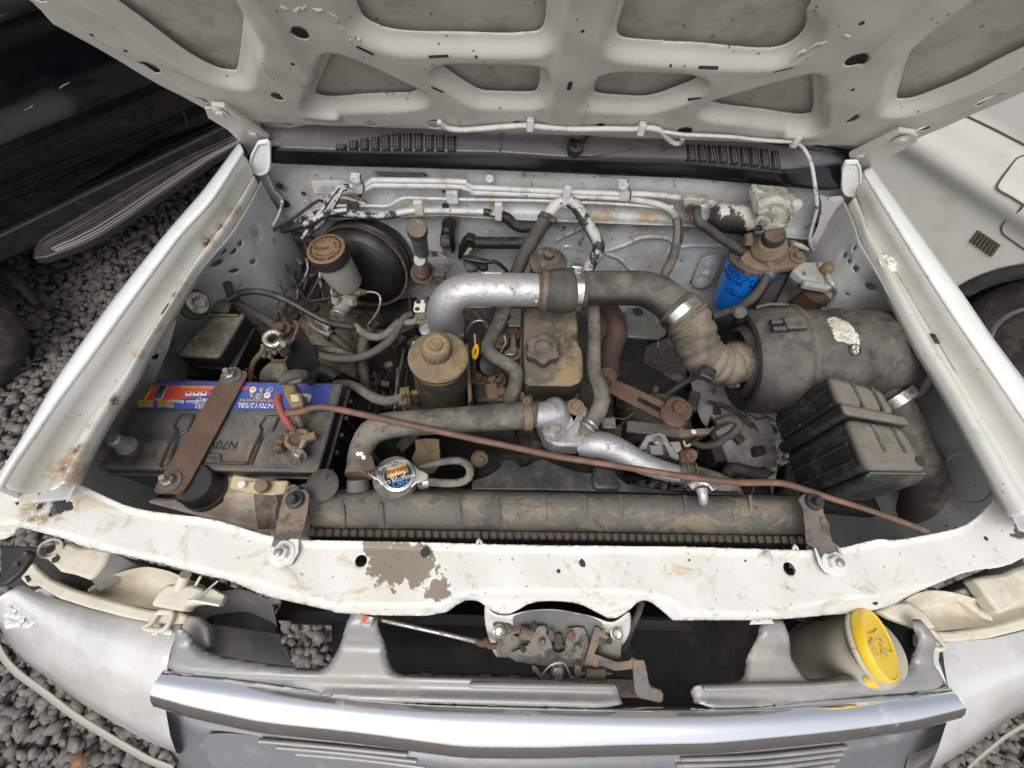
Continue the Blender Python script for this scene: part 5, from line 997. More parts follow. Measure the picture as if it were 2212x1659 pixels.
def fusebox():
    t = thing('fuse_box', 'square black fuse box with dried yellow dirt on its lid behind the battery', 'fuse box', V(4, 830, 700, -.36))
    top = [V(4, *p, -.195) for p in ((602, 772), (872, 788), (1042, 508), (850, 500))]
    prism('lid', top, -.05, 'fusebox', t, bevel=.008); c = sum(top, Vector())/4; prism('lid_lip', [c+(p-c)*1.03+Vector((0, 0, -.046)) for p in top], -.01, 'black', t, bevel=.002)
    prism('base', [c+(p-c)*.97+Vector((0, 0, -.056)) for p in top], -.11, 'fusebox', t, bevel=.006)
    a, b = V(4, 820, 520, -.193), V(4, 1000, 525, -.193); tube('lid_rib', [a, b], 'fusebox', t, r=.003, seg=6)
    prism('side_clip', [V(4, *p, -.24) for p in ((1050, 640), (1105, 590), (975, 850), (950, 860))], -.008, 'black', t, bevel=.002)
    for i in range(6):
        p = V(4, 690+i*32, 890, -.34); box('terminal_row', p, .014, .02, .03, 'capbrown', t, bevel=.002)
    prism('rear_relay', [V(4, *p, -.21) for p in ((820, 500), (870, 420), (960, 440), (930, 510))], -.08, 'fusebox', t, bevel=.006)
    bolt(t, V(4, 745, 447, -.14), .013, .012, ax=(1, -.3, .6), m='steel'); lathe('mount_lug', V(4, 720, 455, -.15), (1, -.3, .6), [(0, .034), (.006, .032), (.008, .02)], 'fusebox', t, seg=20)
    for x, y in ((595, 745), (620, 715)): tube('plug', [V(4, x-15, y-5, -.2), V(4, x+35, y+10, -.2)], 'rustgrey', t, r=.011, seg=10)
    s = thing('stay_bracket', 'upright white painted steel strap standing between the left fender and the battery', 'bracket', V(4, 510, 740, -.25))
    prism('strap', [V(4, *p, z) for p, z in (((540, 545), -.10), ((560, 537), -.10), ((598, 540), -.10), ((606, 555), -.10), ((555, 740), -.17), ((515, 830), -.2), ((465, 950), -.25), ((415, 950), -.25), ((452, 780), -.19), ((490, 690), -.155))], (.0, 0, -.004), 'white', s, bevel=.001)
    prism('tab', [V(4, *p, -.17) for p in ((470, 690), (490, 690), (475, 765), (445, 765))], -.004, 'white', s, bevel=.001)
    lathe('strap_hole', V(4, 483, 775, -.178), (0, -.3, 1), [(0, .008), (.0012, .007), (.0012, 0)], 'gap', s, seg=14)
fusebox()
def relaybracket():
    t = thing('relay_bracket', 'black triangular bracket carrying a corroded loose terminal clamp behind the battery', 'bracket', V(4, 1380, 740, -.3))
    prism('plate', [V(4, *p, z) for p, z in (((1368, 585), -.17), ((1400, 610), -.18), ((1465, 735), -.22), ((1510, 850), -.27), ((1300, 872), -.27), ((1288, 790), -.24), ((1300, 720), -.21))], (0, 0, -.01), 'black', t, bevel=.002)
    tube('plate_edge', [V(4, *p, z) for p, z in (((1345, 560), -.155), ((1368, 585), -.16), ((1340, 660), -.175), ((1300, 740), -.2), ((1290, 800), -.225), ((1200, 800), -.225))], 'rust', t, r=.0035, seg=8)
    prism('relay', [V(4, *p, -.245) for p in ((1180, 800), (1290, 790), (1300, 860), (1330, 920), (1110, 930), (1120, 860))], -.08, 'fusebox', t, bevel=.01)
    prism('rust_plate', [V(4, *p, -.185) for p in ((1240, 610), (1340, 590), (1320, 680), (1270, 720), (1260, 650))], -.008, 'rust', t, bevel=.002)
    bolt(t, V(4, 1262, 612, -.178), .012, .014, m='rust')
    c = V(4, 1212, 668, -.16); tube('loose_clamp', [c+Vector((.017*math.cos(a), .015*math.sin(a), .004*math.sin(a))) for a in np.linspace(.5, 5.8, 22)], 'steel', t, r=.007, seg=8)
    prism('clamp_block', [V(4, *p, -.165) for p in ((1195, 690), (1260, 650), (1290, 700), (1240, 745))], -.03, 'rustgrey', t, bevel=.003); lathe('clamp_hole', V(4, 1240, 712, -.164), (0, 0, 1), [(0, .007), (.001, 0)], 'gap', t, seg=12)
    tube('terminal_bolt', [V(4, 1270, 700, -.15), V(4, 1300, 690, -.16)], 'steel', t, r=.007, seg=8)
    for i in range(14):
        p = V(4, 1190+random.uniform(-35, 35), 760+random.uniform(-25, 25), -.24+random.uniform(-.01, .02)); lathe('rust_crumb', p, (0, 0, 1), [(0, .006), (.006, .005), (.008, 0)], random.choice(['rust', 'rustgrey', 'tanbox']), t, seg=6)
    c = thing('taped_cable', 'tan taped cable curling down beside the battery and the relay bracket', 'cable', V(4, 1100, 850, -.3)); tube('cable', Z(4, (1150, 700, -.24, 16), (1150, 740, -.25, 17), (1100, 800, -.27, 17), (1080, 850, -.29, 17), (1075, 930, -.33, 17)), 'tanbox', c); tube('cable', Z(4, (1040, 850, -.22, 3), (1080, 880, -.2, 3), (1110, 920, -.2, 3)), 'redsleeve', c, seg=6)
relaybracket()
def washer_left():
    t = thing('coolant_reservoir', 'rust stained white overflow bottle with a black cap in front of the battery', 'reservoir', V(4, 800, 1600, -.3))
    pts = [(622, 1660), (660, 1600), (690, 1510), (740, 1470), (900, 1462), (1060, 1460), (1200, 1470), (1250, 1500), (1270, 1560), (1290, 1620), (1240, 1680)]
    top = [V(4, *p, -.215) for p in pts]+[P(*q, z=-.235) for q in ((600, 1108), (592, 1146), (540, 1138), (465, 1120), (400, 1108), (322, 1092), (314, 1082), (325, 1076), (385, 1079))]
    prism('bottle', top[:11], (0, .03, -.22), 'tank', t, bevel=.014); prism('bottle', [P(*q, z=-.212) for q in ((314, 1084), (330, 1074), (400, 1078), (430, 1050), (500, 1030), (640, 1045), (640, 1100), (600, 1148), (540, 1138), (465, 1121), (395, 1106))], (0, .01, -.2), 'tank', t, bevel=.012)
    prism('bottle_shoulder', [V(4, *p, -.205) for p in ((700, 1540), (760, 1490), (900, 1475), (1190, 1480), (1240, 1520), (1230, 1600), (1100, 1640), (900, 1660), (700, 1640))], -.02, 'tank', t, bevel=.008)
    b = V(4, 790, 1592, -.205); r = .040
    lathe('cap', b, (0, -.02, 1), [(-.01, r*1.08), (.004, r*1.06), (.006, r*.98), (.034, r*.93), (.040, r*.86), (.038, r*.80), (.038, 0)], 'rubberclean', t, seg=48, wob=lambda a, i: 1+(.012*math.cos(a*24) if 2 <= i <= 3 else 0))
    m = thing('tank_clip', 'yellowed plastic retaining clips bolted over the overflow bottle', 'clip', V(4, 1120, 1570, -.19))
    prism('clip', [V(4, *p, -.178) for p in ((960, 1502), (1180, 1540), (1190, 1590), (1080, 1622), (935, 1588))], -.012, 'yclip', m, bevel=.004); prism('clip', [V(4, *p, -.172) for p in ((1060, 1545), (1300, 1540), (1308, 1555), (1280, 1620), (1200, 1632), (1030, 1618))], -.012, 'yclip', m, bevel=.004)
    lathe('press_stud', V(4, 1016, 1566, -.166), (0, 0, 1), [(0, .007), (.001, .006), (.001, 0)], 'lwhite', m, seg=14); lathe('clip_bolt', V(4, 1150, 1582, -.166), (0, 0, 1), [(0, .013), (.010, .012), (.012, .008), (.012, 0)], 'mudbrown', m, seg=18)
washer_left()
def rad_brackets():
    for nm, lab, pts, up, lo in (('l', 'rusty steel strap tying the left end of the radiator to the white front panel', Z(7, (1560, -10), (1640, -50), (1850, -60), (1900, -20), (1895, 60), (1880, 180), (1850, 240), (1840, 330), (1800, 405), (1760, 415), (1690, 408), (1660, 370), (1660, 310), (1690, 240), (1720, 180), (1600, 185), (1575, 180)), (1822, 5), (1740, 338)),
                                ('r', 'worn grey steel strap tying the right end of the radiator to the white front panel', Z(9, (820, 0), (850, -30), (940, -40), (970, 0), (975, 80), (1015, 160), (1015, 230), (1030, 262), (1070, 290), (1112, 400), (1090, 460), (985, 460), (945, 400), (915, 300), (870, 270), (862, 160), (850, 60)), (915, 18), (1040, 400))):
        zf = lambda v: -.118-(.012 if v > 1150 else 0)
        k = 7 if nm == 'l' else 9; t = thing('radiator_bracket', lab, 'bracket', V(k, *lo, -.14))
        top = [q for q in pts]; n = len(top)
        if nm == 'l': top = [(612, 1068), (630, 1057), (660, 1057), (668, 1068), (664, 1105), (656, 1140), (645, 1170), (644, 1195), (632, 1219), (612, 1223), (592, 1220), (582, 1207), (583, 1190), (590, 1165), (598, 1130), (604, 1100)]
        prism('strap', [P(q[0], q[1], z=-.104 if q[1] < 1140 else (-.112 if q[1] < 1170 else -.119)) for q in top], -.004, 'rustgrey', t, bevel=.0012)
        prism('painted_foot', [P(*q[:2], z=-.1165) for q in (Z(7, (1700, 240), (1845, 245), (1840, 330), (1800, 400), (1760, 412), (1690, 405), (1662, 370), (1662, 310)) if nm == 'l' else Z(9, (918, 300), (1020, 275), (1068, 292), (1108, 400), (1088, 456), (988, 456), (948, 400)))], -.003, 'white', t, bevel=.001)
        b = V(k, *lo, -.1165); lathe('washer', b, (0, 0, 1), [(0, .021), (.002, .020)], 'white', t, seg=24); bolt(t, b+Vector((0, 0, .002)), .0125, .010, m='white', name='nut', washer=False); lathe('stud', b, (0, 0, 1), [(0, .006), (.018, .006), (.019, .004), (.019, 0)], 'steel', t, seg=12)
        b = V(k, *up, -.102); lathe('rubber_bush', b, (0, 0, 1), [(0, .015), (.005, .014), (.006, .010)], 'rubberclean', t, seg=20); lathe('pin', b, (0, -.1, 1), [(0, .0085), (.016, .0075), (.018, .006), (.018, 0)], 'rubberclean', t, seg=14)
    t = thing('bottle_bracket', 'rust streaked steel bracket between the overflow bottle and the radiator', 'bracket', V(7, 1630, 100, -.15))
    prism('plate', [P(*q[:2], z=-.175) for q in Z(7, (1560, -60), (1640, -80), (1700, -40), (1720, 20), (1700, 75), (1720, 180), (1590, 185), (1575, 80))], -.004, 'rustgrey', t, bevel=.001)
    prism('plate', [P(*q[:2], z=-.17) for q in Z(4, (1380, 1565), (1420, 1560), (1430, 1590), (1390, 1659), (1330, 1659), (1320, 1610))], -.004, 'rustgrey', t, bevel=.001)
    lathe('bolt', V(4, 1345, 1622, -.165), (0, 0, 1), [(0, .014), (.012, .013), (.013, .008), (.010, .007), (.010, 0)], 'rustgrey', t, seg=16)
rad_brackets()
def brakes():
    # booster
    t = thing('brake_booster', 'big round black brake servo drum on the firewall', 'brake booster', V('B', 1100, 1000, None, -.02))
    c0 = V('B', 1095, 985, None, -.02); ax = Vector((-.12, -1, .26)).normalized(); r = rad(c0, 92)
    lathe('drum', c0-ax*.02, ax, [(0, r*.9), (.01, r), (.045, r*1.0), (.052, r*1.035), (.062, r*1.035), (.068, r*.98), (.085, r*.95), (.098, r*.86), (.104, r*.78), (.107, r*.77), (.112, r*.70), (.118, r*.5), (.120, r*.3), (.120, 0)], 'black', t, seg=64)
    ring('drum_band', c0+ax*.060, ax, r*1.01, .012, .004, 'rustgrey', t); ring('drum_rib', c0+ax*.012, ax, r*1.0, .006, .003, 'black', t)
    lathe('check_valve', c0+ax*.10+Vector((-.07, 0, .03)), ax, [(0, .014), (.02, .012), (.022, .008), (.03, .008)], 'rubber', t, seg=16)
    # master cylinder
    m = thing('brake_master_cylinder', 'milky brake fluid reservoir with a large brown dusted cap in front of the servo drum', 'brake master cylinder', V('B', 860, 1270, -.29))
    b = V('B', 868, 1235, -.275); h = vup(b, 332+.225*975); tp = V('B', 715, 985, b.z+h); ax = (tp-b).normalized(); H_ = (tp-b).length; rt, rb = rad(tp, 41), rad(b, 34)
    lathe('reservoir', b, ax, [(-.012, rb*.5), (-.006, rb*.85), (.0, rb*.97), (H_*.5, (rt*.97+rb)/2), (H_, rt*.93)], 'milky', m, seg=40)
    cp = lathe('cap', b, ax, [(H_-.004, rt*1.04), (H_+.020, rt*1.03), (H_+.026, rt*1.0), (H_+.028, rt*.94), (H_+.0275, 0)], 'capbrown', m, seg=64, wob=lambda a, i: 1+(.012*math.cos(a*30) if 0 < i < 2 else 0))
    tc_ = b+ax*(H_+.0285); xd = Vector((-1, .25, 0))
    ringtext(m, 'WARNING CLEAN FILLER CAP BEFORE REMOVING USE ONLY DOT 3 BRAKE FLUID ', tc_, ax, Vector((1, 0, 0)), rt*.78, .0115, 'inkbrown', 0, 2*math.pi*.985)
    ringtext(m, 'FROM A SEALED CONTAINER ', tc_, ax, Vector((1, 0, 0)), rt*.55, .0085, 'inkbrown', 0, 2*math.pi*.96)
    text(m, 'TOKICO', tc_, Vector((-1, -.12, 0)), Vector((0, -1, 0)), .013, 'inkbrown')
    q0, q1 = V('B', 860, 1320, -.315), V('B', 790, 1560, -.33)
    tube('cylinder_body', [(*Z('B', (960, 1300))[0], -.31, 13), (*Z('B', (900, 1370))[0], -.31, 17), (*Z('B', (830, 1480))[0], -.31, 17), (*Z('B', (800, 1540))[0], -.31, 16)], 'milky', m, seg=24)
    e = V('B', 779, 1568, -.30); ed = (e-V('B', 860, 1420, -.31)).normalized(); lathe('end_plug', e-ed*.012, ed, [(0, rad(e, 17)), (.008, rad(e, 17)), (.010, rad(e, 15)), (.010, 0)], 'alu', m, seg=28)
    for x, y in ((755, 1560), (778, 1572)): lathe('plug_hole', V('B', x, y, -.30)+ed*.0, ed, [(0, .003), (.001, 0)], 'gap', m, seg=8)
    tube('boss', Z('B', (900, 1430, -.305, 40), (945, 1430, -.30, 36)), 'milky', m, seg=16); tube('inlet', Z('B', (765, 1430, -.29, 40), (765, 1370, -.275, 42)), 'milky', m, seg=18); tube('brass_fitting', Z('B', (765, 1375, -.272, 30), (755, 1330, -.265, 20)), 'rust', m, seg=12)
    ring('neck_band', V('B', 820, 1320, -.29), ax, rad(e, 19), .012, .004, 'yclip', m); prism('band_tail', [V('B', *p, -.27) for p in ((880, 1290), (940, 1285), (935, 1310), (870, 1325))], -.006, 'yclip', m, bevel=.001)
    tube('union', Z('B', (930, 1325, -.29, 40), (1020, 1330, -.285, 34)), 'rustgrey', m, seg=10); tube('union_nut', Z('B', (1015, 1330, -.284, 30), (1060, 1330, -.284, 27)), 'rust', m, seg=6)
    for nm, pts in (('loop', Z('B', (740, 1330, -.262, 11), (740, 1270, -.25, 13), (700, 1200, -.24, 13), (640, 1180, -.24, 13), (590, 1230, -.25, 12), (540, 1320, -.27, 11), (505, 1370, -.28, 11), (520, 1412, -.29, 10), (620, 1400, -.29, 9), (710, 1385, -.29, 9))), ('out', Z('B', (1060, 1328, -.284, 13), (1130, 1330, -.282, 12), (1185, 1360, -.285, 12), (1195, 1430, -.295, 12), (1160, 1530, -.32, 12), (1100, 1610, -.34, 12), (1075, 1650, -.35, 12)))):
        tube('brake_pipe', pts, 'steel' if nm == 'out' else 'rubber', m, seg=8)
    # clutch cylinder
    c = thing('clutch_master_cylinder', 'small clutch fluid reservoir with a brown cap just right of the servo drum', 'clutch master cylinder', V('B', 1600, 1150, None, -.03))
    b = V('B', 1590, 940, -.20); tp = V('B', 1550, 745, -.075); ax = (tp-b).normalized(); H_ = (tp-b).length; rt = rad(tp, 22)
    lathe('reservoir', b, ax, [(-.01, rt*.5), (0, rt*.8), (H_, rt*.88)], 'filmgrey', c, seg=32); lathe('cap', b, ax, [(H_-.003, rt*1.02), (H_+.016, rt*1.0), (H_+.020, rt*.92), (H_+.0195, 0)], 'valve', c, seg=40)
    tube('cylinder_body', Z('B', (1590, 960, -.21, 60), (1590, 1010, -.24, 58), (1600, 1080, -.28, 52), (1610, 1110, -.3, 50)), 'milky', c, seg=18); lathe('end_face', V('B', 1575, 1020, -.215), (-.1, -.7, .8), [(0, .016), (.006, .015), (.007, .003), (.006, 0)], 'milky', c, seg=20)
    tube('side_port', Z('B', (1600, 960, -.215, 30), (1690, 960, -.215, 30)), 'milky', c, seg=14); tube('brass_nut', Z('B', (1690, 962, -.215, 26), (1745, 965, -.215, 24)), 'rust', c, seg=8)
    lathe('base_flange', V('B', 1605, 1150, -.33), (0, -.4, 1), [(0, .034), (.010, .034), (.012, .026), (.024, .022)], 'rust', c, seg=24)
    tube('clutch_pipe', Z('B', (1745, 960, -.215, 9), (1800, 985, -.22, 9), (1860, 1030, -.23, 9), (1865, 1090, -.25, 9), (1800, 1180, -.28, 9), (1790, 1210, -.28, 9)), 'steel', c, seg=8); box('pipe_joint', V('B', 1770, 1185, -.28), .028, .022, .04, 'rustgrey', c, bevel=.003)
    tube('clutch_pipe', Z('B', (1750, 1210, -.28, 9), (1640, 1250, -.28, 9), (1520, 1300, -.28, 9), (1480, 1350, -.30, 9), (1475, 1420, -.33, 9), (1480, 1520, -.36, 9)), 'rubber', c, seg=8)
    # solenoid valve on firewall beside
    s = thing('vacuum_valve', 'small dark vacuum valve with two brown nipples on the firewall', 'vacuum valve', V('B', 1830, 880, None, -.02))
    prism('housing', [V('B', *p, None, -.05) for p in ((1780, 740), (1850, 728), (1900, 790), (1910, 950), (1860, 985), (1790, 960), (1760, 860))], (0, .035, 0), 'black', s, bevel=.008)
    for x, y in ((1815, 860), (1830, 960)): tube('nipple', [V('B', x+8, y-55, None, -.045), V('B', x, y, None, -.075)], 'filmgrey', s, r=.0125, seg=16); 
    lathe('nipple_mouth', V('B', 1815, 868, None, -.077), (0, -.6, -.5), [(0, .014), (.006, .013), (.007, .009), (.004, 0)], 'rust', s, seg=18); lathe('top_plug', V('B', 1853, 682, None, -.03), (0, -1, .2), [(0, .020), (.006, .018), (.008, 0)], 'black', s, seg=20); tube('stem', [V('B', 1840, 700, None, -.03), V('B', 1835, 745, None, -.04)], 'black', s, r=.007, seg=10)
    # connector
    k = thing('harness_connector', 'black wiring connector and corrugated sleeve in the middle of the firewall', 'connector', V(2, 830, 1500, None, -.05))
    prism('housing', [V(2, *p, None, -.06) for p in ((800, 1500), (830, 1470), (870, 1482), (895, 1510), (880, 1540), (840, 1545), (815, 1560), (790, 1610), (770, 1600), (775, 1550))], (0, .03, -.005), 'black', k, bevel=.004)
    tube('corrugated_sleeve', [V(2, *p, None, -.055) for p in ((880, 1497), (1000, 1500), (1100, 1500), (1190, 1500))], 'black', k, r=.0155, rib=(.007, .12)); tube('wire', [V(2, *p, None, -.06) for p in ((850, 1530), (830, 1560), (815, 1585))], 'yclip', k, r=.006, seg=8)
    prism('blade', [V(2, *p, -.2) for p in ((795, 1575), (830, 1568), (900, 1580), (985, 1605), (990, 1615), (930, 1618), (850, 1605), (800, 1595))], -.01, 'black', k, bevel=.003); tube('wire', Z(2, (985, 1610, -.2, 12), (1030, 1630, -.21, 12), (1080, 1680, -.24, 12)), 'black', k, seg=8)
    for x, y, r in ((860, 1640, 48), (930, 1650, 30)):
        lathe('relay_can', V(2, x, y, -.27), (0, -.5, .8), [(0, rad(V(2, x, y, -.27), r*.35)), (.03, rad(V(2, x, y, -.27), r*.35)), (.034, .01), (.034, 0)], 'black', k, seg=20)
brakes()
# ================================================================ engine, intake, cooling
def intake():
    t = thing('intake_pipe', 'bare aluminium intake crossover pipe bending down to the engine', 'intake pipe', V(5, 340, 560, -.22))
    tube('pipe', Z(5, (385, 585, -.20, 112), (375, 540, -.17, 112), (378, 480, -.13, 110), (410, 420, -.10, 106), (470, 380, -.085, 104), (560, 364, -.08, 103), (700, 364, -.08, 103), (830, 366, -.08, 102), (960, 368, -.08, 101)), 'alu', t, seg=40)
    prism('flange', [V(5, *p, -.200) for p in ((222, 540), (250, 500), (290, 470), (490, 500), (498, 560), (480, 585), (440, 588), (240, 578), (218, 565))], -.016, 'alu', t, bevel=.004)
    prism('flange', [V(5, *p, -.217) for p in ((215, 575), (235, 560), (490, 570), (495, 640), (470, 655), (235, 640), (215, 610))], -.018, 'alu', t, bevel=.004)
    prism('neck', [V(5, *p, -.232) for p in ((255, 640), (300, 605), (430, 605), (490, 650), (480, 700), (440, 730), (240, 730))], -.10, 'alu', t, bevel=.012)
    for x, y in ((236, 540), (448, 560)): bolt(t, V(5, x, y, -.198), .0105, .010, m='mudbrown')
    prism('lug_plate', [V(5, *p, -.19) for p in ((188, 440), (200, 428), (248, 425), (262, 440), (250, 500), (190, 500), (180, 490))], -.006, 'white', t, bevel=.002)
    for x, y in ((212, 440), (205, 484)): lathe('lug_hole', V(5, x, y, -.1895), (0, 0, 1), [(0, .006), (.0012, 0)], 'gap', t, seg=14)
    tube('rod_pin', Z(5, (262, 440, -.18, 16), (268, 395, -.15, 16)), 'rustgrey', t, seg=10)
    tube('casting_rib', Z(5, (600, 262, -.045, 8), (720, 264, -.045, 8)), 'alu', t, seg=8)
    bolt(t, V(5, 940, 430, -.045), .005, .006, ax=(0, -.7, .5), m='steel', washer=False)
    d = thing('intake_duct', 'dark rubber coupling and black plastic air duct running right from the aluminium pipe', 'air duct', V(5, 1300, 360, -.1))
    tube('coupling', Z(5, (950, 372, -.08, 112), (1000, 372, -.08, 116), (1040, 372, -.08, 134), (1090, 372, -.08, 138), (1150, 372, -.08, 136), (1180, 370, -.08, 118), (1235, 368, -.08, 118)), 'rubber', d, seg=40, step=.006)
    tube('duct', Z(5, (1230, 358, -.08, 108), (1300, 358, -.08, 106), (1500, 356, -.08, 106), (1590, 360, -.08, 108), (1650, 375, -.082, 110), (1720, 410, -.086, 114), (1780, 455, -.09, 118), (1830, 500, -.095, 124)), 'blackdust', d, seg=40)
    for x, mm in ((968, 'rust'), (982, 'rustgrey'), (997, 'rustgrey')): ring('worm_band', V(5, x, 372, -.08), (1, -.02, 0), rad(V(5, x, 372, -.08), 118*.35), .006, .003, mm, d)
    box('band_screw', V(5, 988, 225, -.035), .018, .012, .012, 'rustgrey', d, rz=.1); lathe('screw_head', V(5, 985, 212, -.027), (0, -.2, 1), [(0, .008), (.006, .007), (.006, 0)], 'rustgrey', d, seg=8)
    ring('worm_band', V(5, 1190, 370, -.08), (1, -.02, 0), rad(V(5, 1190, 370, -.08), 119*.35), .020, .002, 'clampsteel', d); box('band_screw', V(5, 1190, 222, -.037), .022, .014, .012, 'clampsteel', d)
    # bellows
    b = thing('bellows_hose', 'dust covered concertina rubber hose curving down from the duct into the air cleaner', 'air hose', V(5, 1950, 700, -.15))
    path = Z(5, (1800, 475, -.09, 132), (1835, 510, -.092, 136), (1880, 570, -.1, 136), (1912, 640, -.11, 134), (1935, 715, -.12, 134), (1975, 780, -.135, 130), (2040, 820, -.15, 124), (2110, 838, -.16, 120))+Z(6, (420, 812, -.165, 118), (480, 815, -.17, 112))
    ps, rs = LR(path); ps, rs = smoothpath(ps, rs, .0035); s = 0; rr = []
    for i in range(len(ps)):
        if i: s += (ps[i]-ps[i-1]).length
        rr.append(rs[i]*.97 if s < .03 else rs[i]*(.89+.14*abs(math.sin(math.pi*(s-.03)/.024))**.6) if s < .215 else rs[i]*(.86+.17*abs(math.sin(math.pi*(s-.03)/.018))**.6))
    vs, fs = tubemesh(ps, rr, 48); mk('bellows', vs, fs, 'bellows', b)
    ax = (ps[6]-ps[0]).normalized(); ring('hose_band', ps[4], ax, rr[4]*1.005, .017, .002, 'clampsteel', b); ring('hose_cuff', ps[10], ax, rr[10]*1.01, .004, .003, 'bellows', b)
    box('moulded_tag', V(5, 1995, 880, -.10), .03, .028, .012, 'rubberclean', b, rz=-.5, bevel=.004)
    ax2 = (ps[-1]-ps[-8]).normalized(); clamp(b, ps[-5], ax2, rr[-5]*1.03, .016, 'rustgrey', 2.4)
intake()
def aircleaner():
    t = thing('air_cleaner', 'big dusty black cylindrical air cleaner canister with a torn white sticker', 'air cleaner', V(6, 900, 800, -.34))
    c0 = V(6, 455, 810, -.20); c1 = V(6, 1430, 778, -.165); ax = (c1-c0).normalized(); Ln = (c1-c0).length; r0 = rad(c0, 113); r1 = rad(c1, 97)
    def at(px): return (px-455)/(1430-455)*Ln
    cap = [(.0, r0*.50), (-.004, r0*.52), (-.010, r0*.60), (-.004, r0*.66), (.004, r0*.70), (.0, r0*.80), (-.004, r0*.86), (0, r0*.93), (.012, r0*.985), (at(600), r0), (at(720), r0*1.015), (at(735), r0*1.05), (at(755), r0*1.055), (at(762), r0*.98)]
    lathe('end_cap', c0, ax, cap, 'blackdust', t, seg=72)
    lathe('inlet_collar', c0, ax, [(-.03, r0*.36), (-.03, r0*.40), (.004, r0*.42)], 'blackdust', t, seg=40)
    r2 = (r0+r1)/2
    lathe('canister', c0, ax, [(at(745), r0*.955), (at(1010), r2*1.0), (at(1030), r2*1.03), (at(1050), r2*1.03), (at(1070), r2*1.0), (at(1395), r1*1.0), (at(1402), r1*1.03), (at(1425), r1*1.03), (at(1430), r1*.95), (at(1430), 0)], 'blackdust', t, seg=72); ring('end_rim', c0+ax*at(1412), ax, r1*1.03, .014, .002, 'rim', t)
    a, b, x = frame(ax)
    def on(px, py, rr, out=.0):  # point of the canister surface sighted at a place
        q = Z(6, (px, py))[0]; d = Vector(ray(*q)); o = Vector(CAM); f = o-c0; dd = d-x*d.dot(x); ff = f-x*f.dot(x); A_ = dd.dot(dd); B_ = 2*dd.dot(ff); C_ = ff.dot(ff)-rr*rr; k = (-B_-math.sqrt(max(B_*B_-4*A_*C_, 0)))/(2*A_); p = o+d*k; nn = (p-c0); nn = (nn-x*nn.dot(x)).normalized(); return p+nn*out, nn
    # torn sticker
    out = [(985, 560), (1010, 535), (1060, 545), (1110, 560), (1150, 590), (1160, 620), (1185, 640), (1195, 700), (1188, 770), (1150, 768), (1140, 740), (1150, 705), (1120, 700), (1090, 690), (1060, 690), (1045, 670), (1010, 685), (985, 660), (995, 625), (978, 600)]
    pts, ns = [], []
    poly = chaikin(out, 1)+np.random.uniform(-4, 4, (len(out)*2, 2)); G_ = 6
    xs, ys = np.meshgrid(np.arange(960, 1215, G_), np.arange(520, 790, G_)); sd = psdf(poly, xs.astype(float), ys.astype(float)); vs, fs, idx = [], [], {}
    rn = np.random.RandomState(5)
    for j in range(xs.shape[0]-1):
        for i in range(xs.shape[1]-1):
            if sd[j:j+2, i:i+2].max() < 2 and rn.rand() > .05:
                f = []
                for jj, ii in ((j, i), (j, i+1), (j+1, i+1), (j+1, i)):
                    if (jj, ii) not in idx: idx[(jj, ii)] = len(vs); vs.append(on(xs[jj, ii], ys[jj, ii], r2*1.0+.0, .0022)[0])
                    f.append(idx[(jj, ii)])
                fs.append(f)
    mk('torn_sticker', vs, fs, 'lwhite2', t)
    for (px, py, s) in ((925, 742, 5), (1400, 560, 9), (1440, 585, 6), (1395, 590, 5), (960, 590, 4)):
        p, nn = on(px, py, r2 if px < 1100 else r1*1.02, .0012); lathe('paper_scrap', p, nn, [(0, rad(p, s*.35)), (.0004, 0)], 'lwhite2', t, seg=6)
    p, nn = on(1162, 737, r2, .0035); tube('logo_ring', [p+(x*math.cos(q)+x.cross(nn)*math.sin(q))*.011 for q in np.linspace(0, 2*math.pi, 20)], 'inkgrey', t, r=.0011, seg=5); text(t, 'UD', p, x.cross(nn), -x, .012, 'inkgrey')
    p, nn = on(1325, 715, r1*1.0, .002); tube('weld_ring', [p+(x*math.cos(q)+x.cross(nn)*math.sin(q))*.013 for q in np.linspace(0, 2*math.pi, 20)], 'blackdust', t, r=.0014, seg=5)
    # clips
    for (px, py, l) in ((765, 575, .04), (745, 615, .03)):
        p, nn = on(px, py, r0*1.03, .006); tube('clip', [p-x*l, p+x*l*.3], 'blackdust', t, r=.0065, seg=8)
    p, nn = on(785, 590, r0*1.03, .008); box('clip_head', p, .045, .03, .014, 'blackdust', t, rz=.1, bevel=.004); p, nn = on(455, 515, r0, .0); lathe('cap_lug', p, (-.4, -.2, .9), [(-.03, .012), (.01, .014), (.014, .009), (.014, 0)], 'blackdust', t, seg=16)
    p, nn = on(690, 480, r0*1.02, .003); tube('clip_wire', [p-x*.045, p-x*.02+nn*.006, p+x*.02+nn*.004], 'blackdust', t, r=.004, seg=6)
    s = thing('cleaner_bracket', 'black bracket arm behind the right end of the air cleaner', 'bracket', V(6, 1600, 1070, -.3)); tube('arm', Z(6, (1480, 1050, -.25, 40), (1580, 1050, -.27, 48), (1680, 1090, -.29, 52), (1740, 1140, -.3, 50)), 'rubberclean', s); tube('foot', Z(6, (1700, 1120, -.29, 34), (1700, 1190, -.3, 40), (1730, 1245, -.31, 28)), 'pitch', s); bolt(s, V(6, 1700, 1175, -.26), .014, .012, m='rust')
    w_ = thing('clip_wire', 'short looped black wire hanging under the air cleaner end cap', 'wire', V(6, 520, 1130, -.35)); tube('wire', Z(6, (460, 1150, -.34, 4), (470, 1125, -.33, 4), (500, 1130, -.33, 4), (490, 1150, -.34, 4), (530, 1140, -.33, 5), (560, 1165, -.33, 7), (600, 1155, -.33, 6), (640, 1150, -.32, 5)), 'rubberclean', w_, seg=6)
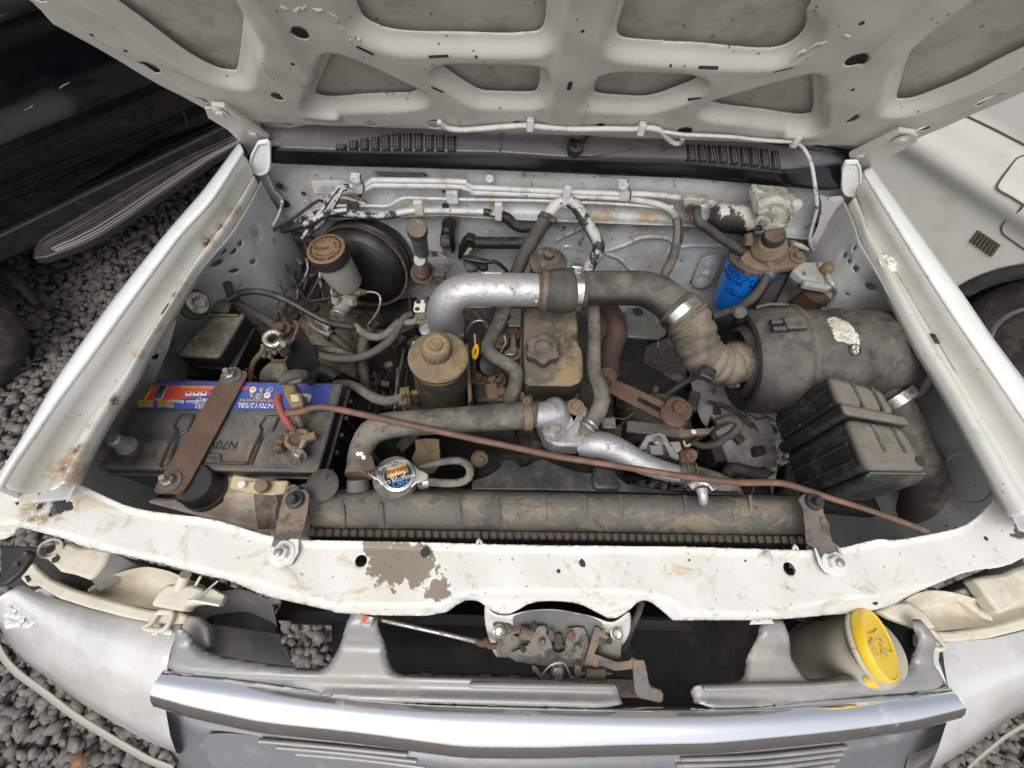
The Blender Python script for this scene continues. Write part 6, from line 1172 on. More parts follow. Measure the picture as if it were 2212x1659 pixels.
def resonator():
    t = thing('resonator_box', 'square ribbed black plastic resonator box with a dusty top in front of the air cleaner', 'resonator box', V(6, 1200, 1300, -.3))
    A, B, C, D = [V(6, *p, -.06) for p in ((1000, 878), (1350, 975), (1640, 1490), (1255, 1485))]
    # front half, band, rear half split along the seam
    s0, s1 = .35, .47
    def cut(f): return A.lerp(D, f), B.lerp(C, f)
    Ls, Rs = cut(s0), cut(s1)
    dn = lambda L_, z: [p+Vector((0, 0, z)) for p in L_]
    c = (A+B+C+D)/4
    prism('rear_half', [A, B, Ls[1], Ls[0]], -.20, 'boxdust', t, bevel=.014)
    prism('front_half', [Rs[0], Rs[1], C, D], -.20, 'boxdust', t, bevel=.014)
    o = (D-A).normalized(); w_ = (B-A).normalized()
    prism('seam_band', [Ls[0]-w_*.005+Vector((0, 0, .006)), Ls[1]+w_*.006+Vector((0, 0, .006)), Rs[1]+w_*.006+Vector((0, 0, .006)), Rs[0]-w_*.005+Vector((0, 0, .006))], -.21, 'boxdust', t, bevel=.006)
    # ribs on top and on the left wall
    for f in (.40, .74):
        a, b = A.lerp(B, f), Ls[0].lerp(Ls[1], f); tube('rib', [a.lerp(b, .12), a.lerp(b, .92)], 'blackdust', t, r=.003, seg=6)
        a, b = Rs[0].lerp(Rs[1], f), D.lerp(C, f); tube('rib', [a.lerp(b, .1), a.lerp(b, .62)], 'blackdust', t, r=.003, seg=6)
    for f in (.14, .30, .56, .70, .86):
        p = A.lerp(D, f)-w_*.0005; tube('rib', [p+Vector((0, 0, -.022)), p+Vector((0, 0, -.10))], 'stepplastic', t, r=.003, seg=6); tube('rib', [p+Vector((0, 0, -.12)), p+Vector((0, 0, -.19))], 'stepplastic', t, r=.003, seg=6)
    lathe('corner_hole', C+(A-C).normalized()*.022+Vector((0, 0, -.001)), (0, 0, 1), [(0, .009), (.002, .008), (.002, 0)], 'gap', t, seg=14)
    prism('moulded_corner', [D, C, C-o*-.012+Vector((0, 0, -.03)), D-o*-.015+Vector((0, 0, -.03))], (0, 0, -.12), 'boxdust', t, bevel=.006)
    e = thing('intake_snorkel', 'dusty grey air intake elbow hidden right of the ribbed resonator box', 'air duct', V(6, 1560, 1500, -.3))
    tube('elbow', Z(6, (1370, 1000, -.16, 70), (1430, 1060, -.16, 80), (1480, 1180, -.17, 85), (1540, 1340, -.2, 100), (1600, 1500, -.26, 110), (1600, 1650, -.34, 120), (1560, 1760, -.42, 120)), 'hosetan', e, seg=32); ring('elbow_band', V(6, 1425, 1050, -.16), (.5, -.8, 0), .035, .02, .006, 'steel', e)
M['lwhite2'] = mat('torn_paper', (.62, .60, .52), .7, layers=[dict(c=(.15, .12, .09), s=28, st=(1, 5, 1), lo=.56, hi=.6, a=.9), dict(c=(.45, .38, .28), s=10, lo=.5, hi=.6, a=.7)])
M['boxdust'] = mat('dust_filmed_box_plastic', (.020, .020, .021), .45, layers=[dict(c=(.19, .168, .138), s=3, lo=.15, hi=.55, a=.95, ro=.92, up=(.25, .85)), dict(c=(.075, .07, .065), s=18, lo=.45, hi=.65, a=.5, ro=.8), dict(c=(.17, .15, .125), s=7, lo=.55, hi=.7, a=.4, ro=.9)], bump=[(50, .12, .005)])
aircleaner(); resonator()
def engine():
    e = thing('engine', 'grimy diesel engine with a mud crusted rocker cover in the middle of the bay', 'engine', V(5, 1050, 800, -.6))
    top = [V(5, *p, -.19) for p in ((862, 470), (1185, 480), (1195, 560), (1200, 690), (1225, 740), (1232, 830), (1230, 900), (1205, 935), (1150, 955), (880, 952), (862, 930), (860, 700))]
    prism('rocker_cover', top, -.085, 'valve', e, bevel=.014); c = sum(top, Vector())/len(top)
    prism('cover_flange', [c+(p-c)*1.05+Vector((0, 0, -.084)) for p in top], -.012, 'mudbrown', e, bevel=.003)
    prism('cylinder_head', [c+(p-c)*Vector((1.18, 1.1, 1)).x+Vector((0, 0, -.098)) for p in top], -.14, 'pitch', e, bevel=.008)
    box('block', c+Vector((0, .08, -.36)), .34, .55, .30, 'pitch', e, bevel=.02); box('block_front', c+Vector((.0, -.20, -.33)), .36, .10, .25, 'pitch', e, bevel=.02)
    b = V(5, 975, 765, -.188); r = rad(b, 90*.35)
    lathe('oil_filler_cap', b, (0, 0, 1), [(0, r*.75), (.006, r*.78), (.008, r*1.12), (.026, r*1.10), (.030, r*.98), (.030, r*.62), (.026, r*.58), (.026, 0)], 'valve', e, seg=64, wob=lambda a, i: 1+(.10*math.cos(6*a) if 2 <= i <= 4 else 0))
    # exhaust manifold side
    tube('exhaust_manifold', Z(5, (1380, 480, -.26, 60), (1420, 560, -.26, 70), (1430, 640, -.27, 72), (1400, 740, -.29, 66), (1390, 820, -.31, 60), (1400, 900, -.33, 60)), 'redbrown', e, seg=20)
    tube('exhaust_manifold', Z(5, (1290, 520, -.27, 50), (1360, 600, -.27, 50), (1370, 700, -.3, 50)), 'redbrown', e, seg=16)
    prism('heat_plate', [V(5, *p, -.30) for p in ((1480, 500), (1520, 470), (1720, 470), (1745, 560), (1740, 640), (1700, 665), (1500, 655))], -.01, 'filmgrey', e, bevel=.003); lathe('plate_hole', V(5, 1568, 502, -.2985), (0, 0, 1), [(0, .014), (.001, 0)], 'gap', e, seg=16)
    tube('gauge_rod', Z(5, (1665, 505, -.28, 3), (1690, 600, -.31, 3), (1692, 720, -.35, 3)), 'steel', e, seg=6)
    prism('inlet_side', [V(5, *p, -.33) for p in ((490, 470), (870, 460), (870, 1000), (700, 1060), (500, 1060))], -.10, 'pitch', e, bevel=.01)
    # injector side clutter
    for x, y in ((795, 640), (720, 690), (800, 760), (705, 930), (690, 910), (585, 915), (590, 1410), (720, 1010)):
        bolt(e, V(5, x, y, -.27 if y < 800 else -.30), .011, .014, m='rust' if x % 2 else 'mudbrown')
    prism('bracket', [V(5, *p, -.25) for p in ((785, 640), (812, 640), (818, 760), (795, 770), (745, 765), (740, 745), (775, 738))], -.006, 'steel', e, bevel=.002); prism('bracket', [V(5, *p, -.25) for p in ((770, 480), (850, 480), (845, 590), (770, 590), (760, 560), (785, 540))], -.006, 'steel', e, bevel=.002)
    for pts in (((560, 500, -.2, 7), (600, 550, -.22, 7), (640, 600, -.24, 7)), ((600, 480, -.2, 7), (630, 520, -.22, 7), (625, 560, -.25, 7)), ((510, 670, -.27, 8), (515, 610, -.22, 8), (560, 560, -.2, 8), (620, 560, -.2, 8), (640, 600, -.22, 8)), ((740, 645, -.22, 7), (750, 690, -.23, 7), (715, 760, -.25, 7)), ((560, 640, -.22, 9), (565, 720, -.23, 9))):
        tube('injector_pipe', Z(5, *pts), 'steel', e, seg=8)
    prism('pump_body', [V(5, *p, -.30) for p in ((545, 900), (720, 890), (740, 1040), (560, 1060))], -.14, 'pitch', e, bevel=.01); prism('pump_cover', [V(5, *p, -.285) for p in ((620, 940), (700, 930), (715, 1030), (640, 1040))], -.03, 'mudbrown', e, bevel=.006)
    lathe('throttle_drum', V(5, 640, 830, -.29), (.3, -.4, .8), [(0, .03), (.03, .028), (.034, .01), (.034, 0)], 'rubberclean', e, seg=20)
    d = thing('dipstick', 'oil dipstick with a small yellow loop handle beside the heater hose', 'dipstick', V(5, 565, 740, -.2)); tube('loop', [V(5, *p, -.19) for p in ((556, 790), (550, 750), (565, 712), (576, 712), (578, 750), (566, 782), (556, 790))], 'yellowtab', d, r=.0035, seg=8); tube('stem', Z(5, (560, 790, -.2, 5), (555, 860, -.26, 5), (550, 920, -.33, 5)), 'steel', d, seg=6)
    # rear round can
    k = thing('vacuum_pump_can', 'round dusty metal can with a domed lid behind the intake coupling', 'dashpot', V(5, 1015, 180, -.2))
    b = V(5, 1012, 200, -.16); r = rad(b, 40); lathe('can', b+Vector((0, 0, -.10)), (0, 0, 1), [(0, r*.92), (.09, r*.95), (.096, r*1.03), (.104, r*1.03), (.110, r*.92), (.116, r*.7), (.122, r*.62), (.122, r*.3), (.132, r*.26), (.134, 0)], 'valve', k, seg=48)
    tube('loop_pipe', Z(5, (1100, 115, -.1, 6), (1110, 98, -.09, 6), (1135, 95, -.09, 6), (1150, 108, -.1, 6)), 'fire', k, seg=6)
engine()
def powersteering():
    t = thing('power_steering_reservoir', 'round metal fluid reservoir coated in ochre dust left of the rocker cover', 'fluid reservoir', V(5, 360, 1000, -.33))
    tp = V(5, 335, 772, -.135); b = V(5, 362, 985, -.29); ax = (tp-b).normalized(); H_ = (tp-b).length; r = rad(tp, 62.5); rb = rad(b, 158*.35)
    lathe('can', b, ax, [(-.05, rb*.75), (-.035, rb*.97), (0, rb), (H_*.84, rb*.95), (H_*.90, r*.86), (H_*.925, r*1.03), (H_*.975, r*1.05), (H_, r*1.0), (H_+.006, r*.6), (H_+.008, 0)], 'psres', t, seg=64)
    cc = V(5, 325, 752, -.13); rc = rad(cc, 94*.35)
    lathe('cap', cc-ax*.004, ax, [(0, rc), (.026, rc*.96), (.030, rc*.88), (.030, rc*.42), (.034, rc*.40), (.034, rc*.3), (.033, 0)], 'psres', t, seg=56, wob=lambda a, i: 1+(.018*math.cos(18*a) if i < 2 else 0))
    ringtext(t, 'CAUTION USE GENUINE FLUID OR EQUIVALENT ', cc+ax*.0265, ax, Vector((1, 0, 0)), rc*.66, .0095, 'inkgold', 0, 2*math.pi*.97); tube('cap_ring', [cc+ax*.0305+(Vector((math.cos(a), math.sin(a), 0)))*rc*.2 for a in np.linspace(0, 6.28, 20)], 'psres', t, r=.0012, seg=5)
    prism('side_strap', [V(5, *p, -.24) for p in ((500, 700), (520, 690), (545, 1040), (520, 1060))], -.08, 'psres', t, bevel=.003); prism('tab', [V(5, *p, -.15) for p in ((172, 695), (180, 680), (225, 680), (228, 695))], -.01, 'white', t, bevel=.002); prism('tab', [V(5, *p, -.16) for p in ((165, 695), (180, 690), (205, 705), (165, 735))], -.02, 'rust', t, bevel=.002)
    h = thing('power_steering_hose', 'thick mud splashed rubber hose looping from the battery corner to the ochre reservoir', 'hose', V(4, 1700, 980, -.25))
    tube('hose', Z('E', (690, 1200, -.30, 48), (700, 1140, -.28, 50), (770, 1100, -.26, 52), (860, 1130, -.25, 52), (900, 1180, -.25, 50)), 'rubberclean', h); tube('hose', Z('E', (880, 1235, -.245, 40), (980, 1225, -.235, 42), (1100, 1265, -.23, 46), (1200, 1330, -.23, 50), (1300, 1380, -.235, 50), (1400, 1390, -.24, 48), (1500, 1365, -.245, 44), (1580, 1330, -.25, 42)), 'hosetan', h)
    clamp(h, V('E', 1560, 1335, -.248), (.9, .1, 0), .0165, .020, 'tanbox', 1.2); tube('pipe_stub', Z('E', (1590, 1325, -.25, 30), (1700, 1300, -.25, 28)), 'tanbox', h); prism('clip_prong', [V('E', *p, -.225) for p in ((1520, 1290), (1560, 1290), (1580, 1410), (1545, 1415))], -.008, 'tanbox', h, bevel=.002)
M['inkgold'] = mat('embossed_dust_print', (.40, .30, .17), .9)
powersteering()
def hoses():
    def H(lab, k, pts, m, cat='hose', nm='coolant_hose', **kw):
        q = Z(k, *pts); t = thing(nm, lab, cat, P(q[0][0], q[0][1], z=q[0][2])); tube('hose', q, m, t, **kw); return t
    t = H('wide grey upper radiator hose bending from the radiator to the thermostat housing', 5, [(-160, 1490, -.15, 66), (-155, 1420, -.145, 72), (-130, 1330, -.14, 76), (-80, 1250, -.135, 82), (0, 1210, -.13, 84), (120, 1192, -.125, 80), (300, 1180, -.12, 80), (500, 1165, -.12, 80), (700, 1150, -.12, 84), (800, 1145, -.12, 86), (900, 1138, -.12, 84), (945, 1140, -.12, 78)], 'hosetan', nm='radiator_hose', seg=32)
    c = V(5, 885, 1140, -.12); clamp(t, c, (1, .1, 0), rad(c, 86*.35), .016, 'rustgrey', None)
    for dx in (-15, 0, 15): ring('wire_band', V(5, 885+dx, 1140, -.12), (1, .1, 0), rad(c, 87*.35), .003, .0025, 'tanbox', t)
    box('clamp_screw', V(5, 885, 1045, -.085), .018, .016, .014, 'rust', t, bevel=.004); lathe('screw_head', V(5, 880, 1050, -.07), (0, -.5, .8), [(0, .008), (.006, .007), (.006, .003), (.003, 0)], 'rust', t, seg=16); tube('screw_tail', Z(5, (855, 1005, -.08, 12), (860, 1035, -.08, 12)), 'rust', t, seg=8)
    c = V(4, 1740, 1490, -.15); ring('wire_band', c, (.1, 1, -.2), rad(c, 70*.35), .004, .003, 'mudbrown', t); ring('wire_band', V(4, 1735, 1510, -.152), (.1, 1, -.2), rad(c, 70*.35), .004, .003, 'mudbrown', t); box('clamp_screw', V(4, 1800, 1440, -.10), .02, .025, .014, 'rust', t, rz=.4)
    for x, y in ((1735, 1378), (1755, 1378), (1770, 1400)): lathe('paint_dot', V(4, x, y, -.088), (0, -.3, 1), [(-.01, .004), (.001, .0035), (.001, 0)], 'lwhite', t, seg=10)
    t = H('heater hose bending down past the left side of the rocker cover', 5, [(760, 430, -.17, 42), (735, 500, -.17, 42), (700, 590, -.17, 42), (655, 680, -.17, 42), (640, 735, -.17, 43), (690, 785, -.17, 42), (770, 830, -.17, 42), (815, 875, -.17, 44), (810, 950, -.18, 44), (785, 1020, -.19, 46), (770, 1080, -.22, 46)], 'hosetan', nm='heater_hose', seg=20)
    t = H('heater hose running down the right side of the rocker cover to a spring clamp', 5, [(1285, 440, -.15, 38), (1293, 520, -.15, 39), (1298, 650, -.15, 40), (1295, 780, -.15, 42), (1300, 880, -.15, 44), (1335, 970, -.15, 50), (1345, 1050, -.155, 52), (1310, 1140, -.16, 52), (1265, 1200, -.165, 50), (1240, 1225, -.17, 48)], 'hosetan', nm='heater_hose', seg=24)
    c = V(5, 1262, 1205, -.166); ax = (V(5, 1240, 1225, -.17)-V(5, 1310, 1140, -.16)).normalized()
    for d in (-.006, .004): ring('spring_band', c+ax*d, ax, rad(c, 52*.35), .004, .003, 'steel', t)
    lathe('pipe_end', V(5, 1238, 1228, -.172), ax, [(0, rad(c, 40*.35)), (.016, rad(c, 40*.35)), (.016, 0)], 'rustgrey', t, seg=20)
    t = H('black heater pipe rising behind the intake pipe to the white firewall union', 2, [(1130, 1700, -.22, 42), (1170, 1600, -.19, 42), (1230, 1490, -.165, 44), (1290, 1390, -.14, 44), (1330, 1330, -.125, 42)], 'rubber', nm='heater_hose', seg=20)
    clamp(t, V(2, 1315, 1352, -.13), (.5, .7, .3), .019, .012, 'rustgrey', 1.)
    tube('union_pipe', Z(2, (1325, 1335, -.125, 36), (1370, 1270, -.11, 36), (1430, 1238, -.10, 34), (1475, 1242, -.10, 34)), 'whitemostly', t, seg=18)
    t = H('half white painted heater pipe curving right and down behind the intake coupling', 2, [(1450, 1238, -.1, 36), (1500, 1270, -.11, 37), (1550, 1350, -.13, 37), (1600, 1430, -.15, 37), (1640, 1510, -.17, 38), (1630, 1570, -.19, 38), (1590, 1630, -.21, 38), (1560, 1720, -.24, 38)], 'whiteblack', nm='heater_hose', seg=20); box('pipe_strap', V(2, 1440, 1215, -.085), .016, .012, .06, 'white', t)
    t = H('dusty vertical rubber hose on the right half of the firewall', 2, [(2118, 1345, -.12, 26), (2130, 1390, -.13, 27), (2125, 1480, -.155, 28), (2105, 1570, -.18, 29), (2065, 1660, -.21, 30), (2040, 1710, -.23, 28)], 'hosetan', nm='vacuum_hose'); tube('hose', Z(2, (2150, 1350, -.11, 8), (2158, 1430, -.13, 8), (2150, 1500, -.15, 8)), 'rubberclean', t, seg=8)
    t = H('brown dusty fuel hose with holes lying from the firewall across to the blue filter', 'C', [(310, 280, -.09, 34), (300, 350, -.09, 40), (320, 420, -.10, 46), (400, 470, -.12, 46), (520, 560, -.14, 46), (650, 640, -.16, 46), (770, 710, -.18, 46), (815, 725, -.19, 36)], 'rubber', nm='fuel_hose', seg=20)
    for x, y in ((357, 430), (420, 465), (508, 508), (610, 565), (700, 610)): lathe('pin_hole', V('C', x, y-6, -.10-.0002*(x-350)), (0, -.3, 1), [(-.01, .004), (.0004, .0035), (.0004, 0)], 'gap', t, seg=10)
    lathe('bracket_washer', V('C', 375, 320, None, -.045), (.3, -1, .1), [(0, .034), (.004, .032), (.006, .022), (.004, .018), (.004, 0)], 'whitemostly', t, seg=28)
    t = H('thick rubber hose curving over the brake lines left of the fluid reservoir', 'B', [(250, 1060, -.30, 44), (200, 960, -.27, 48), (190, 880, -.26, 50), (250, 820, -.25, 52), (350, 800, -.24, 52), (470, 820, -.25, 50), (560, 850, -.26, 48)], 'rubber', nm='vacuum_hose', seg=20)
    t = H('long black battery cable arching from the left wall across to the intake flange', 'E', [(-150, 420, -.17, 30), (-60, 370, -.165, 32), (0, 350, -.16, 32), (130, 340, -.155, 32), (280, 370, -.155, 34), (430, 430, -.16, 34), (560, 500, -.17, 34), (680, 570, -.18, 34), (800, 630, -.19, 34), (900, 660, -.2, 32), (1030, 680, -.21, 30), (1120, 700, -.22, 28)], 'rubberclean', nm='battery_cable', cat='cable', seg=14)
    t = H('tan dusted hose sagging from the brake pipes up to the intake flange clamp', 'E', [(1070, 650, -.21, 30), (1120, 710, -.22, 36), (1200, 765, -.225, 38), (1300, 780, -.22, 40), (1400, 730, -.215, 40), (1500, 640, -.21, 38), (1600, 640, -.205, 34), (1680, 620, -.2, 32)], 'hosetan', nm='vacuum_hose'); 
    t = H('grey dusted hose curving low from the relay bracket up to the intake flange', 'E', [(660, 900, -.25, 34), (760, 960, -.25, 38), (900, 985, -.25, 40), (1050, 985, -.245, 42), (1200, 950, -.235, 42), (1340, 870, -.225, 42), (1440, 780, -.215, 40), (1490, 690, -.21, 38), (1550, 590, -.2, 36), (1620, 560, -.2, 34)], 'rubber', nm='vacuum_hose')
    t = H('short steel pipe and hose pair with bands running under the arching cable', 'E', [(640, 640, -.26, 22), (700, 700, -.26, 26), (800, 750, -.265, 28), (850, 770, -.27, 34), (920, 820, -.28, 40), (1000, 900, -.3, 42), (1060, 960, -.32, 42)], 'rubber', nm='clutch_hose'); tube('pipe', Z('E', (635, 640, -.258, 24), (700, 705, -.258, 26), (800, 752, -.262, 26)), 'steel', t); tube('pipe', Z('E', (700, 625, -.262, 18), (760, 660, -.262, 20), (830, 690, -.265, 24)), 'steel', t)
    for x, y in ((835, 765), (830, 700)): ring('band', V('E', x, y, -.265), (.8, -.5, 0), .0105, .012, .003, 'clampsteel', t)
    t = H('grey hose looping under the relay bracket in front of the inner wing', 'E', [(660, 880, -.27, 30), (740, 890, -.27, 34), (850, 900, -.27, 36), (960, 930, -.28, 36), (1040, 960, -.29, 34)], 'hosetan', nm='vacuum_hose')
    t = H('vertical dark hose descending between the brake pipes and the ochre reservoir', 'E', [(1240, 690, -.27, 50), (1180, 760, -.28, 52), (1150, 880, -.29, 52), (1150, 1020, -.3, 52), (1165, 1150, -.32, 50), (1190, 1260, -.34, 48), (1280, 1440, -.4, 40)], 'rubber', nm='steering_hose')
    t = H('dark cable running from left inner wing behind the fuse box to the relay bracket', 4, [(880, 240, -.16, 22), (910, 260, -.17, 24), (930, 340, -.18, 24), (960, 410, -.19, 24), (1030, 470, -.2, 24), (1120, 520, -.2, 26), (1200, 570, -.19, 26), (1235, 600, -.18, 22)], 'rubber', nm='battery_cable', cat='cable')
    # brake lines bundle
    for i, (k, pts, m) in enumerate((('B', [(640, 460, -.08, 14), (600, 450, -.085, 14), (520, 500, -.1, 14), (400, 590, -.12, 14), (260, 680, -.14, 14), (160, 740, -.16, 14), (140, 800, -.17, 14), (180, 900, -.2, 14), (260, 1040, -.24, 13), (350, 1180, -.27, 13), (430, 1330, -.29, 13), (520, 1450, -.3, 13)], 'rubberclean'),
                                ('B', [(880, 310, -.07, 22), (800, 320, -.08, 22), (740, 380, -.09, 22), (660, 500, -.11, 22), (580, 620, -.13, 22), (500, 740, -.16, 22), (450, 810, -.18, 20)], 'whiteblack'),
                                ('B', [(890, 335, -.07, 20), (830, 345, -.08, 20), (790, 420, -.09, 20), (720, 550, -.12, 20), (640, 660, -.14, 20), (540, 740, -.16, 20), (480, 800, -.18, 18)], 'whiteblack'),
                                ('B', [(250, 460, -.09, 14), (245, 520, -.11, 14), (200, 620, -.14, 14), (130, 740, -.16, 13), (70, 800, -.18, 12), (60, 950, -.22, 12), (80, 1130, -.26, 12), (130, 1240, -.28, 12)], 'whitemostly'),
                                ('B', [(480, 1000, -.26, 14), (500, 1100, -.28, 14), (450, 1220, -.3, 14), (400, 1300, -.32, 13), (410, 1450, -.34, 12), (440, 1560, -.35, 12)], 'steel'),
                                ('B', [(470, 860, -.25, 18), (500, 960, -.27, 18), (540, 1080, -.29, 18), (520, 1200, -.31, 18), (470, 1330, -.33, 18)], 'rubberclean'),
                                ('B', [(260, 1010, -.28, 24), (320, 990, -.27, 26), (400, 1010, -.27, 24), (440, 1060, -.28, 22)], 'hosetan'),
                                ('B', [(350, 1140, -.3, 12), (250, 1230, -.31, 12), (160, 1300, -.32, 12)], 'rubberclean'))):
        H(('thin black brake line stepping down the left end of the firewall', 'first black and white sprayed pipe slanting over the servo drum', 'second black and white sprayed pipe slanting beside its twin over the servo drum', 'thin white chipped drain tube in the far left rear corner', 'bare steel brake pipe dropping left of the fluid reservoir', 'black hose dropping behind the fluid reservoir cap', 'short dusty hose stub below the big curved hose', 'thin black line crossing the left inner wing floor')[i], k, pts, m, nm='brake_line' if i in (0, 4, 7) else 'pipe', cat='pipe', seg=10)
    for i, (pts, m, r) in enumerate(((((200, 1500), (120, 1440), (60, 1380), (0, 1300), (-40, 1200)), 'pitch', 40), (((300, 1250), (350, 1150), (420, 1080)), 'pitch', 46), (((560, 1250), (600, 1300), (590, 1380)), 'pitch', 20))):
        H(('dark oily hose low against the left inner wing', 'dark pipe in the gap left of the servo drum', 'short dark hose below the fluid reservoir')[i], 'B', [(x, y, -.36, r) for x, y in pts], m)
hoses()
def fwpipes():
    t = thing('white_pipe_pair', 'pair of white overpainted pipes clamped along the top of the firewall', 'pipes', V(2, 1000, 1170, None, -.02))
    def T(pts, r, m='white', yy=-.018): tube('pipe', [V(2, x, y, None, yy) for x, y in pts], m, t, r=r, seg=12)
    T([(-60, 1290), (-20, 1220), (30, 1165), (70, 1148), (120, 1150), (195, 1145), (240, 1116), (300, 1112), (780, 1120), (815, 1130), (860, 1156), (930, 1160), (1430, 1184), (1790, 1196), (1900, 1198), (2060, 1208), (2150, 1225), (2260, 1262), (2330, 1272)], .0068)
    T([(-70, 1350), (-10, 1270), (40, 1195), (75, 1180), (130, 1180), (195, 1166), (245, 1143), (310, 1140), (790, 1150), (860, 1182), (930, 1188), (1400, 1206), (1760, 1220), (1880, 1234), (1990, 1256), (2075, 1290), (2112, 1330), (2122, 1360)], .0078)
    T([(-30, 1272), (140, 1268), (338, 1270), (380, 1250), (435, 1222), (520, 1223), (650, 1226), (860, 1232), (1280, 1238), (1420, 1248), (1620, 1252), (1900, 1268), (2040, 1280), (2100, 1275)], .0042)
    T([(0, 1235), (60, 1215), (200, 1260)], .004)
    for x, y, w_ in ((150, 1125, 1), (1800, 1165, 1)):
        p = V(2, x-8, y-30, None, -.022); prism('pipe_clamp', [V(2, *q, None, -.026) for q in ((x-42, y-58), (x+20, y-50), (x+28, y+5), (x+40, y+20), (x+34, y+75), (x-30, y+72), (x-28, y+15), (x-38, y))], (0, .004, 0), 'white', t, bevel=.0015); lathe('screw', p+Vector((0, -.005, 0)), (0, -1, .1), [(0, .0125), (.004, .012), (.006, .006), (.004, 0)], 'white', t, seg=20)
        tube('clamp_edge', [V(2, *q, None, -.028) for q in ((x+20, y-50), (x+28, y+5), (x+40, y+20), (x+34, y+75))], 'rustgrey', t, r=.0018, seg=5)
    box('square_clip', V(2, 738, 1215, None, -.022), .028, .012, .034, 'white', t); box('square_clip', V(2, 1440, 1195, None, -.022), .012, .016, .035, 'white', t); box('square_clip', V(2, 125, 1262, None, -.022), .03, .012, .02, 'rust', t)
    h = thing('wiring_harness', 'wiring loom along the firewall shelf changing from white paint to black corrugated sleeve', 'wiring', V(2, 500, 1310, None, -.045))
    def W(pts, r, m, **kw): tube('sleeve', [V(2, x, y, None, -.045) for x, y in pts], m, h, r=r, **kw)
    W([(-220, 1380), (-120, 1330), (-60, 1320), (0, 1318), (100, 1322), (230, 1332), (330, 1330), (400, 1320)], .010, 'whiteblack', seg=12)
    W([(390, 1318), (470, 1302), (560, 1300), (700, 1302), (930, 1306)], .0072, 'white', seg=12); W([(930, 1306), (1000, 1320), (1050, 1332)], .009, 'whiteblack', seg=12)
    W([(1040, 1330), (1080, 1350), (1120, 1385), (1170, 1405), (1260, 1400)], .013, 'black', rib=(.007, .14)); 
    box('loom_clip', V(2, 530, 1282, None, -.05), .022, .012, .04, 'white', h); box('loom_clip', V(2, 1022, 1305, None, -.055), .018, .012, .05, 'white', h)
    tube('sleeve', Z('B', (250, 740, -.17, 26), (320, 720, -.16, 30), (400, 700, -.15, 32), (480, 675, -.14, 30)), 'black', h, rib=(.007, .14)); tube('sleeve', Z('B', (480, 680, -.14, 34), (560, 640, -.12, 34), (640, 600, -.11, 30), (760, 560, -.09, 26), (880, 540, -.08, 22)), 'whiteblack', h)
fwpipes()
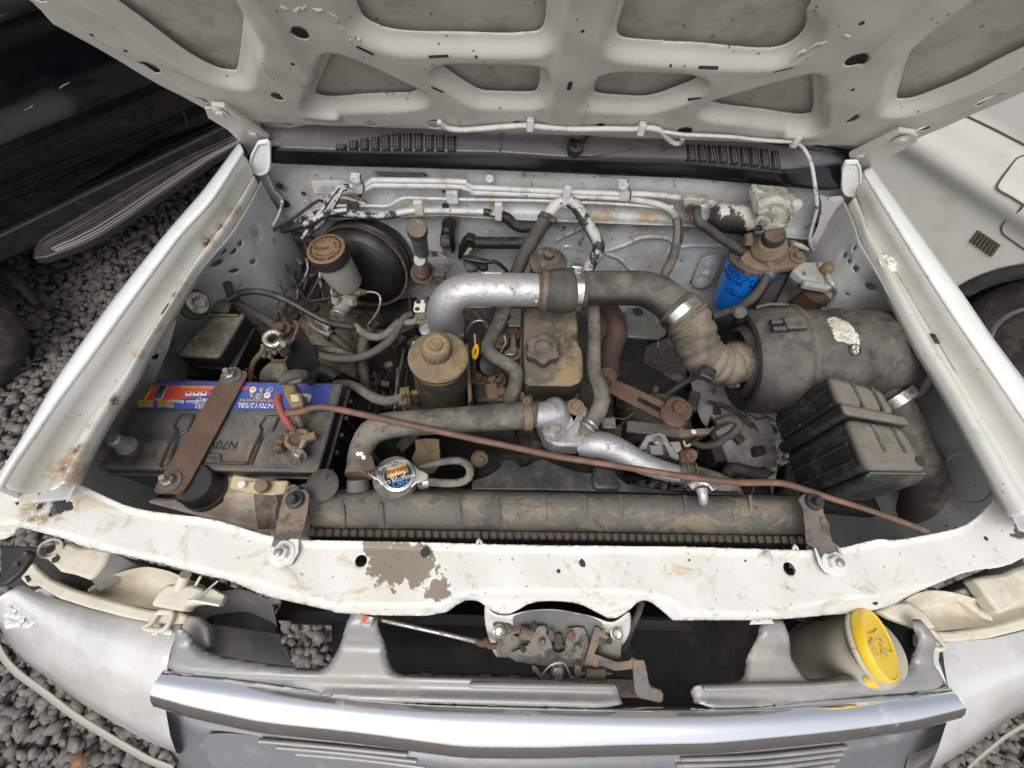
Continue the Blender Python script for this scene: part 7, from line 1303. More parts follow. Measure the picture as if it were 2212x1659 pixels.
def thermostat():
    t = thing('thermostat_housing', 'cast aluminium thermostat housing at the end of the upper radiator hose', 'thermostat housing', V(5, 1080, 1180, -.2))
    base = [V(5, *p, -.165) for p in ((940, 1110), (960, 1050), (1040, 1060), (1150, 1075), (1258, 1078), (1265, 1150), (1282, 1300), (1200, 1330), (1060, 1330), (1000, 1290), (960, 1200))]
    prism('base', base, -.05, 'alu', t, bevel=.006)
    b = V(5, 1045, 1140, -.155); r = rad(b, 105*.35)
    lathe('dome', b+Vector((0, 0, -.02)), (0, 0, 1), [(0, r*1.05), (.02, r*1.02), (.04, r*.86), (.052, r*.55), (.056, 0)], 'alu', t, seg=36, wob=lambda a, i: 1+.06*math.cos(3*a+.5))
    tube('outlet', Z(5, (900, 1142, -.125, 74), (960, 1140, -.125, 78), (1030, 1130, -.13, 84)), 'alu', t, seg=28)
    prism('ear', [V(5, *p, -.150) for p in ((985, 1200), (1040, 1180), (1110, 1200), (1130, 1160), (1190, 1120), (1215, 1090), (1200, 1075), (1160, 1075), (1220, 1120), (1180, 1190), (1080, 1270), (1020, 1275))], -.014, 'alu', t, bevel=.004)
    bolt(t, V(5, 1050, 1228, -.150), .0135, .016, m='steel'); bolt(t, V(5, 1183, 1092, -.150), .010, .012, m='mudbrown')
    w_ = thing('water_pipe', 'cast aluminium water pipe sweeping right to a clamped rubber hose', 'water pipe', V(5, 1500, 1380, -.2))
    tube('pipe', Z(5, (1200, 1330, -.19, 60), (1290, 1320, -.18, 84), (1370, 1330, -.175, 84), (1460, 1365, -.175, 78), (1560, 1420, -.175, 72), (1670, 1465, -.175, 64), (1780, 1495, -.175, 58), (1860, 1508, -.175, 56)), 'alu', w_, seg=32)
    h = thing('lower_radiator_hose', 'dusty hose with two wire bands on the end of the aluminium water pipe', 'hose', V(5, 1900, 1500, -.2)); tube('hose', Z(5, (1820, 1500, -.172, 66), (1880, 1508, -.172, 68), (1960, 1530, -.175, 68), (2060, 1560, -.185, 66), (2130, 1600, -.2, 62), (2180, 1680, -.25, 60)), 'hosetan', h, seg=28)
    c = V(5, 1880, 1508, -.172)
    for d in (-.008, .008): ring('wire_band', c+Vector((d, 0, 0)), (1, -.15, 0), rad(c, 70*.35), .003, .0028, 'tanbox', h)
    box('clamp_screw', V(5, 1868, 1395, -.12), .026, .024, .02, 'rust', h, bevel=.005); lathe('screw_head', V(5, 1885, 1382, -.105), (.2, -.5, .8), [(0, .012), (.008, .011), (.008, .005), (.004, 0)], 'rust', h, seg=16)
    # alternator and slotted arm
    a = thing('alternator', 'silver alternator end showing between the water pipe and the rusty arm', 'alternator', V(5, 1700, 1330, -.35))
    p = V(5, 1700, 1330, -.32); lathe('casing', p+Vector((0, .10, -.01)), (0, -1, 0), [(0, .08), (.09, .082), (.10, .07), (.105, .03), (.105, 0)], 'pitch', a, seg=32)
    prism('end_bracket', [V(5, *q, -.24) for q in ((1620, 1260), (1700, 1242), (1740, 1260), (1770, 1320), (1830, 1390), (1820, 1420), (1770, 1400), (1745, 1340), (1720, 1300), (1640, 1300), (1620, 1350), (1580, 1350), (1575, 1335))], -.03, 'alu', a, bevel=.005)
    prism('brush_block', [V(5, *q, -.255) for q in ((1640, 1330), (1740, 1330), (1760, 1400), (1700, 1420), (1650, 1400))], -.03, 'black', a, bevel=.004); prism('regulator', [V(5, *q, -.25) for q in ((1760, 1300), (1830, 1295), (1850, 1370), (1800, 1370))], -.04, 'alu', a, bevel=.004)
    for x in (1637, 1722): lathe('winding', V(5, x, 1352, -.245), (0, -.3, 1), [(-.02, .012), (.002, .011), (.002, 0)], 'rust', a, seg=16)
    box('pole_piece', V(5, 1680, 1358, -.243), .028, .022, .008, 'alu', a); bolt(a, V(5, 1692, 1298, -.24), .007, .006, m='steel')
    s = thing('slotted_adjuster', 'rusty slotted steel adjuster arm slanting to the right behind the heater hose', 'adjuster arm', V(5, 1600, 1060, -.2))
    arm = chaikin([tuple(V(5, *p, -.20)[:2]) for p in ((1395, 925), (1450, 930), (1620, 1010), (1780, 1085), (1850, 1110), (1862, 1160), (1830, 1195), (1750, 1185), (1640, 1130), (1380, 1000), (1370, 960))], 1)
    s0, s1 = V(5, 1580, 1045, -.20), V(5, 1690, 1102, -.20)
    def sdf(S, T):
        ex, ey = s1.x-s0.x, s1.y-s0.y; t = np.clip(((S-s0.x)*ex+(T-s0.y)*ey)/(ex*ex+ey*ey), 0, 1); return np.minimum(-psdf(arm, S, T), np.hypot(S-s0.x-ex*t, T-s0.y-ey*t)-.0065)
    sheet('arm', (arm[:, 0].min()-.01, arm[:, 0].max()+.01, arm[:, 1].min()-.01, arm[:, 1].max()+.01), .003, lambda S, T: np.stack([S, T, -.20+0*S], -1), sdf, 'rust', s, solid=.006)
    lathe('pivot_nut', V(5, 1780, 1150, -.195), (0, 0, 1), [(0, .026), (.006, .026), (.010, .020), (.012, .010), (.012, 0)], 'rust', s, seg=24, wob=lambda a, i: 1+.08*math.sin(2*a)); bolt(s, V(5, 1815, 1108, -.19), .016, .016, m='rust'); lathe('tube_end', V(5, 1375, 895, -.17), (-.4, -.9, .3), [(0, .022), (.02, .022), (.02, .017), (.01, .016), (.01, 0)], 'rust', s, seg=20)
    b = thing('pipe_bracket', 'rusty channel shaped bracket below the slotted arm', 'bracket', V(5, 1760, 1210, -.26))
    prism('channel', [V(5, *p, -.245) for p in ((1500, 1170), (1840, 1200), (1860, 1225), (2010, 1215), (2030, 1200), (2015, 1140), (2030, 1138), (2040, 1210), (2010, 1250), (1850, 1275), (1500, 1240))], -.012, 'rustgrey', b, bevel=.003); lathe('bracket_hole', V(5, 1912, 1242, -.244), (0, 0, 1), [(0, .006), (.001, 0)], 'lwhite', b, seg=10)
    l = thing('wiring_loom', 'taped black wires looping below the air cleaner', 'wiring', V(5, 2100, 1250, -.3))
    tube('loom', Z(5, (2040, 1190, -.26, 24), (2100, 1165, -.26, 26), (2170, 1170, -.26, 28), (2190, 1210, -.27, 30), (2140, 1260, -.28, 26), (2060, 1300, -.3, 24)), 'rubber', l); tube('loom', Z(5, (1850, 1300, -.28, 10), (1860, 1330, -.28, 10), (1890, 1320, -.28, 10)), 'yclip', l); tube('loom', Z(5, (1890, 1300, -.28, 20), (1960, 1330, -.29, 22), (2050, 1320, -.29, 22), (2110, 1280, -.29, 20)), 'rubber', l); tube('loom', Z('G', (450, 800, -.25, 6), (560, 830, -.25, 6), (640, 800, -.25, 6), (700, 750, -.25, 6)), 'rubber', l, seg=6); tube('loom', Z('G', (470, 910, -.26, 6), (540, 890, -.26, 6), (600, 840, -.26, 6)), 'rubber', l, seg=6)
    box('connector', V('G', 430, 880, -.26), .03, .026, .02, 'steel', l)
    tube('loom', Z('G', (1560, 1380, -.33, 50), (1620, 1300, -.33, 60), (1760, 1330, -.33, 60), (1900, 1360, -.34, 60)), 'pitch', l)
thermostat()
def radiator():
    t = thing('radiator', 'long mud caked black radiator tank with a fringe of fins along the front', 'radiator', P(1200, 1120, z=-.45))
    rows = [([(655, 1062), (800, 1052), (1200, 1060), (1745, 1072)], -.20), ([(655, 1064), (800, 1056), (1200, 1064), (1740, 1075)], -.165), ([(662, 1070), (800, 1064), (1200, 1072), (1735, 1083)], -.148), ([(665, 1090), (800, 1088), (1200, 1096), (1735, 1106)], -.142), ([(668, 1115), (800, 1115), (1200, 1122), (1738, 1132)], -.150), ([(672, 1134), (800, 1136), (1200, 1142), (1742, 1151)], -.168), ([(675, 1140), (800, 1142), (1200, 1148), (1745, 1157)], -.180), ([(675, 1142), (800, 1144), (1200, 1150), (1745, 1159)], -.20)]
    rr = [[P(u, v, z=z) for u, v in r] for r, z in rows]
    loft('top_tank', rr, 'radtank', t, n=80, jit=.0006)
    for e in (0, -1):
        r_ = [r[e] for r in rr]; c = sum(r_, Vector())/len(r_)+Vector((0, 0, -.02)); mk('tank_end', r_+[c], [(i, i+1, len(r_)) for i in range(len(r_)-1)], 'radtank', t)
    for u in (738, 822, 990, 1075, 1175, 1262, 1340, 1480, 1620):   # cast ribs
        tube('tank_rib', [P(u, 1072, z=-.152), P(u+2, 1095, z=-.1425), P(u+4, 1118, z=-.151), P(u+5, 1138, z=-.172)], 'radtank', t, r=.0035, seg=6)
    fr = [(672, 1150), (800, 1152), (1200, 1158), (1750, 1167)]
    prism('header_strip', [P(u, v-9, z=-.186) for u, v in fr]+[P(u, v+4, z=-.186) for u, v in reversed(fr)], -.012, 'radtank', t, bevel=.002)
    a, b = P(676, 1150, z=-.183), P(1745, 1167, z=-.183); n = 62; shared = None
    for i in range(n):
        p = a.lerp(b, i/(n-1))
        if shared is None: shared = box('crimp_tab', p, .009, .012, .007, 'radtank', t, bevel=0); s0 = p
        else:
            o = shared.copy(); COL.objects.link(o); o.parent = t; o.location = p-s0; ORG[o] = ORG[t]
    # fin core
    c0, c1 = P(665, 1160, z=-.20), P(1745, 1180, z=-.20); m = None
    prism('core', [c0, c1, c1+Vector((0, .045, 0)), c0+Vector((0, .045, 0))], -.42, 'void', t, bevel=0)
    for i in range(90):
        p = c0.lerp(c1, (i+.5)/90)+Vector((0, -.004, -.10))
        if m is None: m = box('core_tube', p, .0028, .008, .20, 'finmetal', t, bevel=0); s0 = p
        else:
            o = m.copy(); COL.objects.link(o); o.parent = t; o.location = p-s0; ORG[o] = ORG[t]
    prism('condenser', [c0+Vector((.02, -.05, -.03)), c1+Vector((-.02, -.05, -.03)), c1+Vector((-.02, -.035, -.03)), c0+Vector((.02, -.035, -.03))], -.40, 'void', t, bevel=0)
    # filler neck, inlet
    p = P(859, 1040, z=-.15); lathe('filler_neck', p, (0, 0, 1), [(0, .036), (.022, .034), (.024, .038), (.028, .038), (.028, 0)], 'radtank', t, seg=36); p = V(4, 1738, 1560, -.16); tube('inlet', Z(4, (1738, 1600, -.165, 72), (1735, 1530, -.155, 64)), 'radtank', t, seg=28)
    prism('neck_lug', [V(5, *q, -.145) for q in ((215, 1500), (270, 1520), (280, 1570), (215, 1590), (190, 1560))], -.02, 'radtank', t, bevel=.005)
    c = thing('filler_cap', 'bright silver two eared radiator cap with a dark round label', 'radiator cap', P(859, 1028, z=-.12))
    ctr = V(4, 1982, 1508, -.112); r = rad(ctr, 37.5); Rz = -.05
    lathe('dome', ctr+Vector((0, 0, -.012)), (0, 0, 1), [(0, r*1.0), (.010, r*1.02), (.013, r*.98), (.014, r*.90), (.012, r*.85), (.0125, r*.8), (.0125, 0)], 'clampsteel', c, seg=56)
    lathe('label', ctr, (0, 0, 1), [(.0005, r*.79), (.0012, r*.79), (.0012, 0)], 'ink', c, seg=48)
    for sx, x, y in ((-1, 1848, 1498), (1, 2120, 1518)):
        q = V(4, x, y, -.118); d = (q-ctr); d.z = 0; Ld = d.length; d.normalize(); e = Vector((-d.y, d.x, 0))
        pts = [ctr+d*r*.8+e*r*.72, ctr+d*r*1.12+e*r*.40, ctr+d*Ld+e*.012, ctr+d*(Ld+.014)+e*.004, ctr+d*(Ld+.014)-e*.004, ctr+d*Ld-e*.012, ctr+d*r*1.12-e*r*.40, ctr+d*r*.8-e*r*.72]
        prism('ear', [p_+Vector((0, 0, -.003)) for p_ in pts], -.006, 'clampsteel', c, bevel=.002)
    xd, yd = Vector((-1, -.32, 0)), Vector((.32, -1, 0)); yn = yd.normalized(); zt = ctr+Vector((0, 0, .0022))
    for s, o_, size, m_ in (('HKT', -.52, .015, 'lblue2'), ('RADIATOR CAP', -.28, .0082, 'lwhite'), ('C-10', -.02, .013, 'lwhite'), ('G.NAITTON', .52, .0062, 'lwhite'), ('MADE IN JAPAN', .68, .0055, 'lwhite')): text(c, s, zt-yn*(o_*r), xd, yd, size, m_)
    p = zt-yn*(.26*r)+Vector((0, 0, -.0006)); box('orange_patch', p, .036, .018, .0006, 'lor', c, rz=.31, bevel=0); text(c, 'GENUINE', p+Vector((0, 0, .0006)), xd, yd, .0085, 'ink')
    text(c, '0.9', V(4, 1852, 1497, -.1125), xd, yd, .011, 'ink')
    h = thing('overflow_hose', 'thin grey overflow hose looping back beside the radiator cap', 'hose', V(5, 400, 1440, -.14)); tube('hose', Z(5, (225, 1462, -.13, 20), (300, 1440, -.125, 22), (400, 1422, -.12, 23), (470, 1422, -.12, 24), (520, 1450, -.12, 25), (532, 1500, -.122, 25), (500, 1545, -.125, 25), (420, 1560, -.13, 25), (320, 1555, -.135, 26), (245, 1548, -.14, 27)), 'hosetan', h, seg=16); ring('band', V(5, 262, 1550, -.14), (1, 0, 0), .0095, .010, .002, 'steel', h)
    d = thing('drain_cock', 'lumpy grey hose clip and bleed screw standing on the right of the radiator', 'hose clip', V(5, 1960, 1580, -.14))
    tube('clip_body', Z(5, (1890, 1580, -.13, 34), (1920, 1560, -.125, 34), (1975, 1556, -.12, 30), (2010, 1570, -.12, 26)), 'steel', d, seg=12); tube('screw', Z(5, (1960, 1600, -.12, 36), (1968, 1640, -.12, 30), (1970, 1675, -.13, 28)), 'alu', d, seg=10); box('clip_tab', V(5, 2015, 1565, -.12), .018, .024, .016, 'steel', d, rz=.5)
    n_ = thing('pipe_nub', 'grey capped nub on the left end of the radiator beside the overflow bottle', 'nozzle', V(4, 1550, 1560, -.14)); lathe('flange', V(4, 1548, 1585, -.15), (0, -.1, 1), [(0, .018), (.014, .018), (.02, .026), (.026, .028), (.030, .018), (.030, 0)], 'rubber', n_, seg=28); tube('spike', Z(4, (1535, 1540, -.12, 6), (1530, 1490, -.1, 4)), 'rustgrey', n_, seg=6)
    s = thing('fan_shroud', 'curved black plastic fan shroud edge behind the radiator', 'fan shroud', V(5, 1000, 1520, -.2))
    up = [(540, 1540), (640, 1510), (700, 1470), (715, 1450), (722, 1425), (745, 1408), (800, 1412), (825, 1425), (840, 1450), (880, 1450), (930, 1415), (985, 1402), (1040, 1430), (1120, 1460), (1200, 1485), (1285, 1495), (1295, 1465), (1340, 1460), (1420, 1480), (1445, 1520), (1500, 1560), (1700, 1595), (1900, 1610), (2212, 1612)]
    lo = [(540, 1600), (1000, 1603), (1460, 1612), (2212, 1635)]
    prism('upper_edge', [V(5, *p, -.165) for p in up]+[V(5, *p, -.165) for p in reversed(lo)], -.012, 'black', s, bevel=.003)
    loft('ring_wall', [[V(5, *p, -.172) for p in up], [V(5, *p, -.172)+Vector((0, .02, -.10)) for p in up]], 'black', s, n=60, smit=0)
    prism('shroud_pad', [V(5, *p, -.155) for p in ((1290, 1470), (1330, 1462), (1420, 1480), (1455, 1560), (1462, 1600), (1300, 1595), (1285, 1540))], -.02, 'black', s, bevel=.006)
    f = thing('cooling_fan', 'engine cooling fan blades half hidden behind the radiator hose', 'fan', V(5, 700, 1380, -.35))
    hub = V(5, 1000, 1330, -.42); lathe('hub', hub+Vector((0, .03, 0)), (0, -1, 0), [(0, .05), (.05, .05), (.055, .02), (.055, 0)], 'rustgrey', f, seg=28)
    for i in range(7):
        a = i*2*math.pi/7+.35; d = Vector((math.cos(a), 0, math.sin(a))); e = Vector((-d.z, 0, d.x)); pts = [hub+d*.05-e*.02, hub+d*.18-e*.045, hub+d*.20+e*.03, hub+d*.05+e*.02]; pts = [p+Vector((0, .018*(1 if j in (2, 3) else -1), 0)) for j, p in enumerate(pts)]; prism('blade', pts, (0, .003, 0), 'fanyellow', f, bevel=.001)
    w_ = thing('fan_belt_pulley', 'dark pulley and belt in the shadow under the radiator hose', 'pulley', V(5, 600, 1350, -.3)); lathe('pulley', V(5, 640, 1330, -.34)+Vector((0, .05, 0)), (0, -1, 0), [(0, .07), (.012, .07), (.018, .055), (.026, .07), (.036, .07), (.038, .03), (.038, 0)], 'pitch', w_, seg=36); bolt(w_, V(5, 600, 1412, -.26), .008, .010, ax=(0, -.5, 1), m='mudbrown')
    prism('shroud_flap', [V(5, *p, -.20) for p in ((190, 1290), (260, 1280), (340, 1285), (350, 1440), (300, 1500), (200, 1500), (170, 1400), (195, 1350))], -.006, 'tanbox', s, bevel=.002)
M['finmetal'] = mat('dull_fin_metal', (.045, .044, .043), .5, metal=.4); M['lblue2'] = mat('label_bright_blue', (.02, .25, .65), .4); M['fanyellow'] = mat('tan_fan_plastic', (.16, .12, .07), .6)
radiator()
# ================================================================ right rear of the bay
def fuelfilter():
    t = thing('fuel_filter', 'bright blue canister fuel filter hanging under a brown muddy head', 'fuel filter', V('C', 860, 800, -.30))
    tp = V('C', 868, 752, -.185); bt = V('C', 668, 1190, -.355); ax = (bt-tp).normalized(); H_ = (bt-tp).length; r = rad(tp, 55); r2 = rad(bt, 47)
    lathe('canister', tp, ax, [(.002, r*.97), (.004, r), (.008, r), (H_*.5, (r+r2)/2*1.0), (H_*.9, r2*1.0), (H_*.97, r2*.93), (H_*1.0, r2*.75), (H_*1.01, 0)], 'blue', t, seg=56)
    lathe('rim', tp, ax, [(-.008, r*1.02), (.003, r*1.03), (.006, r*1.0)], 'rustgrey', t, seg=48)
    # print on the side facing the camera
    def on(px, py, out=.0016):
        q = Z('C', (px, py))[0]; d = Vector(ray(*q)); o = Vector(CAM); f = o-tp; rr = r; dd = d-ax*d.dot(ax); ff = f-ax*f.dot(ax); A_, B_, C_ = dd.dot(dd), 2*dd.dot(ff), ff.dot(ff)-rr*rr; k = (-B_-math.sqrt(max(B_*B_-4*A_*C_, 0)))/(2*A_); p = o+d*k; nn = p-tp; nn = (nn-ax*nn.dot(ax)).normalized(); return p+nn*out, nn
    def wrap(s, cx, cy, size, adv):
        p, nn = on(cx, cy); n = len(s); circ = ax.cross(nn); R_ = r+.0016; base = p-nn*R_; lst = []
        for i, ch in enumerate(s):
            if ch == ' ': continue
            a = (i-(n-1)/2)*adv/R_; dn = nn*math.cos(a)-circ*math.sin(a); pos = base+dn*R_; tang = -(nn*math.sin(a)+circ*math.cos(a)); lst.append(text(t, ch, pos, tang, -ax if False else (tang.cross(dn))*-1, size, 'inkblue'))
        bm = bmesh.new(); [bm.from_mesh(o.data) for o in lst]; me = bpy.data.meshes.new('lettering'); bm.to_mesh(me); bm.free(); me.materials.append(M['inkblue'])
        for o in lst: bpy.data.objects.remove(o)
        o = bpy.data.objects.new('lettering', me); link(o, t); ORG[o] = ORG[t]
    wrap('16208-65011', 790, 905, .0165, .0115); wrap('オイルフィルタ', 760, 960, .022, .0175); wrap('GENUINE PARTS', 725, 1010, .0155, .0112); wrap('U', 655, 1085, .026, .02)
    p, nn = on(655, 1088); circ = ax.cross(nn); 
    tube('logo_outline', [p+circ*a+ax*b for a, b in ((-.022, 0), (-.010, -.008), (.010, -.008), (.022, 0), (.010, .008), (-.010, .008), (-.022, 0))], 'inkblue', t, r=.0007, seg=5)
    h = thing('priming_pump', 'mud brown cast priming pump head with a black knob on top of the blue filter', 'filter head', V('C', 980, 700, -.18))
    prism('plate', [V('C', *p, -.165) for p in ((720, 745), (800, 650), (900, 620), (1120, 620), (1230, 640), (1290, 740), (1305, 790), (1260, 830), (1080, 860), (960, 870), (850, 840), (760, 790))], -.022, 'mudbrown', h, bevel=.005)
    b = V('C', 975, 700, -.165); a2 = (V('C', 1010, 590, -.115)-b).normalized(); rr = rad(b, 36)
    lathe('pump_dome', b, a2, [(-.01, rr*1.0), (.006, rr*1.02), (.012, rr*1.0), (.013, rr*.94), (.017, rr*.94), (.019, rr*.99), (.030, rr*.96), (.042, rr*.72), (.050, rr*.60), (.052, 0)], 'mudbrown', h, seg=48)
    b2 = V('C', 1040, 548, -.105); rk = rad(b2, 23); lathe('priming_knob', b2-a2*.018, a2, [(0, rk*1.0), (.014, rk*1.02), (.022, rk*.98), (.030, rk*.9), (.032, rk*.8), (.032, rk*.2), (.030, 0)], 'knobdust', h, seg=40)
    for x, y in ((1205, 648), (1262, 755)): bolt(h, V('C', x, y, -.163), .011, .014, m='mudbrown')
    tube('outlet', Z('C', (985, 770, -.155, 36), (1000, 830, -.165, 40), (1010, 870, -.175, 42)), 'mudbrown', h, seg=16); tube('banjo', Z('C', (790, 520, -.12, 34), (800, 580, -.13, 40), (790, 640, -.14, 44)), 'capbrown2', h, seg=16)
    f = thing('fuel_hose', 'dark rubber fuel hose running down in front of the blue filter', 'hose', V('C', 950, 1000, -.2)); tube('hose', Z('C', (990, 900, -.175, 34), (960, 960, -.18, 44), (900, 1060, -.2, 46), (820, 1160, -.22, 46), (700, 1240, -.24, 44), (560, 1290, -.26, 40), (450, 1320, -.27, 38)), 'rubber', f); ring('band', V('C', 975, 930, -.177), (.5, .6, .1), .011, .012, .002, 'steel', f)
    q = thing('filter_shield', 'black sheet shield and bracket between the blue filter and the white canister', 'shield', V('C', 1150, 1000, -.3))
    prism('sheet', [V('C', *p, -.20) for p in ((1085, 870), (1200, 850), (1210, 880), (1040, 1180), (1010, 1250), (860, 1240), (950, 1080))], -.06, 'void', q, bevel=.004); prism('sheet', [V('C', *p, -.19) for p in ((1200, 880), (1330, 885), (1350, 905), (1320, 960), (1360, 1030), (1180, 1170), (1100, 1230), (1040, 1220), (1120, 1060))], -.012, 'black', q, bevel=.003)
    c = thing('vapour_canister', 'white chalky square topped filter unit with a brown rusted bowl beside the right inner wing', 'filter unit', V('C', 1480, 900, -.35))
    prism('top_plate', [V('C', *p, -.17) for p in ((1290, 785), (1470, 785), (1540, 810), (1600, 870), (1590, 930), (1600, 985), (1560, 1005), (1320, 950), (1220, 870))], -.028, 'chalk', c, bevel=.006)
    prism('plate_step', [V('C', *p, -.163) for p in ((1330, 960), (1560, 1000), (1600, 985), (1640, 940), (1680, 960), (1660, 1020), (1560, 1050), (1330, 1005))], -.02, 'chalk', c, bevel=.006)
    bb = V('C', 1500, 1010, -.20); rb = rad(bb, 43); lathe('bowl', bb, (-.1, .05, -1), [(0, rb*1.0), (.012, rb*1.05), (.02, rb*.98), (.12, rb*.9), (.14, rb*.6), (.14, 0)], 'bowlrust', c, seg=44)
    for pts in (((1470, 785), (1530, 800), (1530, 830), (1480, 825)), ((1540, 900), (1590, 900), (1600, 950), (1560, 960)), ((1560, 930), (1620, 945), (1615, 985), (1565, 980))): prism('casting_boss', [V('C', *p, -.158) for p in pts], -.02, 'chalk', c, bevel=.003)
    lathe('bleed_screw', V('C', 1550, 868, -.160), (0, 0, 1), [(0, .016), (.012, .014), (.018, .008), (.018, 0)], 'tanbox', c, seg=14); lathe('stamp', V('C', 1415, 870, -.169), (0, 0, 1), [(0, .010), (.001, .009), (.0008, 0)], 'chalk', c, seg=16)
    tube('spout', Z('C', (1660, 870, -.155, 30), (1740, 920, -.155, 26), (1830, 980, -.155, 22)), 'alu', c, seg=14); tube('spout_block', Z('C', (1600, 880, -.16, 36), (1660, 870, -.155, 40)), 'alu', c, seg=10)
    tube('drain_pipe', Z('C', (1590, 990, -.16, 30), (1610, 1030, -.165, 26), (1635, 1080, -.18, 22), (1610, 1150, -.2, 20), (1560, 1220, -.22, 18)), 'alu', c, seg=14); tube('side_hose', Z('C', (1770, 980, -.17, 20), (1800, 1060, -.19, 22), (1790, 1160, -.22, 22), (1765, 1270, -.25, 22)), 'rubber', c, seg=14); tube('wire_end', Z('C', (1220, 620, -.15, 16), (1290, 640, -.155, 26), (1370, 680, -.16, 12)), 'chalk', c, seg=10)
    prism('clip_lug', [V('C', *p, -.165) for p in ((1325, 880), (1355, 885), (1350, 915), (1325, 910))], -.02, 'tanbox', c, bevel=.002)
M['inkblue'] = mat('dark_blue_print', (.005, .02, .16), .4)
M['knobdust'] = mat('dusty_black_knob', (.05, .04, .032), .7, layers=[dict(c=(.17, .12, .075), s=9, lo=.3, hi=.6, a=.8, ro=.95, up=(.3, .9))], bump=[(50, .15, .005)])
M['capbrown2'] = mat('brown_grime', (.14, .09, .06), .8, bump=[(40, .2, .005)])
M['chalk'] = mat('chalky_oxidised_casting', (.36, .355, .34), .75, layers=[dict(c=(.30, .28, .25), s=9, lo=.45, hi=.62, a=.7), dict(c=(.12, .1, .08), s=26, lo=.6, hi=.66, a=.6)], bump=[(60, .25, .004)])
M['bowlrust'] = mat('brown_filter_bowl', (.06, .045, .035), .6, layers=[dict(c=(.17, .10, .055), s=6, lo=.45, hi=.6, a=.8)], bump=[(30, .1, .005)])
fuelfilter()
def wipermotor():
    t = thing('wiper_motor', 'white overpainted wiper motor bolted high on the right end of the firewall', 'wiper motor', V('C', 800, 350, None, -.05))
    a, b = V('C', 470, 330, None, -.075), V('C', 830, 375, None, -.075); ax = (b-a).normalized(); Ln = (b-a).length; r = rad(a, 106*.225)
    lathe('motor_case', a, ax, [(-.004, r*.55), (0, r*.75), (.008, r*.95), (.02, r), (Ln*.94, r*1.0), (Ln*.94, r*1.06), (Ln, r*1.06), (Ln, 0)], 'motorpaint', t, seg=48)
    prism('gearbox', [V('C', *p, None, -.11) for p in ((850, 300), (900, 250), (1000, 255), (1180, 270), (1240, 290), (1225, 380), (1180, 430), (1050, 420), (900, 400), (850, 360))], (0, .07, 0), 'motorwhite', t, bevel=.002)
    prism('gear_cover', [V('C', *p, None, -.115) for p in ((880, 320), (960, 300), (1100, 300), (1165, 330), (1175, 400), (1100, 440), (960, 400), (900, 370))], (0, .008, 0), 'motorwhite', t, bevel=.001)
    for pts, hx, hy in ((((800, 200), (830, 110), (870, 92), (910, 110), (935, 210), (880, 240), (820, 240)), 878, 165), (((1150, 230), (1190, 190), (1240, 185), (1275, 230), (1250, 285), (1180, 280)), 1240, 250)):
        prism('mount_ear', [V('C', *p, None, -.06) for p in pts], (0, .02, 0), 'motorwhite', t, bevel=.003); p = V('C', hx, hy, None, -.064); lathe('grommet', p, (0, -1, .1), [(0, .016), (.005, .015), (.006, .008), (.012, .007), (.012, 0)], 'white', t, seg=20)
    prism('mount_ear', [V('C', *p, None, -.05) for p in ((165, 200), (235, 185), (330, 200), (400, 190), (445, 260), (400, 330), (300, 330), (190, 300))], (0, .02, 0), 'motorwhite', t, bevel=.003); lathe('grommet', V('C', 232, 282, None, -.055), (0, -1, .1), [(0, .013), (.004, .011), (.003, 0)], 'rust', t, seg=16)
    tube('crank', [V('C', *p, None, -.1) for p in ((900, 250), (1000, 205), (1080, 200), (1150, 240))], 'motorwhite', t, r=.012, seg=12)
    for i, (x, y) in enumerate(((905, 305), (1035, 272), (1205, 292), (1215, 352), (1190, 412), (935, 410), (1045, 380))): lathe('screw', V('C', x, y, None, -.117), (0, -1, .1), [(0, .006), (.004, .0055), (.003, 0)], 'motorwhite', t, seg=12)
    for k in range(3): tube('wire', [V('C', x, y+k*12, None, -.13) for x, y in ((1000, 395), (940, 360), (890, 370), (850, 430))], 'chalk', t, r=.0022, seg=6)
    prism('plug', [V('C', *p, None, -.12) for p in ((1060, 425), (1140, 450), (1130, 520), (1080, 500), (1000, 440))], (0, .03, 0), 'motorwhite', t, bevel=.003); prism('plug_latch', [V('C', *p, None, -.125) for p in ((930, 500), (980, 445), (1060, 430), (1100, 470), (1000, 490))], (0, .02, 0), 'chalk', t, bevel=.003)
    tube('harness', Z('C', (820, 470, -.11, 22), (900, 470, -.11, 26), (960, 460, -.11, 20)), 'rubber', t); tube('harness', [V('C', *p, None, -.05) for p in ((380, 420), (500, 450), (640, 460), (760, 480), (820, 490))], 'black', t, r=.016, rib=(.008, .14)); tube('wire', Z('C', (1130, 480, -.12, 8), (1140, 560, -.13, 9), (1200, 620, -.15, 9)), 'rubber', t, seg=6)
M['motorpaint'] = mat('half_sprayed_motor_paint', (.55, .53, .46), .45, layers=[dict(c=(.025, .022, .02), at=[(V('C', 560, 430, None, -.075), .055), (V('C', 500, 350, None, -.075), .028), (V('C', 740, 440, None, -.06), .035)], solid=1, a=.96, es=60, ea=.7, soft=.9), dict(c=(.3, .2, .12), s=14, lo=.56, hi=.66, a=.6)], bump=[(60, .12, .004)])
M['motorwhite'] = mat('grimy_motor_white', (.45, .43, .38), .5, layers=[dict(c=(.25, .19, .13), s=16, lo=.46, hi=.6, a=.75), dict(c=(.05, .04, .035), s=40, lo=.6, hi=.66, a=.8)], bump=[(60, .2, .004)])
wipermotor()
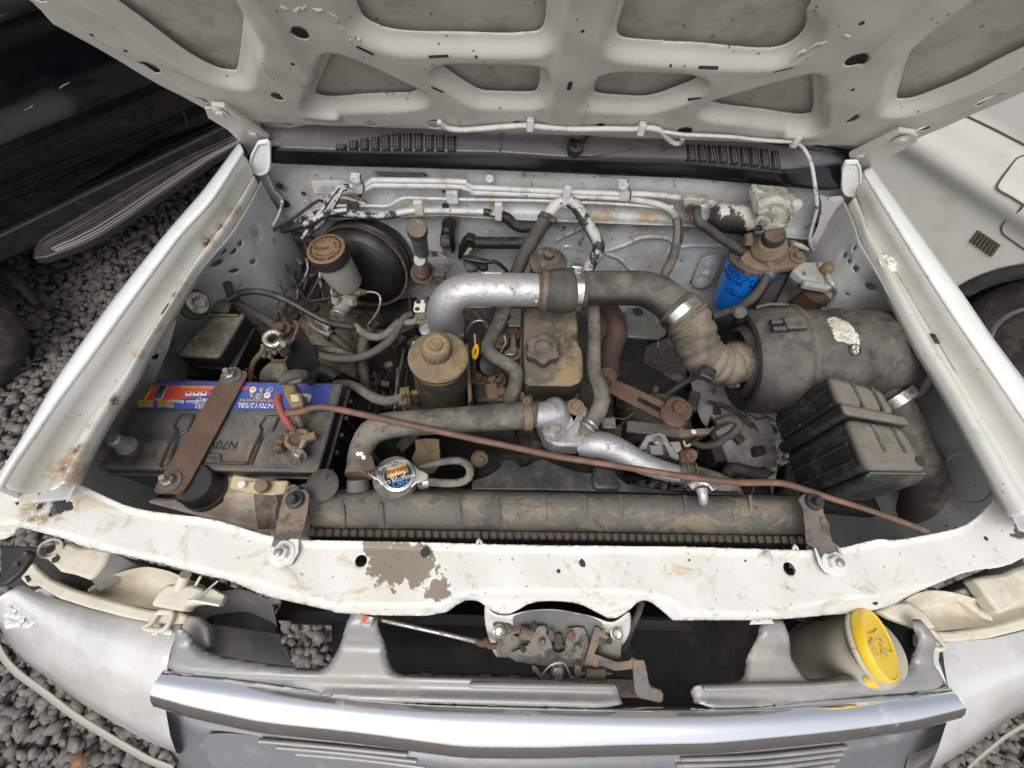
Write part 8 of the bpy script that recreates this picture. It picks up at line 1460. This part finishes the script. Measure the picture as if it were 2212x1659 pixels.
def wings():
    def lf(name, k, rows, m, **kw): return loft(name, [[V(k, x, y, z) for x, y, z in r] for r in rows], m, TR, **kw)
    lf('inner_wing_floor', 'E', [[(-100, 300, -.30), (250, 330, -.34), (600, 420, -.38), (1000, 500, -.44), (1400, 560, -.55)], [(-100, 560, -.32), (200, 520, -.34), (560, 560, -.36), (1000, 600, -.38), (1350, 700, -.50)], [(0, 760, -.34), (350, 720, -.35), (640, 760, -.36), (1000, 760, -.38), (1150, 860, -.44)], [(400, 900, -.38), (640, 960, -.38), (900, 980, -.39), (1100, 1000, -.42), (1180, 1050, -.5)], [(600, 1050, -.42), (760, 1060, -.42), (900, 1100, -.42), (1080, 1180, -.43), (1160, 1240, -.5)]], 'cream', n=40, jit=.001)
    lf('inner_wing_floor', 'G', [[(1215, 380, -.40), (1300, 420, -.40), (1500, 460, -.38), (1700, 560, -.36)], [(1250, 600, -.41), (1330, 620, -.40), (1520, 640, -.39), (1900, 700, -.36)], [(1300, 850, -.42), (1440, 840, -.41), (1700, 820, -.40), (2000, 840, -.36)], [(1520, 1060, -.43), (1600, 1060, -.42), (1800, 1080, -.41), (2050, 1100, -.38)], [(1600, 1300, -.44), (1700, 1290, -.43), (1850, 1290, -.42), (2050, 1290, -.39)]], 'floorgrey', n=40, jit=.001)
    # dark panels added in place of shade along the bay sides and engine
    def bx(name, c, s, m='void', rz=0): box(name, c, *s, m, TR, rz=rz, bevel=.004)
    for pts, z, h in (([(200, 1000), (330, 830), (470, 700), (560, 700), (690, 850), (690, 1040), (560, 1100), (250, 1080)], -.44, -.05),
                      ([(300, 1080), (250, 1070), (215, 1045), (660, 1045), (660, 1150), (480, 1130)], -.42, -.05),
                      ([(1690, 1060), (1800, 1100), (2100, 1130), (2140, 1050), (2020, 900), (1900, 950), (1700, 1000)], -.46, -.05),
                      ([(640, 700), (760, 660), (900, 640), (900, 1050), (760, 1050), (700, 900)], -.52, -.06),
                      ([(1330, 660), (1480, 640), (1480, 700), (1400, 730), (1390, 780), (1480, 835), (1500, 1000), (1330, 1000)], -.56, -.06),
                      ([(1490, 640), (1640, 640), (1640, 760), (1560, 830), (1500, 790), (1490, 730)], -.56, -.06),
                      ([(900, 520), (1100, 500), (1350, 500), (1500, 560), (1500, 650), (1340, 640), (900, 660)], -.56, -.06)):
        prism('shade_panel', [P(u, v, z=z) for u, v in pts], h, 'void', TR, bevel=.004)
    rng = random.Random(4)
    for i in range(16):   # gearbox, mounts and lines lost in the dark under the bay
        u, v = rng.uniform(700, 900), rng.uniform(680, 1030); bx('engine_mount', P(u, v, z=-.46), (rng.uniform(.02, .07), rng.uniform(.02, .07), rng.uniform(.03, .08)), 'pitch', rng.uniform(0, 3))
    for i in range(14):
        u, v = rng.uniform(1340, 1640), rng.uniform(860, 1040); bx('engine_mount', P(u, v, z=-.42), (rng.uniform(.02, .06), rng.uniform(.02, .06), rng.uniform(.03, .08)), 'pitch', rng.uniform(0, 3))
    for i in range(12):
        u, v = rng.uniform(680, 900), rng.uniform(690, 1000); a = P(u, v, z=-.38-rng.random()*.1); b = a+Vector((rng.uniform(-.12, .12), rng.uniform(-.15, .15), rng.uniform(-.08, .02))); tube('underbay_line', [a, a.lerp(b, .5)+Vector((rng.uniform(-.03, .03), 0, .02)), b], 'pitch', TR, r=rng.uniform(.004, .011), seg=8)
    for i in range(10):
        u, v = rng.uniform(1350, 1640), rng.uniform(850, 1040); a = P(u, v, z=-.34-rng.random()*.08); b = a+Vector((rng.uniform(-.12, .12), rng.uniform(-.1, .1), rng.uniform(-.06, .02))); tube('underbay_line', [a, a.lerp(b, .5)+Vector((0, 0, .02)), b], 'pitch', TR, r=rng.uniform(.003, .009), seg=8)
wings()
def clutter():
    rng = random.Random(11)
    for lab, k, rg, z0, n in (('tangle of dark wires and thin pipes in the left rear corner below the servo drum', 'B', (80, 700, 720, 1560), -.27, 17), ('dark wires strewn between the rocker cover and the battery side of the bay', 'E', (1130, 1600, 880, 1340), -.34, 9), ('loose dark wires in the gap below the air hose', 'G', (480, 1150, 480, 1100), -.33, 9)):
        t = thing('wiring', lab, 'wiring', V(k, (rg[0]+rg[1])/2, (rg[2]+rg[3])/2, z0-.1))
        for i in range(n):
            x, y = rng.uniform(*rg[:2]), rng.uniform(*rg[2:]); pts = []; an = rng.uniform(0.9, 2.2); r = rng.choice([5, 7, 9, 12, 18]); z = z0-rng.random()*.07
            for j in range(5): pts.append((x, y, z, r)); x += 95*math.cos(an); y += 95*math.sin(an); an += rng.uniform(-.5, .5); z += rng.uniform(-.012, .012)
            tube('wire', Z(k, *pts), rng.choice(['rubberclean', 'rubberclean', 'rubber', 'pitch', 'steel']), t, seg=8)
        for i in range(n//3): box('connector', V(k, rng.uniform(*rg[:2]), rng.uniform(*rg[2:]), z0-.02), .02, .014, .012, rng.choice(['black', 'tanbox', 'rustgrey']), t, rz=rng.uniform(0, 3))
clutter()
def washercap():
    t = thing('washer_bottle', 'screen washer filler neck with a large round yellow cap behind the grille', 'washer bottle', V(9, 1150, 980, -.35))
    c = V(9, 1312, 897, -.155); e1 = V(9, 1170, 720, -.165); ax = Vector((0.552, 0.063, 0.828)).normalized()
    a, b, x = frame(ax); r = rad(c, 71)
    tube('neck', [V(9, *p) for p in ((1000, 1010, -.36), (1080, 990, -.30), (1160, 955, -.25), (1240, 930, -.2), (1290, 915, -.18))], 'tanktan', t, r=[.075, .07, .062, .056, .052], seg=36)
    tube('neck_ring', [c-ax*.018+(a*math.cos(k)+b*math.sin(k))*r*.86 for k in np.linspace(0, 2*math.pi, 40)], 'tanktan', t, r=.006, seg=8)
    lathe('cap', c-ax*.012, ax, [(0, r*.97), (.004, r*1.0), (.012, r*1.0), (.015, r*.97), (.016, r*.90), (.0145, r*.87), (.0145, 0)], 'yellow', t, seg=72)
    tb = c+(V(9, 1300, 1072, -.165)-c).normalized()*r*1.0; lathe('cap_tab', tb-ax*.012, ax, [(0, .010), (.012, .010), (.013, .008), (.013, 0)], 'yellow', t, seg=18)
    def q(x_, y_): 
        z_ = Z(9, (x_, y_))[0]; return P(*z_, pl=(np.array(ax), np.array(c+ax*.0035)))
    tube('symbol_line', [q(*p) for p in ((1255, 828), (1285, 822), (1302, 805), (1330, 845), (1368, 865), (1382, 895), (1398, 945), (1355, 932), (1310, 905), (1280, 868), (1255, 828))], 'yline', t, r=.0013, seg=6)
    tube('symbol_line', [q(*p) for p in ((1330, 930), (1325, 885), (1300, 860))], 'yline', t, r=.0012, seg=6)
    lathe('symbol_dot', q(1330, 883), ax, [(0, .005), (.002, .004), (.002, 0)], 'yline', t, seg=10)
    for x_, y_ in ((1285, 930), (1300, 955), (1340, 955), (1360, 970), (1265, 900), (1275, 880)): lathe('symbol_drop', q(x_, y_), ax, [(0, .005), (.0018, .004), (.0018, 0)], 'yline', t, seg=10)
    tube('body_edge', Z(9, (830, 1000, -.34, 30), (900, 920, -.36, 40), (1000, 880, -.36, 40)), 'tanktan', t, seg=12)
    prism('bottle', [V(9, *p, -.38) for p in ((800, 1010), (950, 880), (1130, 870), (1250, 1000), (1240, 1080), (1000, 1110), (860, 1100))], -.14, 'tanktan', t, bevel=.012)
    g = thing('grey_duct', 'grey plastic air guide standing in the dark between the grille post and the filler neck', 'air guide', V(9, 1020, 800, -.3)); tube('duct', Z(9, (1050, 700, -.24, 70), (1030, 780, -.28, 78), (990, 860, -.33, 80)), 'rubber', g, seg=20)
M['tanktan'] = mat('muddy_bottle_plastic', (.46, .42, .34), .5, layers=[dict(c=(.26, .2, .14), s=6, lo=.48, hi=.66, a=.6), dict(c=(.5, .47, .4), s=12, lo=.55, hi=.65, a=.5)])
washercap()
# ================================================================ neighbouring vehicles
VW['J'] = (1824.9, 165.9, .4); VW['K'] = (0, 0, .5666)
def wheel(t, c, n, R_, w_, letters=False):
    n = Vector(n).normalized()
    lathe('tyre', Vector(c)-n*w_, n, [(0, R_*.62), (.0, R_*.8), (w_*.12, R_*.96), (w_*.25, R_), (w_*.75, R_), (w_*.90, R_*.965), (w_*1.0, R_*.86), (w_*1.03, R_*.78), (w_*1.0, R_*.66), (w_*.94, R_*.60)], 'tyre', t, seg=72, wob=lambda a, i: 1+(.006 if i in (3, 4) and math.sin(a*34) > 0 else 0))
    lathe('rim', Vector(c)-n*w_*.15, n, [(0, R_*.61), (.02, R_*.62), (.025, R_*.57), (-.02, R_*.52), (-.03, R_*.42), (.0, R_*.30), (.005, R_*.16), (.03, R_*.14), (.035, 0)], 'rim', t, seg=48)
    a, b, x = frame(n)
    for k in range(6):
        d = a*math.cos(k*math.pi/3)+b*math.sin(k*math.pi/3); lathe('wheel_nut', Vector(c)-n*(w_*.15-.004)+d*R_*.22, n, [(0, .012), (.02, .012), (.022, .008), (.022, 0)], 'steel', t, seg=6)
        d = a*math.cos(k*math.pi/3+.5)+b*math.sin(k*math.pi/3+.5); lathe('rim_hole', Vector(c)-n*(w_*.15-.001)+d*R_*.42+n*-.024, n, [(0, .03), (.006, .03), (.006, 0)], 'gap', t, seg=16)
def side(name, a, d, n, zr, slen, off, sdfx, m, t, res=.02, back=.06):
    a, d, n = Vector(a), Vector(d).normalized(), Vector(n).normalized()
    def mp(S, T):
        o = off(S, T); return np.stack([a.x+d.x*S+n.x*o, a.y+d.y*S+n.y*o, T], -1)
    return sheet(name, (slen[0], slen[1], zr[0], zr[1]), res, mp, sdfx, m, t, solid=.004)
def blackcar():
    A = Vector((-2.20, .427, 0)); d = Vector((.656, .753, 0)).normalized(); n = Vector((d.y, -d.x, 0))
    t = thing('black_car', 'glossy black car with a ribbed side step parked to the left', 'car', (A.x, A.y, GZ))
    wc = P(-190, 775, z=-.86); s_w = (wc-A).dot(d)
    def off(S, T):
        o = -.10*smst(T, -.25, .45)-.9*np.clip(T-.12, 0, 9)*.45+.035*np.exp(-((T+.50)/.09)**2)-.05*smst(-T, .60, .76)+.02*np.exp(-((T+.16)/.05)**2)
        return o
    def sd(S, T): return np.minimum(np.hypot(S-s_w, T-wc.z)-.42, T+.77)
    body = side('body', A, d, n, (-.80, .62), (-1.8, 3.2), off, sd, 'carblack', t, res=.022)
    # roof and bonnet beyond
    def off3(z): return A+n*(-.10-.9*max(z-.12, 0)*.45)
    prism('roof', [A+d*s-n*o+Vector((0, 0, .62)) for s, o in ((-.4, .33), (3.2, .33), (3.2, 1.6), (-.4, 1.6))], -.04, 'carblack', t, bevel=.02)
    prism('underbody', [A+d*s-n*o+Vector((0, 0, -.78)) for s, o in ((-1.8, .05), (3.2, .05), (3.2, 1.7), (-1.8, 1.7))], -.12, 'void', t, bevel=.02)
    prism('far_side', [A+d*s-n*o+Vector((0, 0, .6)) for s, o in ((-1.8, 1.6), (3.2, 1.6), (3.2, 1.7), (-1.8, 1.7))], -1.4, 'carblack', t, bevel=.02)
    prism('nose', [A+d*s-n*o+Vector((0, 0, .1)) for s, o in ((-1.9, .05), (-1.8, .05), (-1.8, 1.7), (-1.9, 1.7))], -.9, 'carblack', t, bevel=.04)
    def on(k, x, y, o): q = Z(k, (x, y))[0]; return P(*q[:2], pl=(np.array(n), np.array(A+n*o)))
    # lower sill edge, door gap, scratch
    tube('sill_edge', [A+d*s+n*.0+Vector((0, 0, -.765)) for s in (-.9, 0, 1.2, 2.6)], 'stepplastic', t, r=.005, seg=6)
    tube('door_gap', [on('K', 640, 330, .0), on('K', 690, 410, .0), on('K', 715, 470, -.0)], 'gap', t, r=.003, seg=6)
    zz = [(33, 473), (48, 452), (62, 455), (70, 436), (88, 432), (92, 418), (108, 412), (128, 397), (112, 424), (98, 438), (80, 446), (62, 462)]
    mk('bare_scratch', [on('K', x, y, .014) for x, y in zz], [tuple(range(len(zz)))], 'scuff', t)
    mk('scratch', [on('K', x, y, .02) for x, y in ((225, 332), (240, 322), (268, 311), (262, 318), (240, 330), (232, 340))], [(0, 1, 2, 3, 4, 5)], 'rim', t)
    # side step
    up = [(125, 980), (128, 950), (150, 905), (240, 855), (380, 775), (480, 718), (640, 628), (720, 590), (860, 530), (930, 500), (1100, 430)]; lo = [(125, 985), (170, 980), (300, 935), (400, 885), (500, 820), (600, 748), (700, 680), (800, 610), (900, 555), (980, 505), (1120, 430)]
    U, L_ = [V('K', x, y, -.80) for x, y in up], [V('K', x, y, -.80) for x, y in lo]; U, L_ = resample(U, 30), resample(L_, 30)
    st = prism('side_step', U+list(reversed(L_)), -.035, 'stepplastic', t, bevel=.006)
    for f in (.18, .42, .52, .74, .86, .95): tube('tread_rib', [u.lerp(l, f)+Vector((0, 0, .003)) for u, l in zip(U[2:], L_[2:])], 'stepplastic' if f < .7 else 'rib', t, r=.0045, seg=6, step=.08)
    tube('mud_flap_stay', [V('K', 0, 1000, -.95), V('K', 60, 1060, -.98), V('K', 150, 1170, -1.02)], 'rubberclean', t, r=.022, seg=10)
    wheel(t, wc, n, .33, .22)
M['rib'] = mat('worn_step_rib', (.16, .155, .15), .45)
blackcar()
def van():
    A = Vector((1.385, .642, 0)); d = Vector((.221, -.337, 0)).normalized(); n = Vector((d.y, -d.x, 0)); n = n if n.x < 0 else -n
    t = thing('cream_van', 'pale cream van side with small louvres above a black wheel arch on the right', 'van', (A.x, A.y, GZ))
    def pon(k, x, y, o=0): q = Z(k, (x, y))[0]; return P(*q[:2], pl=(np.array(n), np.array(A+n*o)))
    wc = pon('J', 1060, 1500); e = [pon('J', *p) for p in ((670, 1130), (780, 1052), (968, 990))]; R_ = sum((p-wc).length for p in e)/3
    s_w = (wc-A).dot(d)
    def off(S, T): return -.02*smst(T, -.28, -.2)-.25*np.clip(T-.2, 0, 9)+.028*np.exp(-((T+.35)/.05)**2)-.004*smst(-T, .38, .42)-.05*smst(-T, .7, .9)
    def sd(S, T): return np.minimum(np.hypot(S-s_w, T-wc.z)-R_, T+.92)
    side('body', A, d, n, (-.95, .9), (-2.2, 2.4), off, sd, 'vanpaint', t, res=.018)
    arc = [wc+(d*math.cos(a)+Vector((0, 0, 1))*math.sin(a))*R_ for a in np.linspace(0, math.pi, 24)]
    loft('arch_liner', [arc, [p-n*.02+(wc-p)*.03 for p in arc], [p-n*.35 for p in arc]], 'archblack', t, n=40); tube('arch_lip', arc, 'rust', t, r=.0025, seg=6)
    loft('arch_trim', [[p+n*.002+(wc-p).normalized()*.0 for p in arc], [p+n*.0+(wc-p).normalized()*.05 for p in arc]], 'archblack', t, n=40, solid=.004)
    prism('roof', [A+d*s-n*o+Vector((0, 0, .9)) for s, o in ((-2.2, .17), (2.4, .17), (2.4, 1.5), (-2.2, 1.5))], -.04, 'vanpaint', t, bevel=.02)
    prism('underbody', [A+d*s-n*o+Vector((0, 0, -.92)) for s, o in ((-2.2, .4), (2.4, .4), (2.4, 1.6), (-2.2, 1.6))], -.1, 'void', t, bevel=.02)
    prism('far_side', [A+d*s-n*o+Vector((0, 0, .9)) for s, o in ((-2.2, 1.5), (2.4, 1.5), (2.4, 1.6), (-2.2, 1.6))], -1.8, 'vanpaint', t, bevel=.02)
    prism('axle_block', [A+d*s-n*o+Vector((0, 0, -.5)) for s, o in ((s_w-.45, .42), (s_w+.45, .42), (s_w+.45, .5), (s_w-.45, .5))], -.5, 'void', t, bevel=.01)
    def pos(k, x, y):
        p = pon(k, x, y); return pon(k, x, y, float(off(0., np.float64(p.z)))+.0025)
    def line(k, pts, r=.0035): tube('panel_gap', [pos(k, x, y) for x, y in pts], 'gap2', t, r=r, seg=6)
    line('J', ((640, 205), (700, 232), (820, 290), (968, 366), (1100, 430)), .004)
    line('J', ((1100, 340), (968, 425), (930, 440), (860, 530), (825, 585), (832, 612), (900, 650), (965, 690), (1100, 760)), .003)
    line('J', ((962, 690), (950, 715), (915, 745), (870, 775), (848, 805), (852, 845), (905, 885), (968, 930), (1100, 1010)), .003)
    for i in range(7):
        p0, p1 = pos('J', 728+17.6*i, 832+11.8*i), pos('J', 684+17.2*i, 893+12*i); tube('louvre', [p0, p1], 'gap2', t, r=.0065, seg=8)
    wheel(t, wc-n*.05, n, R_*.80, .2)
M['archblack'] = mat('black_arch_plastic', (.035, .036, .04), .6, layers=[dict(c=(.09, .085, .08), s=12, lo=.45, hi=.65, a=.5)]); M['gap2'] = mat('shadowed_gap', (.09, .075, .055), .8)
van()
